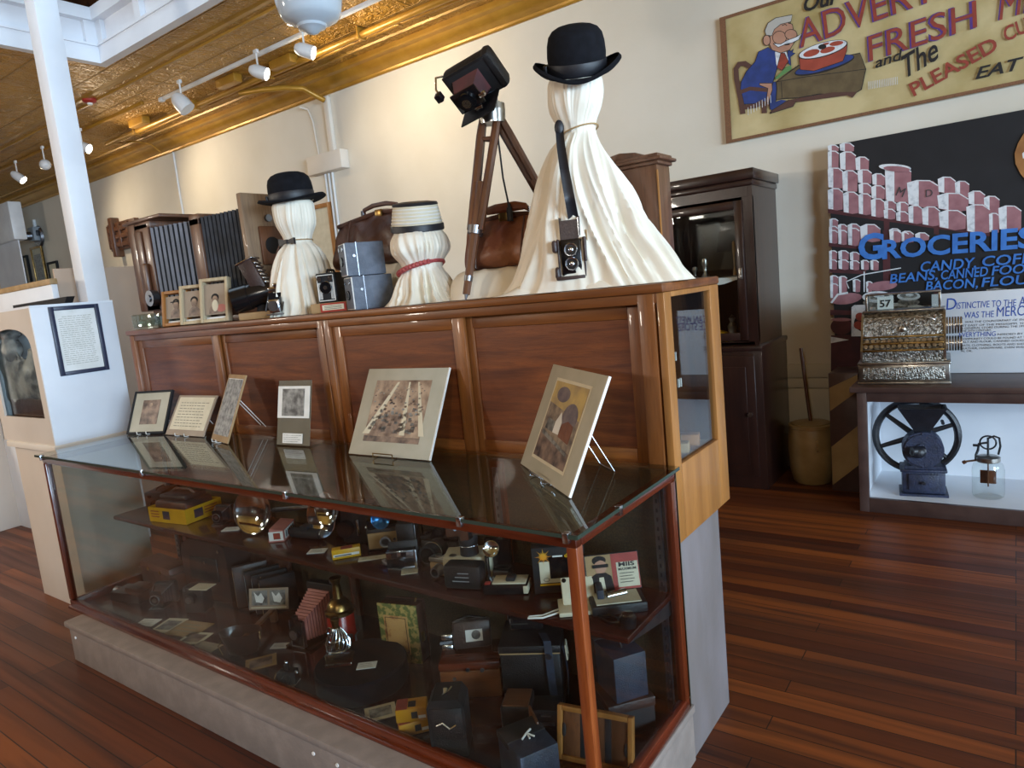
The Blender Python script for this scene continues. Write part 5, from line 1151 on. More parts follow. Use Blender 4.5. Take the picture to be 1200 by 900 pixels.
MB().box(-.075, -.045, .12, .15, .075, .1, .004).done('viewfinder', t, 'blackp')
# ---- tall right figure
f3 = Vector((-1.19, 2.135, KT)); t = thing('draped_figure', 'tall right draped head form of ivory silk with spreading folds', 'draped head form', f3)
b = MB(); drape(b, [(0, .30, .15, .24, .01, 0), (.03, .29, .15, .26, .01, 0), (.1, .255, .148, .3, .01, 0), (.22, .205, .135, .34, .0, 0), (.36, .135, .112, .34, -.01, 0), (.46, .086, .08, .22, -.01, 0), (.51, .06, .057, .08, 0, 0), (.535, .06, .058, .07, 0, 0), (.6, .088, .084, .12, 0, 0), (.665, .097, .09, .07, 0, 0), (.69, .088, .082, .01, 0, 0), (.71, .068, .064, 0, 0, 0), (.775, .01, .01, 0, 0, 0)], 12, nu=300, nv=140, hem=.15); b.done('cloth', t, 'cloth', ang=80)
cord(MB(), .52, .066, .064, 0, 0, .003, .015).done('cord', t, 'tan')
# the train of silk lying along the cabinet edge
def tr(u, v):
    x = -.32+.52*u; n = MN.noise(Vector((x*7, 3, 1))); a = PI*v
    return (x+.02*n, -.115-.045*math.cos(a)*(1+.4*n)-.02*math.sin(u*PI)*0, max(.001, .034*math.sin(a)*(1+.5*n)*min(1, 4*u)*min(1, 5*(1-u))))
b = MB(); b.grid(tr, 60, 16); b.done('train', t, 'cloth', ang=80)
bowler('bowler_hat', 'black bowler hat tipped forward on the tall right figure', (f3.x+.02, f3.y-.01, KT+.70), .145, .15, (0, 0, 0), curl=.036, oval=.92)
for o in [o for o in bpy.data.objects if o.name == 'bowler_hat.001']: o.rotation_euler = (Matrix.Rotation(R(30), 4, 'Z') @ Matrix.Rotation(R(24), 4, 'X')).to_euler()
# twin lens camera hanging from it
t = thing('twin_lens_camera', 'twin lens reflex camera in open brown case hung on the tall figure', 'camera', (-1.16, 1.97, KT+.04), R(26))
MB().box(-.036, .036, -.0, .075, .008, .125, .005).done('body', t, 'blackp')
MB().box(-.032, .032, -.008, .0, .014, .12, .004).done('front_plate', t, 'blackp')
b = MB()
for zz, r in ((.09, .021), (.045, .021)): b.cyl((0, -.022, zz), (0, -.008, zz), r, n=24)
b.done('lens_barrel', t, 'blackp')
b = MB()
for zz, r in ((.09, .021), (.045, .021)): b.tube([(r*.9*math.cos(2*PI*k/28), -.022, zz+r*.9*math.sin(2*PI*k/28)) for k in range(28)], .003, 6, True).sph((0, -.02, zz), (.009, .004, .009))
b.done('lens_ring', t, 'chrome')
MB().box(-.033, .033, .005, .07, .125, .13).box(-.033, -.03, .005, .07, .13, .195).box(.03, .033, .005, .07, .13, .195).box(-.033, .033, .066, .07, .13, .2).box(-.033, .033, .005, .008, .13, .185).done('viewing_hood', t, 'browncase')
MB().box(.026, .03, .0, .004, .13, .19).box(.034, .04, .02, .03, .03, .1, .002).done('trim', t, 'chrome')
MB().text('PARVO', 0, .108, .007, y=-.0085, align='c', dep=.0002) if False else None
b = MB(); pl = [(-.05, 0), (.05, 0), (.05, .04), (.042, .06), (.05, .085), (.05, .12), (.04, .128), (.037, .12), (.037, .006), (-.037, .006), (-.037, .12), (-.042, .128), (-.055, .12), (-.055, .09), (-.043, .06), (-.055, .035), (-.055, .02)]
b.box(-.055, .04, -.012, .085, -.004, .008, .004).box(.038, .046, -.01, .08, .0, .128, .004).box(-.046, -.038, .0, .08, .0, .128, .004).box(-.045, .045, .076, .084, 0, .128, .004).box(-.062, -.044, -.008, .02, .085, .125, .008).box(-.058, -.042, -.008, .02, .0, .04, .008).box(.04, .05, -.02, .03, .05, .128, .01)
b.done('open_case', t, 'browncase')
b = MB(); SP = [(.016, .045, .16), (.01, -.008, .25), (.0, .01, .34), (-.008, .05, .42), (-.012, .09, .485)]
for i in range(len(SP)-1):
    pass
def rib(u, v):
    k = u*(len(SP)-1); i = min(int(k), len(SP)-2); q = Vector(SP[i]).lerp(Vector(SP[i+1]), k-i); return (q.x+(v-.5)*.032*(1.1-.3*u), q.y-.008+.006*math.sin(v*PI), q.z)
b.grid(rib, 30, 5); b.sph((-.012, .085, .487), (.016, .012, .026)); b.done('strap', t, 'ribbon')
MB().box(.05, .054, .01, .02, .09, .15, .002).done('case_strap', t, 'tan')
# ---- clock case and stand behind the tall figure
t = thing('clock_case', 'dark walnut mantel clock case behind the tall draped figure', 'clock case', (-1.14, 2.375, KT))
b = MB(); b.box(-.14, .14, -.055, .055, 0, .4, .004).box(-.155, .155, -.065, .062, 0, .05, .006); b.done('body', t, 'clockwood')
MB().box(-.15, .15, -.065, .06, .4, .412, .004).box(-.165, .165, -.08, .066, .412, .424, .005).box(-.15, .15, -.065, .06, .424, .436, .004).done('cornice', t, 'clockwood')
MB().prism([(-.1, .436), (.1, .436), (.06, .452), (0, .46), (-.06, .452)], -.05, .04).done('crest', t, 'clockwood')
B(.138, .142, -.058, -.05, .06, .38).done('door_edge', t, 'oakpale')
t = thing('wooden_stand', 'wooden upright with a crossbar behind the reddish brown bag', 'stand', (-1.475, 2.4, KT))
MB().box(-.02, .02, -.012, .012, 0, .34, .003).box(-.05, .06, -.02, .02, .34, .37, .004).box(-.06, .06, -.03, .03, 0, .02, .003).done('frame', t, 'walnut')
# ================================================================ INSIDE THE GLASS CASE
zs, zd = ZS+.001, ZD+.001
def sh_(px, py): return A(px, py, z=zs)
def dk(px, py): return A(px, py, z=zd)
def card(px, py, w, d, rz, label, m='cardw', z=None, print_=None, group=None):
    p = A(px, py, z=z or zs); ex = abs(w/2*math.sin(R(rz)))+abs(d/2*math.cos(R(rz))); p.y = max(p.y, CY0+.036+ex) if (z or zs) < .3 else min(max(p.y, 1.612+ex), CY1-.035-ex); o = MB().m(m); o.box(-w/2, w/2, -d/2, d/2, 0, .002)
    if print_: o.m(print_).box(-w*.36, w*.36, -d*.32, d*.32, .002, .0024)
    else:
        for k in range(3): o.m('inkl').box(-w*.38, w*(.2+.06*k), d*.22-k*d*.22, d*.27-k*d*.22, .002, .0023)
    return tag(o.done('label_card', loc=(p.x, p.y, z or zs), rz=R(rz)), label, 'label card', group)
# ---- upper shelf
t = thing('box_camera', 'dark box camera at the left end of the shelf by the yellow carton', 'camera', (-3.71, 1.79, zs), R(30))
MB().box(-.05, .05, -.07, .07, 0, .11, .005).done('body', t, 'browncase'); MB().cyl((0, -.076, .045), (0, -.07, .045), .022).box(-.03, -.012, -.074, -.07, .08, .095).done('lens', t, 'blackp'); MB().tube([(0, -.04, .11), (0, -.03, .122), (0, .03, .122), (0, .04, .11)], .004, 6).done('handle', t, 'black')
t = thing('camera_carton', 'open yellow camera carton near the left end of the shelf', 'carton', (-3.43, 1.765, zs), R(8))
w, d, h = .14, .12, .075
b = MB().m('yellow2'); b.box(-w, w, -d/2-.05, -d/2-.047, 0, h).box(-w, w, .1, .103, 0, h).box(-w, -w+.003, -.107, .1, 0, h).box(w-.003, w, -.107, .1, 0, h).box(-w, w, -.107, .1, 0, .003); b.done('tray', t)
b = MB().m('navy'); b.box(-.03, .02, -.1115, -.11, .018, .06).box(w, w+.001, -.06, -.01, .018, .06); b.m('redink')
for k in range(3): b.box(w, w+.001, .0, .075, .025+k*.014, .03+k*.014)
for k in range(3): b.box(-w+.02, -w+.08, -.1115, -.11, .025+k*.014, .03+k*.014)
b.done('print', t)
t = thing('folding_camera', 'brown folded camera lying in the open yellow carton', 'camera', (-3.43, 1.765, zs+.0045), R(8))
b = MB(); b.box(-.12, .12, -.09, .08, 0, .1, .02).box(-.1, .1, -.07, .06, .095, .125, .012); b.done('body', t, 'browncase'); MB().tube([(-.09, 0, .12), (-.05, 0, .14), (.05, 0, .14), (.09, 0, .12)], .007).done('handle', t, 'brownl2')
def small_folder(label, loc, rz, k=1, m='black', bm='blackm', lm='steel'):
    t = thing('folding_camera', label, 'camera', loc, rz)
    MB().box(-.045*k, .045*k, 0, .03*k, 0, .085*k, .006*k).done('body', t, m)
    MB().box(-.035*k, .03*k, -.07*k, 0, 0, .004*k).done('bed', t, lm)
    b = MB(); n = 8
    for i in range(n):
        s1, s2 = 1-.4*i/n, 1-.4*(i+1)/n; g0, g1 = (0, .004*k) if i % 2 else (.004*k, 0); ya, yb = -i*.007*k, -(i+1)*.007*k
        vs = [(sx*(.034*k*s1-g0), ya, .042*k+sz*(.036*k*s1-g0)) for sx, sz in ((-1, -1), (1, -1), (1, 1), (-1, 1))]+[(sx*(.034*k*s2-g1), yb, .042*k+sz*(.036*k*s2-g1)) for sx, sz in ((-1, -1), (1, -1), (1, 1), (-1, 1))]
        b.raw(vs, [(q, (q+1) % 4, 4+(q+1) % 4, 4+q) for q in range(4)])
    b.done('bellows', t, bm, smooth=False)
    MB().box(-.025*k, .025*k, -.064*k, -.056*k, .004*k, .075*k, .003*k).cyl((0, -.074*k, .042*k), (0, -.06*k, .042*k), .02*k, n=24).done('lens_board', t, 'blackp')
    b = MB(); b.tube([(.02*k*math.cos(2*PI*i/24), -.074*k, .042*k+.02*k*math.sin(2*PI*i/24)) for i in range(24)], .0025*k, 6, True).cyl((0, -.077*k, .042*k), (0, -.073*k, .042*k), .009*k); b.done('lens_ring', t, lm)
    MB().tube([(-.04*k, -.002*k, .082*k), (-.022*k, -.06*k, .06*k)], .002*k, 6).tube([(.04*k, -.002*k, .082*k), (.022*k, -.06*k, .06*k)], .002*k, 6).done('struts', t, lm)
    return t
small_folder('small black folding camera left of the big round flash dish', (-3.13, 1.79, zs), R(28), .95)
t = thing('film_back', 'small dark camera back standing behind the little folding camera', 'camera part', (-3.02, 1.87, zs), R(28)); MB().box(-.045, .045, -.02, .02, 0, .095, .005).done('body', t, 'blackm'); MB().cyl((0, -.026, .05), (0, -.02, .05), .02).done('eyepiece', t, 'steel')  # film back of a camera, standing loose
def reflector(b, c, ax, r, dep):
    q = Vector(ax).normalized().to_track_quat('Z', 'Y').to_matrix().to_4x4(); b.X = Matrix.Translation(c) @ q
    pr = [(r*k, dep*k*k) for k in [i/12 for i in range(1, 13)]]; b.lathe([(0, 0)]+pr+[(r*1.04, dep), (r*1.04, dep-.003)]+[(r*k+.002, dep*k*k-.004) for k in [i/12 for i in range(12, 0, -1)]]+[(0, -.004)], 40)
    return b
def flash_gun(label, loc, rz, r, ax, hl, hc, bar=None):
    t = thing('flash_gun', label, 'flash gun', loc, rz)
    reflector(MB(), (0, 0, hc), ax, r, r*.33).done('reflector', t, 'mirror', ang=60)
    a = Vector(ax).normalized(); c = Vector((0, 0, hc))
    b = MB(); b.sph(c+a*r*.3, (r*.12, r*.12, r*.18)); b.done('bulb', t, 'glass')
    MB().cyl(c-a*.004, c-a*.03, .016, .02, 16).tube([c-a*.03, c-a*.05+Vector((0, 0, -.01)), c-a*.06+Vector((0, 0, -hc*.5)), Vector((-(a*.06).x, -(a*.06).y, .012))], .012).done('socket', t, 'blackp')
    if bar: MB().tube(bar, .011, 12).done('handle', t, 'steel')
    return t
FA = (-.02, -.95, .2)
flash_gun('large round silver flash reflector dish at middle left of the shelf', (-2.8, 1.76, zs), R(18), .1, FA, 0, .1, [(.05, .05, .085), (.14, .06, .09), (.3, .08, .095)])
flash_gun('small silver flash reflector behind the large dish', (-3.03, 1.885, zs+.0), R(15), .058, FA, 0, .105)
card(272, 620, .085, .05, 30, 'white label card on the shelf left of the large flash dish')
t = thing('film_box', 'pink and white triangular film box in front of large flash dish', 'box', sh_(331, 628), R(35)); t.location.z = zs
MB().prism([(-.035, 0), (.035, 0), (.035, .05), (-.025, .06)], -.075, .075).done('carton', t, 'pinkb'); b = MB().m('cardw'); b.box(.0345, .0362, -.06, .06, .008, .045).box(-.03, .032, -.0762, -.075, .006, .046); b.m('navy')
for k in range(5): b.box(.036, .037, -.05+k*.022, -.04+k*.022, .012, .04)
b.m('redink'); b.box(-.01, .02, -.077, -.076, .012, .04).done('print', t)
t = thing('flash_handle', 'small dark flash handle lying behind the pink film box', 'flash handle', (-2.5, 1.79, zs), R(10)); MB().cyl((-.08, 0, .022), (.08, 0, .022), .022, n=20).box(-.02, .02, -.02, .02, .03, .06, .006).done('body', t, 'blackm'); MB().cyl((.08, 0, .022), (.09, 0, .022), .018).done('cap', t, 'steel')  # loose handle of a flash gun
flash_gun('silver flash reflector standing upright beside a black camera', (-2.33, 1.80, zs), R(12), .068, (-.15, -.97, .2), 0, .15)
flash_gun('round grey flash reflector low behind the upright silver one', (-2.425, 1.845, zs), R(12), .085, (-.15, -.97, .1), 0, .09)
t = thing('press_camera', 'black press camera body right of the two stacked reflectors', 'camera', (-2.22, 1.86, zs), R(25)); MB().box(-.075, .075, -.03, .04, 0, .17, .008).done('body', t, 'black'); MB().cyl((-.05, -.06, .07), (-.05, -.03, .07), .034, n=24).done('lens', t, 'blackp'); MB().box(.0, .012, -.05, -.03, .04, .11, .003).sph((.04, -.035, .07), .009).done('trim', t, 'chrome')
card(372, 646, .075, .05, 32, 'white label card on the shelf below the two reflectors')
t = thing('film_box', 'small yellow film carton on the front of the shelf', 'box', (-2.15, 1.71, zs), R(48)); MB().box(-.055, .055, -.02, .02, 0, .038, .002).done('carton', t, 'yellow2'); b = MB(); b.m('cardw').box(-.05, .05, -.021, -.02, .01, .02).m('redink').box(-.02, .025, -.02, .015, .038, .0386).m('navy').box(-.045, .02, -.0216, -.021, .012, .016); b.done('print', t)
t = thing('instant_camera', 'tan fronted camera with a blue flash globe on the shelf', 'camera', (-2.05, 1.82, zs), R(40))
MB().box(-.065, .065, 0, .05, .0, .09, .006).done('body', t, 'black'); MB().box(-.06, .06, -.006, 0, .01, .075, .003).done('front_plate', t, 'tan')
MB().cyl((.01, -.03, .042), (.01, -.006, .042), .022, n=24).done('lens_barrel', t, 'chrome'); MB().cyl((.01, -.032, .042), (.01, -.03, .042), .015, n=24).cyl((.045, -.01, .042), (.045, -.006, .042), .006).done('lens', t, 'blackp')
b = MB(); reflector(b, (.0, -.0, .128), FA, .036, .014); b.done('flash_reflector', t, 'blueb', ang=60); MB().box(-.06, -.02, -.0, .04, .09, .125, .005).cyl((0, .01, .09), (0, .01, .12), .012).done('flash_holder', t, 'blackp')
t = thing('bellows_camera', 'black camera with a steel side standing beside the tan one', 'camera', (-1.94, 1.85, zs), R(35)); MB().box(-.035, .035, -.05, .05, 0, .13, .006).done('body', t, 'black'); MB().box(.035, .039, -.045, .045, .01, .12, .002).done('side_plate', t, 'steel'); MB().tube(arc((.05, .0, .06), .055, -80, 80, 14, 'yz'), .004).done('cord', t, 'blackp')
card(437, 654, .11, .04, 42, 'cream label card on the shelf in front of tan camera', 'card')
t = thing('instant_camera', 'small silver and black pack camera at the shelf front', 'camera', (-1.83, 1.70, zs), R(38)); MB().box(-.055, .055, 0, .03, 0, .075, .003).done('body', t, 'blackp'); MB().box(-.055, .055, -.006, 0, .045, .075, .002).box(.045, .056, -.008, .032, 0, .075, .002).box(-.055, .045, -.004, 0, .0, .012, .002).done('trim', t, 'chrome')
MB().cyl((-.005, -.02, .03), (-.005, -.0, .03), .018, n=20).box(-.035, -.015, -.01, -.006, .052, .07).box(.0, .02, -.01, -.006, .052, .07).done('lens', t, 'blackp'); MB().box(-.05, .06, .03, .034, .0, .1, .002).done('back_cover', t, 'black')
card(480, 670, .06, .045, 42, 'small cream label card right of the silver pack camera', 'card')
def slr(label, loc, rz, k=1, m='black', tm='blackp', face=0):
    t = thing('reflex_camera', label, 'camera', loc, rz)
    MB().box(-.07*k, .07*k, 0, .045*k, 0, .06*k, .01*k).done('body', t, m); b = MB(); b.box(-.07*k, .07*k, 0, .045*k, .06*k, .075*k, .005*k).prism([(-.025*k, .075*k), (.025*k, .075*k), (.014*k, .1*k), (-.014*k, .1*k)], -.004*k, .04*k).cyl((-.05*k, .022*k, .075*k), (-.05*k, .022*k, .086*k), .014*k, n=20).cyl((.05*k, .022*k, .075*k), (.05*k, .022*k, .084*k), .016*k, n=20); b.done('top_plate', t, tm)
    b = MB(); b.cyl((0, 0, .038*k), (0, -.03*k, .038*k), .034*k, n=28).cyl((0, -.03*k, .038*k), (0, -.075*k, .038*k), .031*k, .033*k, 28); b.done('lens_barrel', t, 'blackm')
    MB().tube([(.033*k*math.cos(2*PI*i/28), -.04*k, .038*k+.033*k*math.sin(2*PI*i/28)) for i in range(28)], .002*k, 6, True).done('lens_ring', t, 'chrome'); MB().cyl((0, -.0755*k, .038*k), (0, -.076*k, .038*k), .026*k, n=24).done('lens', t, 'blackp')
    return t
slr('black reflex camera left of the one standing on its lens', (-1.77, 1.84, zs), R(12), 1.15)
MB()
t = thing('pale_box', 'cream box carrying the reflex camera that stands on its lens', 'box', (-1.56, 1.79, zs), R(30)); MB().box(-.1, .07, -.05, .06, 0, .075, .003).done('carton', t, 'card'); MB().box(-.101, .071, -.051, .061, .05, .076, .003).done('lid', t, 'card')
t = slr('black reflex camera standing on its lens on the cream box', (-1.575, 1.80, zs+.078), 0, 1.0, 'black', 'chrome'); t.rotation_euler = (R(90), 0, R(30)); t.location.z += .077
t = thing('rangefinder_camera', 'silver rangefinder camera below the reflex cameras', 'camera', (-1.635, 1.715, zs), R(8)); MB().box(-.065, .055, 0, .032, .0, .05, .008).done('body', t, 'tan'); MB().box(-.066, .056, -.001, .033, .05, .068, .006).cyl((-.03, .015, .068), (-.03, .015, .076), .012).cyl((.03, .015, .068), (.03, .015, .078), .014).box(-.012, .014, .003, .03, .068, .074, .002).done('top_plate', t, 'nickelp'); b = MB(); b.cyl((-.02, 0, .028), (-.02, -.035, .028), .022, .019, 24); b.done('lens_barrel', t, 'steel'); MB().cyl((-.02, -.036, .028), (-.02, -.035, .028), .013, n=20).done('lens', t, 'blackp')
t = thing('camera_case', 'black leather camera case embossed with faint lettering, in front of cream box', 'camera case', (-1.505, 1.675, zs), R(18)); MB().box(-.075, .06, -.02, .05, 0, .085, .014).done('body', t, 'black'); b = MB()
for k in range(3): b.m('greybox').box(-.04+k*.01, .02, -.0212, -.0205, .03+k*.014, .033+k*.014)
b.done('embossing', t)
t = thing('mini_flash', 'tiny chrome flash head standing behind the black camera case', 'flash gun', (-1.475, 1.76, zs), R(10)); MB().cyl((0, 0, 0), (0, 0, .085), .008, n=12).tube([(0, 0, .08), (.02, -.01, .1), (.026, -.015, .115)], .006).done('stem', t, 'chrome'); b = MB(); reflector(b, (.03, -.015, .118), (.3, -.8, .5), .026, .012); b.done('reflector', t, 'mirror')
t = thing('folding_instant_camera', 'black folding pocket camera standing open against the back of shelf', 'camera', (-1.47, 1.825, zs), R(22)); MB().prism([(-.05, 0), (.04, 0), (.04, .12), (-.05, .125)], 0, .02).prism([(-.045, .05), (.035, .05), (.035, .115), (-.045, .118)], -.006, 0).done('body', t, 'blackp'); MB().box(-.04, .035, -.03, .0, .0, .018, .003).done('chrome_edge', t, 'steel')
t = thing('slab_camera', 'flat black pocket camera with a cream top panel', 'camera', (-1.365, 1.72, zs), R(25)); MB().box(-.075, .075, -.04, .04, 0, .032, .005).done('body', t, 'blackp'); MB().box(-.045, .068, -.03, .036, .032, .037, .002).box(.06, .076, -.041, .03, .004, .03, .002).done('top_panel', t, 'card'); MB().box(-.07, -.052, -.03, -.012, .032, .036).done('button', t, 'redc'); MB().box(.0, .03, -.02, .02, .037, .05, .003).done('grip', t, 'blackm')
# disc camera pack
p = Vector((-1.2, 1.79, zs)); t = thing('camera_pack', 'black disc camera pack with an orange starburst and yellow band', 'camera pack', p, R(32))
W, H = .085, .155; MB().box(-W, W, -.02, .03, 0, H, .002).done('carton', t, 'blackm'); b = MB(); yy = -.0205
b.m('card').box(-W+.022, W-.0, yy-.0006, yy, .036, .108); b.m('blackp').box(-W+.055, W, yy-.0012, yy-.0005, .05, .125); b.m('yellow2').box(-W+.02, W, yy-.001, yy, .027, .033)
b.m('ink'); b.tube([(-W+.042+.009*math.cos(2*PI*i/20), yy-.0008, .047+.006*math.sin(2*PI*i/20)) for i in range(20)], .0008, 4, True)
b.m('yellow'); cx, cz = -W+.037, .125
pts = []
for k in range(32): r = (.028 if k % 4 == 0 else .017) if k % 2 == 0 else .009; pts.append((cx+r*math.cos(2*PI*k/32), yy-.0014, cz+r*math.sin(2*PI*k/32)))
M['orange'] = mat('orange_print', '#e08a1a', .5, c2='#d6a02a', vs=40); b.m('orange').raw(pts, [list(range(32))])
b.m('yellow2').text('disc', .02, .12, .013, .034, y=yy-.0014, bold=.03); b.m('cardw').box(-.018, .014, yy-.0016, yy-.0012, .122, .127)
b.done('print', t, smooth=False)
# white box with strap
t = thing('disc_camera', 'flat cream camera on a white tray with a wrist strap by the corner post', 'camera', (-1.075, 1.705, zs), R(35)); MB().box(-.07, .075, -.05, .05, 0, .014, .003).done('tray', t, 'card')
b = MB(); b.X = Matrix.Translation((.0, .0, .014)) @ Matrix.Rotation(R(-38), 4, 'X'); b.box(-.055, .045, -.0, .014, .0, .085, .004); b.done('body', t, 'card'); b.V = []; b.F = []; b.I = []; b.sph((-.005, -.001, .042), (.009, .001, .012)).sph((-.045, -.001, .075), (.007, .001, .007)); b.done('lens', t, 'blackp')
MB().box(.05, .07, -.02, .045, .014, .06, .002).done('blue_insert', t, 'navy'); MB().tube([(-.07, -.01, .008), (-.12, -.03, .003), (-.16, -.03, .003), (-.165, -.04, .003), (-.12, -.045, .003), (-.07, -.03, .008)], .003, 6).done('wrist_strap', t, 'cardw')
# boxed camera with a portrait on its lid
t = thing('camera_pack', 'camera pack with a man holding a camera printed on its open lid', 'camera pack', (-.99, 1.775, zs), R(38)); MB().box(-.085, .08, -.07, .03, 0, .03, .003).done('tray', t, 'black'); MB().box(-.07, .065, -.06, .02, .03, .033).done('tray_lining', t, 'card'); MB().cyl((-.03, -.01, .033), (.03, .0, .036), .012).done('fitting', t, 'chrome')
l = bpy.data.objects.new('lid', None); 
b = MB(); b.X = Matrix.Translation((0, .03, .028)) @ Matrix.Rotation(R(-18), 4, 'X'); W, H = .085, .115
b.m('black').box(-W, W, 0, .022, 0, H, .002); b.m('tan').box(-W+.005, W, -.001, 0, .003, H-.003); b.m('redc').box(.0, W, -.0016, -.001, .003, H-.003); b.m('card').box(.015, W-.003, -.0022, -.0016, .01, H-.03)
b.m('skin').sph((-.035, -.002, .078), (.019, .0012, .024)); b.m('blackm').sph((-.037, -.0018, .096), (.022, .001, .014)).box(-.06, -.01, -.0042, -.003, .074, .084); b.raw([(-.078, -.0026, .004), (.002, -.0026, .004), (-.004, -.0026, .046), (-.02, -.0026, .058), (-.05, -.0026, .058), (-.07, -.0026, .046)], [tuple(range(6))]); b.m('card').raw([(-.045, -.003, .004), (-.025, -.003, .004), (-.028, -.003, .045), (-.042, -.003, .045)], [(0, 1, 2, 3)])
b.m('blackink').text('MIIS', .022, .072, .013, .05, y=-.0024, bold=.03, dep=.0002).text('MAXIMUM', .02, .06, .008, .056, y=-.0024, bold=.02, dep=.0002)
for k in range(4): b.box(.022, .068-.006*(k % 2), -.0026, -.0022, .05-k*.009, .052-k*.009)
b.m('navy').box(W, W+.001, 0, .022, .0, H); b.m('cardw')
for k in range(9): b.box(W+.001, W+.0016, .004, .016-(k % 3)*.002, .012+k*.01, .018+k*.01)
b.done('lid', t, smooth=False)
t = thing('lens', 'small round glass and black lens at the right end of the shelf', 'lens', (-.897, 1.665, zs)); MB().lathe([(0, 0), (.022, 0), (.024, .01), (.024, .03), (.02, .035)], 24).done('barrel', t, 'blackp'); MB().lathe([(.02, .035), (.017, .04), (0, .043)], 20).done('glass', t, 'glassg')
t = thing('cable', 'coiled black cord beside the small lens on the shelf', 'cord', (-.95, 1.665, zs)); MB().tube([(-.06, .02, .004), (-.03, .0, .004), (.0, -.01, .004), (.02, .0, .004), (.01, .02, .004), (-.02, .03, .006), (-.03, .01, .008)], .004, 6).done('cord', t, 'blackp'); MB().sph((-.06, .02, .008), .008, 10, 8).done('plug', t, 'chrome')
# ---- case floor
t = thing('instrument_case', 'long dark brown leather case at the back left of the case floor', 'case', (-3.71, 1.73, zd), R(-2)); MB().box(-.14, .2, -.06, .06, 0, .135, .02).done('body', t, 'brownl2'); MB().box(-.141, .201, -.061, .061, .09, .1, .002).done('seam', t, 'browncase'); MB().cyl((-.03, -.064, .1), (-.03, -.06, .1), .01).cyl((.1, -.064, .1), (.1, -.06, .1), .01).done('catch', t, 'brass')
t = thing('camera_case', 'large dark arched leather camera case at the back of the case floor', 'camera case', (-3.27, 1.8, zd), R(8))
MB().prism([(-.16, 0), (.16, 0), (.165, .22), (.15, .28), (.1, .305), (-.1, .305), (-.15, .28), (-.165, .22)], -.08, .08).done('body', t, 'browncase', ang=25); MB().box(-.1, .1, -.09, -.08, .1, .22, .01).done('flap', t, 'black'); MB().tube([(-.06, 0, .3), (-.05, 0, .33), (.05, 0, .33), (.06, 0, .3)], .008).done('handle', t, 'brownl2'); MB().cyl((.12, -.088, .26), (.12, -.08, .26), .008).cyl((.02, -.096, .2), (.02, -.09, .2), .007).done('stud', t, 'chrome')
small_folder('dark folding camera on floor below long leather case', (-3.45, 1.6, zd), R(30), 1.2)
t = thing('wood_camera', 'low dark wooden camera lying left of the arched case', 'camera', (-3.66, 1.56, zd), R(14)); MB().box(-.12, .08, -.06, .05, 0, .05, .006).box(-.02, .07, -.05, .04, .05, .075, .005).done('body', t, 'darkwoodx'); MB().cyl((-.12, 0, .03), (-.15, 0, .03), .022).done('lens', t, 'steel')
t = thing('movie_camera', 'dark metal folding camera on the floor in front of arched case', 'camera', (-3.18, 1.62, zd), R(25)); MB().box(-.06, .05, -.03, .05, 0, .13, .012).cyl((-.005, -.06, .08), (-.005, -.03, .08), .028, n=22).done('body', t, 'black'); MB().cyl((-.005, -.063, .08), (-.005, -.06, .08), .016).cyl((-.04, -.034, .12), (-.04, -.03, .12), .008).done('lens', t, 'steel')
tag(B(-.05, .05, -.035, .035, 0, .003).done('label_card', mt='card', loc=(-3.12, 1.62, zd+.131), rz=R(20)), 'cream label card resting on the dark metal camera in front of the arched case', 'label card')
t = thing('leather_folder', 'brown leather folder leaning at the back of the case floor', 'folder', (-2.96, 1.88, zd), R(2)); 
b = MB(); b.X = Matrix.Rotation(R(-6), 4, 'X'); b.box(-.16, .14, -.01, .01, 0, .25, .006); b.done('cover', t, 'brownl2')
for k in range(4):
    x = (-.06, -.0, .035, .07)[k]; t = thing('photo_album', ['dark case frame with a pale edge leaning by the folder', 'dark photograph case, second from the folder', 'dark photograph case, third from the folder', 'thick dark photograph case beside the pink bellows camera'][k], 'photograph case', (-2.88+x*1.6, 1.80, zd), R(-30))
    b = MB(); b.X = Matrix.Rotation(R(-5), 4, 'Y'); b.box(-.016, .016, -.09, .07, 0, .2-.008*k, .004); b.done('cover', t, 'blackm' if k else 'browncase'); b = MB(); b.X = Matrix.Rotation(R(-5), 4, 'Y'); b.box(-.018, -.0165, -.08, .06, .01, .012).box(-.018, -.0165, -.08, -.077, .01, .18).box(-.013, .013, -.0912, -.09, .01, .18-.008*k); b.done('edge', t, 'tan' if k in (0, 3) else 'greybox')
# stereoscope
t = thing('stereoscope', 'wooden stereoscope viewer holding a twin photograph card, on the case floor', 'stereoscope', (-2.62, 1.525, zd), R(28))
b = MB(); b.X = Matrix.Translation((0, -.06, .06)); b.lathe([(.0, -.05), (.055, -.05), (.075, .02), (.08, .04), (.078, .04), (.07, .02), (.05, -.045)], 28, 1.15, .7); b.done('hood', t, 'darkwood')
MB().box(-.012, .012, -.04, .24, .05, .064, .003).box(-.015, .015, .2, .225, .0, .05, .004).box(-.012, .012, -.07, -.04, 0, .06, .003).done('rail', t, 'walnut'); MB().tube([(-.08, -.05, .07), (-.09, -.09, .05), (-.06, -.11, .02)], .003, 6).tube([(.08, -.05, .07), (.1, -.09, .08), (.09, -.07, .1)], .003, 6).done('wire', t, 'chrome')
b = MB(); b.X = Matrix.Translation((-.01, .2, .064)) @ Matrix.Rotation(R(-14), 4, 'X'); b.m('greybox').box(-.095, .095, -.002, .002, .0, .095, .002); c = b.done('stereo_card', t, M['taupemount'])
b = MB(); b.X = Matrix.Translation((-.01, .2, .064)) @ Matrix.Rotation(R(-14), 4, 'X')
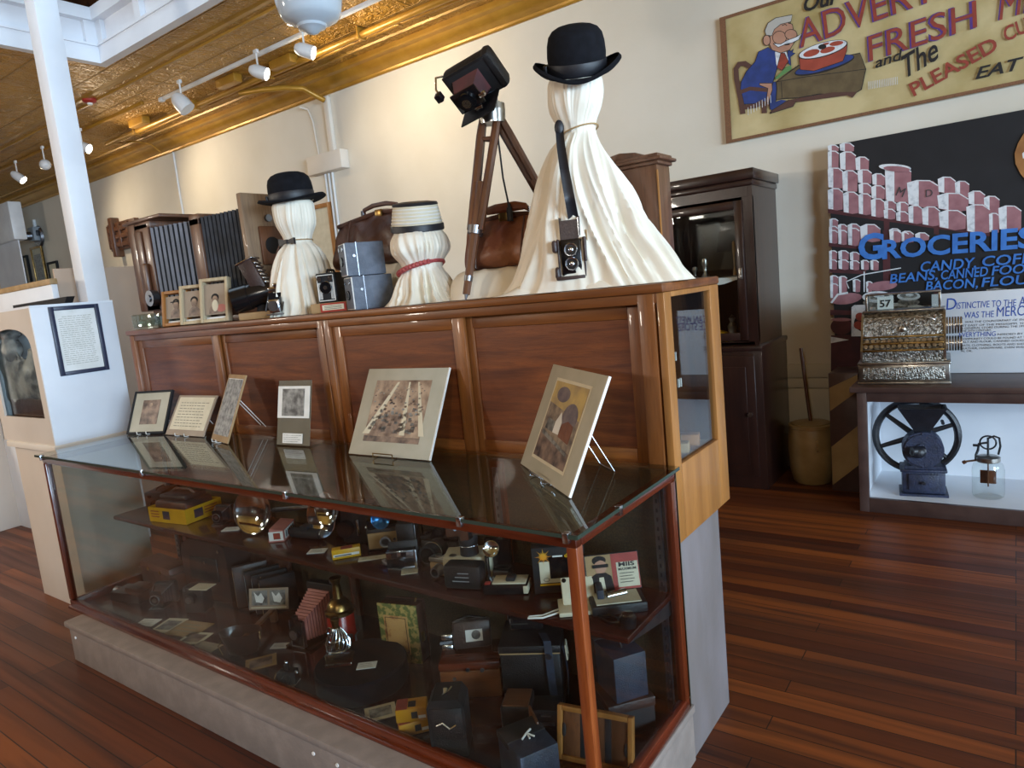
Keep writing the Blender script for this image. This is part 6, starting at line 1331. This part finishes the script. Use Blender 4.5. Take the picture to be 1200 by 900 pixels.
for x in (-.08, .006): b.m('bwdark').box(x, x+.074, -.0035, -.002, .02, .085); b.m('cardw').raw([(x+.01, -.004, .08), (x+.03, -.004, .06), (x+.045, -.004, .075), (x+.06, -.004, .05), (x+.05, -.004, .03), (x+.02, -.004, .035)], [tuple(range(6))])
b.m('card').box(-.085, .085, -.0035, -.002, .008, .012); b.done('pictures', c, smooth=False)
# pink bellows camera
t = thing('folding_camera', 'folding camera with faded pink bellows standing on the case floor', 'camera', (-2.42, 1.755, zd), R(8))
MB().box(-.075, .075, 0, .04, 0, .22, .008).done('body', t, 'black'); MB().box(-.07, .07, -.16, 0, 0, .008, .002).done('bed', t, 'blackp'); b = MB(); n = 22
for i in range(n):
    s1, s2 = 1-.5*i/n, 1-.5*(i+1)/n; g0, g1 = (0, .005) if i % 2 else (.005, 0); ya, yb = -i*.0065, -(i+1)*.0065
    vs = [(sx*(.062*s1-g0), ya, .105-.03*i/n+sz*(.09*s1-g0)) for sx, sz in ((-1, -1), (1, -1), (1, 1), (-1, 1))]+[(sx*(.062*s2-g1), yb, .105-.03*(i+1)/n+sz*(.09*s2-g1)) for sx, sz in ((-1, -1), (1, -1), (1, 1), (-1, 1))]
    b.m('pinkb' if (i//2) % 2 else 'pinkb').raw(vs, [(q, (q+1) % 4, 4+(q+1) % 4, 4+q) for q in range(4)])
b.done('bellows', t, smooth=False); MB().box(-.035, .035, -.155, -.143, .008, .125, .004).cyl((0, -.175, .07), (0, -.155, .07), .028, n=24).box(-.012, .012, -.165, -.145, .125, .145, .003).done('lens_board', t, 'blackp'); MB().cyl((0, -.177, .07), (0, -.174, .07), .02, n=20).box(-.036, -.033, -.157, -.141, .01, .12).box(.033, .036, -.157, -.141, .01, .12).box(-.035, .035, -.158, -.142, .006, .012).cyl((.06, .02, .22), (.06, .02, .235), .012).done('lens_ring', t, 'steel')
# red and brass lamp
p = Vector((-2.23, 1.70, zd)); t = thing('darkroom_lantern', 'red lantern with a brass chimney standing on the case floor', 'lantern', p)
MB().lathe([(0, 0), (.06, 0), (.058, .01), (.056, .02), (.054, .16), (.05, .165)], 32).done('body', t, 'red'); MB().lathe([(.056, .15), (.06, .152), (.06, .165), (.05, .172), (.046, .19), (.035, .205), (.02, .215), (.019, .225), (.017, .26), (.016, .28), (.024, .295), (.024, .3), (.012, .302), (0, .302)], 32).done('chimney', t, 'brass'); MB().tube([(.018*math.cos(2*PI*i/20), -.058, .09+.02*math.sin(2*PI*i/20)) for i in range(20)], .004, 6, True).done('window_ring', t, 'chrome')
# black drum plinth with a jar and a case
t = thing('display_drum', 'low round black riser carrying the wire topped instrument', 'riser', (-1.96, 1.555, zd)); MB().lathe([(0, 0), (.165, 0), (.17, .006), (.17, .075), (.164, .082), (0, .082)], 48).done('drum', t, 'felt')
p = Vector((-2.03, 1.52, zd+.083)); t = thing('glass_lamp', 'square glass lamp with a lacy silver wire top on the black riser', 'lamp', p, R(40)); MB().box(-.05, .05, -.045, .045, 0, .012, .003).box(-.046, .046, -.041, .041, .012, .05, .004).done('base', t, 'glassg')
b = MB(); rr = random.Random(2)
for k in range(16):
    a = 2*PI*k/16; b.tube([(.042*math.cos(a), .038*math.sin(a), .05), (.045*math.cos(a+.25), .04*math.sin(a+.25), .075), (.03*math.cos(a+.5), .028*math.sin(a+.5), .105), (.014*math.cos(a+.7), .014*math.sin(a+.7), .13)], .002, 5)
for z, r in ((.052, .043), (.09, .037), (.13, .014)): b.tube([(r*math.cos(2*PI*i/24), r*.9*math.sin(2*PI*i/24), z) for i in range(24)], .0025, 6, True)
b.done('wire_top', t, 'chrome'); MB().lathe([(.012, .05), (.013, .15), (.016, .155), (.016, .165), (0, .168)], 18).done('burner', t, 'brass')
t = thing('daguerreotype_case', 'small dark hinged photograph case lying left of the red lantern', 'photograph case', (-2.16, 1.60, zd), R(20)); MB().box(-.05, .04, -.04, .04, 0, .014, .003).done('tray', t, 'blackm'); b = MB(); b.X = Matrix.Translation((0, .04, .012)) @ Matrix.Rotation(R(-25), 4, 'X'); b.box(-.05, .04, -.006, .006, 0, .08, .003); b.done('lid', t, 'browncase'); MB().box(-.035, .025, -.03, .03, .0142, .0162).done('picture', t, 'bwdark')
t = thing('optic_stand', 'small glass prism on a stand beside the daguerreotype case', 'prism', (-2.1, 1.66, zd)); MB().cyl((0, 0, 0), (0, 0, .01), .025).tube([(0, 0, .01), (0, 0, .1), (.03, 0, .13)], .004).done('stand', t, 'steel'); MB().box(-.02, .02, -.01, .01, .03, .07, .002).done('prism', t, 'glassg')
card(430, 780, .07, .045, 38, 'white label card lying on the black riser', 'cardw', zd+.0825)
# floral album
t = thing('photo_album', 'thick photograph album with a green floral cover standing on the case floor', 'album', (-1.93, 1.74, zd), R(14)); MB().box(-.085, .0, -.05, .05, 0, .23, .004) if False else None
b = MB(); b.box(-.075, .09, -.012, .045, .0, .232, .004); b.done('page_block', t, 'brownl2'); MB().box(-.08, .092, -.02, -.012, 0, .236, .003).done('front_cover', t, 'greenalb'); MB().box(-.08, .092, .045, .053, 0, .236, .003).done('back_cover', t, 'brownl2'); MB().box(-.055, .05, -.022, -.0195, .035, .19, .003).done('cover_panel', t, 'peach'); b = MB()
for q in ((-.048, -.046, .042, .183), (.041, .043, .042, .183), (-.048, .043, .042, .044), (-.048, .043, .181, .183)): b.box(q[0], q[1], -.0228, -.0218, q[2], q[3])
b.done('panel_line', t, 'browncase'); MB().tube([(.07, .02, .236), (.075, .02, .25)], .004).box(.09, .096, .0, .02, .08, .12, .002).done('clasp', t, 'brass')
# cards on the left of the floor
card(166, 733, .1, .07, 22, 'small white label card at the left front of the case floor', 'cardw', zd)
card(198, 733, .11, .13, 20, 'small oval portrait card beside the white label at left front', 'card', zd, 'bwdark')
card(222, 737, .17, .13, 14, 'larger buff card right of the oval portrait card', 'tan', zd)
card(214, 755, .12, .1, 20, 'mounted dark portrait card in front of larger buff card', 'card', zd, 'sepiad')
card(238, 760, .13, .07, 10, 'pale worn card left of the stereoscope', 'taupemount', zd)
card(298, 781, .12, .1, 55, 'square brown portrait card right of the stereoscope', 'tan', zd, 'sepiad')
card(328, 757, .07, .045, 30, 'white label card in front of the pink bellows camera', 'cardw', zd)
card(322, 810, .07, .05, 25, 'white label card at the front edge below the portrait card', 'cardw', zd)
t = thing('viewfinder', 'tiny black metal camera on the floor right of the portrait card', 'camera', (-2.22, 1.42, zd), R(30)); MB().box(-.035, .035, -.02, .02, 0, .05, .004).cyl((0, -.045, .025), (0, -.02, .025), .016).box(-.01, .01, -.01, .01, .05, .075, .003).done('body', t, 'black'); MB().tube([(-.035, -.02, .05), (-.045, -.05, .01)], .0025, 5).sph((.04, -.01, .045), .008, 10, 8).sph((0, -.0, .08), .008, 10, 8).done('trim', t, 'chrome')
card(431, 846, .105, .085, 52, 'small framed print lying flat at the front edge', 'card', zd, 'bwmid')
# yellow boxes
for k, (lab, h) in enumerate((('lower yellow film box of the stacked pair', .045), ('upper yellow film box of the stacked pair', .045))):
    t = thing('film_box', lab, 'box', (-1.585, 1.435, zd+k*.0465), R(52-k*12), 'yellow film boxes'); b = MB(); b.box(-.05, .05, -.032, .032, 0, h, .004); b.done('carton', t, 'yellow'); b = MB().m('redink'); b.box(-.048, -.012, -.03, .03, h, h+.0008).box(-.051, -.05, -.02, .02, .01, .03).m('blackink').box(-.01, .015, -.02, .012, h, h+.0009).box(.0, .02, -.0328, -.032, .012, .034).m('cardw').box(.022, .046, -.0326, -.032, .01, .02); b.done('print', t)
# wooden box with brown camera
t = thing('wooden_box', 'small polished brown wooden box under the brown folding camera', 'wooden box', (-1.565, 1.72, zd), R(32)); MB().box(-.1, .11, -.075, .075, 0, .1, .005).done('body', t, 'oak'); MB().box(-.105, .115, -.08, .08, .1, .135, .012).done('lid', t, M['mahog']); MB().cyl((0, -.084, .108), (0, -.078, .108), .007).cyl((-.05, -.079, .075), (-.05, -.075, .075), .006).cyl((.05, -.084, .105), (.05, -.079, .105), .007).done('catch', t, 'steel')
t = thing('folding_camera', 'brown camera with chrome front and pale printed plate on the wooden box', 'camera', (-1.565, 1.73, zd+.136), R(38)); b = MB(); b.X = Matrix.Rotation(R(-14), 4, 'X'); b.box(-.06, .075, -.02, .035, .006, .1, .01); b.done('body', t, 'browncase'); b = MB(); b.X = Matrix.Rotation(R(-14), 4, 'X'); b.m('cardw').box(-.015, .045, -.022, -.02, .03, .07); b.m('bwdark').sph((.022, -.0225, .052), (.016, .001, .016)); b.done('plate', t); b = MB(); b.X = Matrix.Rotation(R(-14), 4, 'X'); b.box(-.1, -.062, -.03, .03, .01, .03, .004).box(-.1, -.062, -.03, .03, .045, .065, .004)
for k in range(4): b.cyl((-.1+k*.011, -.034, .038), (-.1+k*.011, -.03, .038), .006)
b.tube([(-.06, .0, .1), (.0, .0, .115), (.06, .0, .102)], .005, 6); b.done('chrome_front', t, 'chrome')
t = thing('camera_case', 'tall narrow black leather camera case standing at the front of the case', 'camera case', (-1.415, 1.43, zd), R(32)); MB().prism([(-.055, 0), (.055, 0), (.057, .16), (.04, .185), (-.04, .185), (-.057, .16)], -.05, .05).done('body', t, 'black', ang=25); MB().box(-.05, .05, -.055, -.05, .06, .16, .003).done('flap', t, 'black'); MB().tube([(-.03, -.06, .11), (-.01, -.063, .12), (.01, -.063, .1), (.03, -.06, .11)], .003, 6).cyl((.0, -.02, .19), (.0, -.01, .2), .008).tube([(-.01, -.02, .185), (.01, -.025, .2), (.02, -.01, .205)], .003, 6).done('buckle', t, 'chrome')
# large black case with strap
t = thing('camera_case', 'large black leather plate camera case with a hanging buckled strap', 'camera case', (-1.33, 1.78, zd), R(28)); MB().box(-.1, .1, -.09, .09, 0, .225, .008).done('body', t, 'black'); MB().box(-.103, .103, -.093, .093, .2, .228, .004).done('lid', t, 'black'); b = MB(); b.box(-.1, .1, -.0945, -.093, .2, .204); b.done('lid_edge', t, 'tan')
b = MB()
def band(b, pts, w, d=(1, 0, 0), th=.003):
    d = Vector(d).normalized(); vs = []; N = len(pts)
    for i, p in enumerate(pts):
        p = Vector(p); a = Vector(pts[max(i-1, 0)]); c = Vector(pts[min(i+1, N-1)]); n = (c-a).normalized().cross(d)*th
        vs += [p-d*w/2, p+d*w/2, p+d*w/2+n, p-d*w/2+n]
    fs = [(i*4+k, i*4+(k+1) % 4, i*4+4+(k+1) % 4, i*4+4+k) for i in range(N-1) for k in range(4)]+[(3, 2, 1, 0), (N*4-4, N*4-3, N*4-2, N*4-1)]
    return b.raw(vs, fs)
band(b, [(.04, -.02, .232), (.06, -.08, .235), (.065, -.105, .21), (.067, -.105, .12), (.07, -.1, .02)], .025); band(b, [(.104, -.05, .21), (.112, -.05, .17), (.115, -.045, .1), (.11, -.04, .03)], .025, (0, 1, 0)); b.done('strap', t, 'navy')
MB().cyl((.065, -.112, .2), (.065, -.105, .2), .01, n=16).done('stud', t, 'chrome'); b = MB(); b.tube([(.116, -.068, .215), (.116, -.032, .215), (.12, -.032, .165), (.12, -.068, .165)], .003, 6, True); b.done('buckle', t, 'card')
t = thing('movie_camera', 'small dark camera with a chrome edge lying on the large black case', 'camera', (-1.37, 1.81, zd+.229), R(28)); MB().box(-.05, .06, -.03, .03, 0, .045, .005).done('body', t, 'blackp'); MB().box(-.055, -.05, -.03, .03, .004, .04, .001).box(-.05, .01, -.032, -.03, .02, .024).done('trim', t, 'chrome')
t = thing('folding_camera', 'black camera with worn wooden door opened, in front of the large black case', 'camera', (-1.22, 1.6, zd), R(25)); MB().box(-.09, .0, -.05, .05, 0, .12, .005).box(.0, .09, -.03, .05, .0, .1, .005).done('body', t, 'black'); b = MB(); b.X = Matrix.Translation((.0, -.05, .0)) @ Matrix.Rotation(R(25), 4, 'Z'); b.box(-.004, .004, -.09, 0, 0, .13, .002); b.done('door', t, 'walnut'); MB().box(-.094, -.09, -.04, .04, .01, .11).box(.02, .07, -.034, -.03, .05, .06).box(.03, .06, -.034, -.03, .08, .085).done('trim', t, 'steel'); MB().box(-.085, -.005, -.045, .045, .12, .124).done('hinge_plate', t, 'walnutx')
t = thing('box_camera', 'blue grey box camera with a white tie at the front of the case floor', 'camera', (-1.13, 1.44, zd), R(62)); MB().box(-.06, .06, -.075, .075, 0, .12, .004).done('body', t, 'navy'); MB().box(-.062, .062, -.0, .077, .1, .122, .003).done('top_plate', t, 'blackm'); MB().tube([(-.02, -.01, .124), (0, .0, .13), (.02, .015, .126)], .003, 6).tube([(0, -.02, .125), (0, .0, .13), (.015, -.02, .126)], .003, 6).done('tie', t, 'cardw')
# contact printer frame + boxes
t = thing('printing_frame', 'wooden photographic printing frame leaning at the right front of the case', 'printing frame', (-.985, 1.56, zd), R(10)); b = MB(); W, H = .115, .155
b.X = Matrix.Rotation(R(-14), 4, 'X'); 
rimbox(b, -W, W, 0, H, .015, -.012, .012, .002)
b.done('frame', t, 'oakpale')
for i, (a0, a1, m) in enumerate(((-W+.018, -.045, 'walnut'), (-.045, -.02, 'blackm'), (-.02, .03, 'walnut'), (.03, .05, 'blackm'), (.05, W-.018, 'walnut'))):
    b = MB(); b.X = Matrix.Rotation(R(-14), 4, 'X'); b.box(a0, a1, -.004, .006, .014, H-.014, .001); b.done('slat', t, m)
b = MB(); b.X = Matrix.Rotation(R(-14), 4, 'X'); b.sph((-W+.02, -.006, H*.55), (.007, .003, .02)).sph((W-.02, -.006, H*.4), (.007, .003, .02)); b.done('spring', t, 'blackm')
t = thing('box_camera', 'dark blue box camera standing behind the wooden printing frame', 'camera', (-1.01, 1.79, zd+.112), R(55)); MB().box(-.055, .055, -.08, .08, 0, .145, .004).done('body', t, 'navy'); MB().box(-.057, .057, .05, .082, 0, .147, .003).done('back', t, 'blackm'); MB().tube([(-.0, -.03, .145), (0, -.02, .16), (0, .03, .16), (0, .04, .145)], .004, 6).done('handle', t, 'black')
t = thing('camera_box', 'worn dark box below the dark blue box camera', 'box', (-1.01, 1.79, zd), R(50)); MB().box(-.075, .075, -.085, .085, 0, .11, .005).done('carton', t, 'blackm'); MB().box(-.077, .077, -.087, .087, .08, .111, .003).done('lid', t, 'browncase')
# ================================================================ LEFT END OF THE ROOM
p0 = A(48, 696, z=0)
t = thing('document_stand', 'tall white exhibit stand with an arched viewing window and framed text', 'exhibit stand', (-4.281, 1.547, 0))
L_, D_ = .66, .43
b = MB(); b.box(-.645, -.03, .015, .42, 0, .95, .003); b.done('base', t, 'beige')
b = MB(); b.box(-.68, .012, -.012, .44, .95, .985, .004); b.done('ledge', t, 'whitewarm')
zt = 1.745
L_ = A(5.5, 487, y=1.547).x*-1-4.281+.09
b = MB(); b.box(-.015, 0, 0, D_, .985, zt, .002); b.done('side_panel', t, 'white')
b = MB(); b.box(-L_, -.015, D_-.01, D_, .985, zt).box(-L_, -L_+.01, 0, D_-.01, .985, zt).box(-L_, 0, 0, D_, zt, zt+.012); b.done('back_panel', t, 'white')
wr = A(52.7, 491, y=1.547); wl = A(5.5, 487, y=1.547); wt = A(18, 385, y=1.547)
zw0, zw1, xw0, xw1 = wr.z-0, wt.z, wl.x+4.281, wr.x+4.281
L_ = -xw0+.09
b = MB(); b.box(-L_, xw0, 0, .012, .985, zt).box(xw1, -.015, 0, .012, .985, zt).box(xw0, xw1, 0, .012, .985, zw0)
n = 18; arcp = [(xw0+(xw1-xw0)*(1-math.cos(PI*i/n))/2, zw1-.13+.13*math.sin(PI*i/n)**.7) for i in range(n+1)]
for i in range(n):
    (a0, c0), (a1, c1) = arcp[i], arcp[i+1]; b.raw([(a0, 0, c0), (a1, 0, c1), (a1, 0, zt), (a0, 0, zt), (a0, .012, c0), (a1, .012, c1), (a1, .012, zt), (a0, .012, zt)], [(0, 1, 2, 3), (4, 7, 6, 5), (0, 4, 5, 1)])
b.done('front_panel', t, 'beige')
B(-L_+.012, -.02, .03, .034, 1.0, 1.7).done('window_glass', t, 'glass')
B(-L_+.012, -.02, .36, .37, 1.0, 1.72).done('backdrop', t, 'card')
B(-L_+.012, -.02, .06, .36, .99, 1.0).done('inner_floor', t, 'tan')
tt = thing('carved_stone', 'grey carved stone figures behind the arched window of exhibit stand', 'carving', (-4.281, 1.547, 1.001))
rr = random.Random(21); b = MB()
def rock(b, c, r, s):
    c = Vector(c)
    b.grid(lambda u, v: c+Vector((r[0]*math.sin(PI*v)*math.cos(2*PI*u), r[1]*math.sin(PI*v)*math.sin(2*PI*u), -r[2]*math.cos(PI*v)))*(1+.35*MN.noise(Vector((u*5, v*5, s)))+.15*MN.noise(Vector((math.cos(2*PI*u)*6, v*12, s)))), 36, 24, True)
xm = (xw0+xw1)/2-.13; dw = xw1-xw0; zz = zw0-1.0
rock(b, (xm-.05, .075, zz+.2), (dw*.42, .035, .16), 1); rock(b, (xm+dw*.26, .075, zz+.19), (dw*.28, .035, .17), 2); rock(b, (xm-.08, .075, zz+.4), (.085, .045, .1), 3); rock(b, (xm-.09, .075, zz+.48), (.1, .05, .045), 5); rock(b, (xm-dw*.35, .08, zz+.25), (.1, .035, .16), 6)
b.done('figures', tt, 'sculpt', ang=50); MB().box(xw0-.02, xw1+.02, .045, .12, 0, zz+.1, .01).done('plinth', tt, 'brownl2')
tag(MB().tube([(-4.281+xm, 1.547+.2, zw0+.4), (-4.281-.03, 1.547+.2, zw0+.36)], .012).done('wood_rod', mt='oakpale'), 'pale rod across the window of the exhibit stand', 'rod', kind=None)
# framed text on its bright face
yl, yr = 1.632-1.547, 1.888-1.547
t2 = thing('framed_text', 'black framed typed page hanging on the white side of the exhibit stand', 'framed text', (-4.279, 1.547, 0)); z0_, z1_ = 1.36, 1.742; f_ = .022
b = MB()
for q in ((yl, yl+f_, z0_, z1_), (yr-f_, yr, z0_, z1_), (yl+f_, yr-f_, z0_, z0_+f_), (yl+f_, yr-f_, z1_-f_, z1_)): b.box(0, .018, q[0], q[1], q[2], q[3], .002)
b.done('frame', t2, M.setdefault('navyf', mat('blue_black_frame', '#2a2f45', .35))); pg = B(0.001, .006, yl+.015, yr-.015, z0_+.015, z1_-.015).done('page', t2, 'cardw')
b = MB().m('inkp'); rr = random.Random(6)
for k in range(24):
    y = yl+.04+(.02 if k == 0 else 0)
    while y < yr-.055: l = rr.uniform(.008, .028); b.box(.006, .0066, y, min(y+l, yr-.045), z1_-.06-k*.0115, z1_-.057-k*.0115); y += l+.004
b.done('print_lines', pg)
# dark lid and pale panels behind
d0 = A(40, 356, x=-5.1)
tag(MB().prism([(-.9, 0), (0, .0), (-.09, -.075), (-.9, -.085)], -.0, .05, 'xz').done('dark_board', mt='blackm', loc=A(78, 347.5, y=2.03)), 'dark sloping board above the far corner of the exhibit stand', 'board')
p = A(30, 345, x=-6.6); tag(MB().box(-1.6, 0, 0, .04, 0, A(40, 337, y=2.12).z-.001, .004).done('free_standing_screen', mt='white', loc=(A(61, 340, y=2.12).x, 2.12, 0)), 'white free standing panel behind the dark sloping board', 'panel')
tag(MB().box(-1.7, .0, 0, .05, 0, .04, .004).done('panel_rail', mt='tan', loc=(A(61, 340, y=2.12).x, 2.115, A(40, 337, y=2.12).z)), 'thin tan rail on top of the white panel', 'rail')
a = A(63, 318, x=-5.6); c = A(155, 309, x=-5.6)
t = thing('partition', 'tall taupe partition panel standing behind the exhibit stand and cabinet', 'partition', (-5.62, a.y, 0)); L2 = c.y+.35-a.y
B(-.005, .02, 0, L2, 0, (a.z+c.z)/2, .004).done('panel', t, 'taupe')
t = thing('low_stand', 'beige display base at the far left beyond the exhibit stand', 'stand', (-6.0, 2.15, 0)); pz = A(10, 621, z=0)
t.location = (pz.x-.02, pz.y-1.1, 0)
MB().box(-.8, 0, 0, 1.6, 0, 1.05, .006).done('body', t, 'beige'); MB().box(-.82, .015, -.02, 1.62, 1.05, 1.08, .004).done('top', t, 'whitewarm')
# ================================================================ LIGHT
def area(name, loc, rot, sx, sy, power, col):
    l = bpy.data.lights.new(name, 'AREA'); l.shape = 'RECTANGLE'; l.size = sx; l.size_y = sy; l.energy = power; l.color = col
    o = bpy.data.objects.new(name, l); COL.objects.link(o); o.location = loc; o.rotation_euler = [R(q) for q in rot]; return o
for i, (a0, a1) in enumerate(wy):
    area('daylight', (XR-.02, (a0+a1)/2, 2.05), (0, 90, 0), 2.8, a1-a0-.1, (1900, 850)[i], (.58, .79, 1))
area('skylight', ((SX0+SX1)/2+.3, (SY0+SY1)/2-.2, 5.9), (0, 0, 0), 2.4, 2.4, 46, (.66, .84, 1))
w = bpy.data.worlds.new('sky'); sc.world = w; w.use_nodes = True
w.node_tree.nodes['Background'].inputs[0].default_value = (.7, .82, 1, 1); w.node_tree.nodes['Background'].inputs[1].default_value = .6
# ================================================================ CAMERA
cd = bpy.data.cameras.new('camera'); cam = bpy.data.objects.new('camera', cd); COL.objects.link(cam)
cd.sensor_fit = 'HORIZONTAL'; cd.sensor_width = 36; cd.lens = 36*FPX/1200; cd.clip_start = .05
m = Matrix((CR, -CD, -CF)).transposed().to_4x4(); m.translation = EYE; cam.matrix_world = m
sc.camera = cam
sc.view_settings.view_transform = 'Standard'; sc.view_settings.look = 'None'; sc.view_settings.gamma = 1; sc.view_settings.use_curve_mapping = False
sc.view_settings.exposure = 0
sc.cycles.max_bounces = 10; sc.cycles.transparent_max_bounces = 24; sc.cycles.diffuse_bounces = 4; sc.cycles.glossy_bounces = 5
sc.cycles.sample_clamp_indirect = 6; sc.cycles.caustics_reflective = False; sc.cycles.caustics_refractive = False
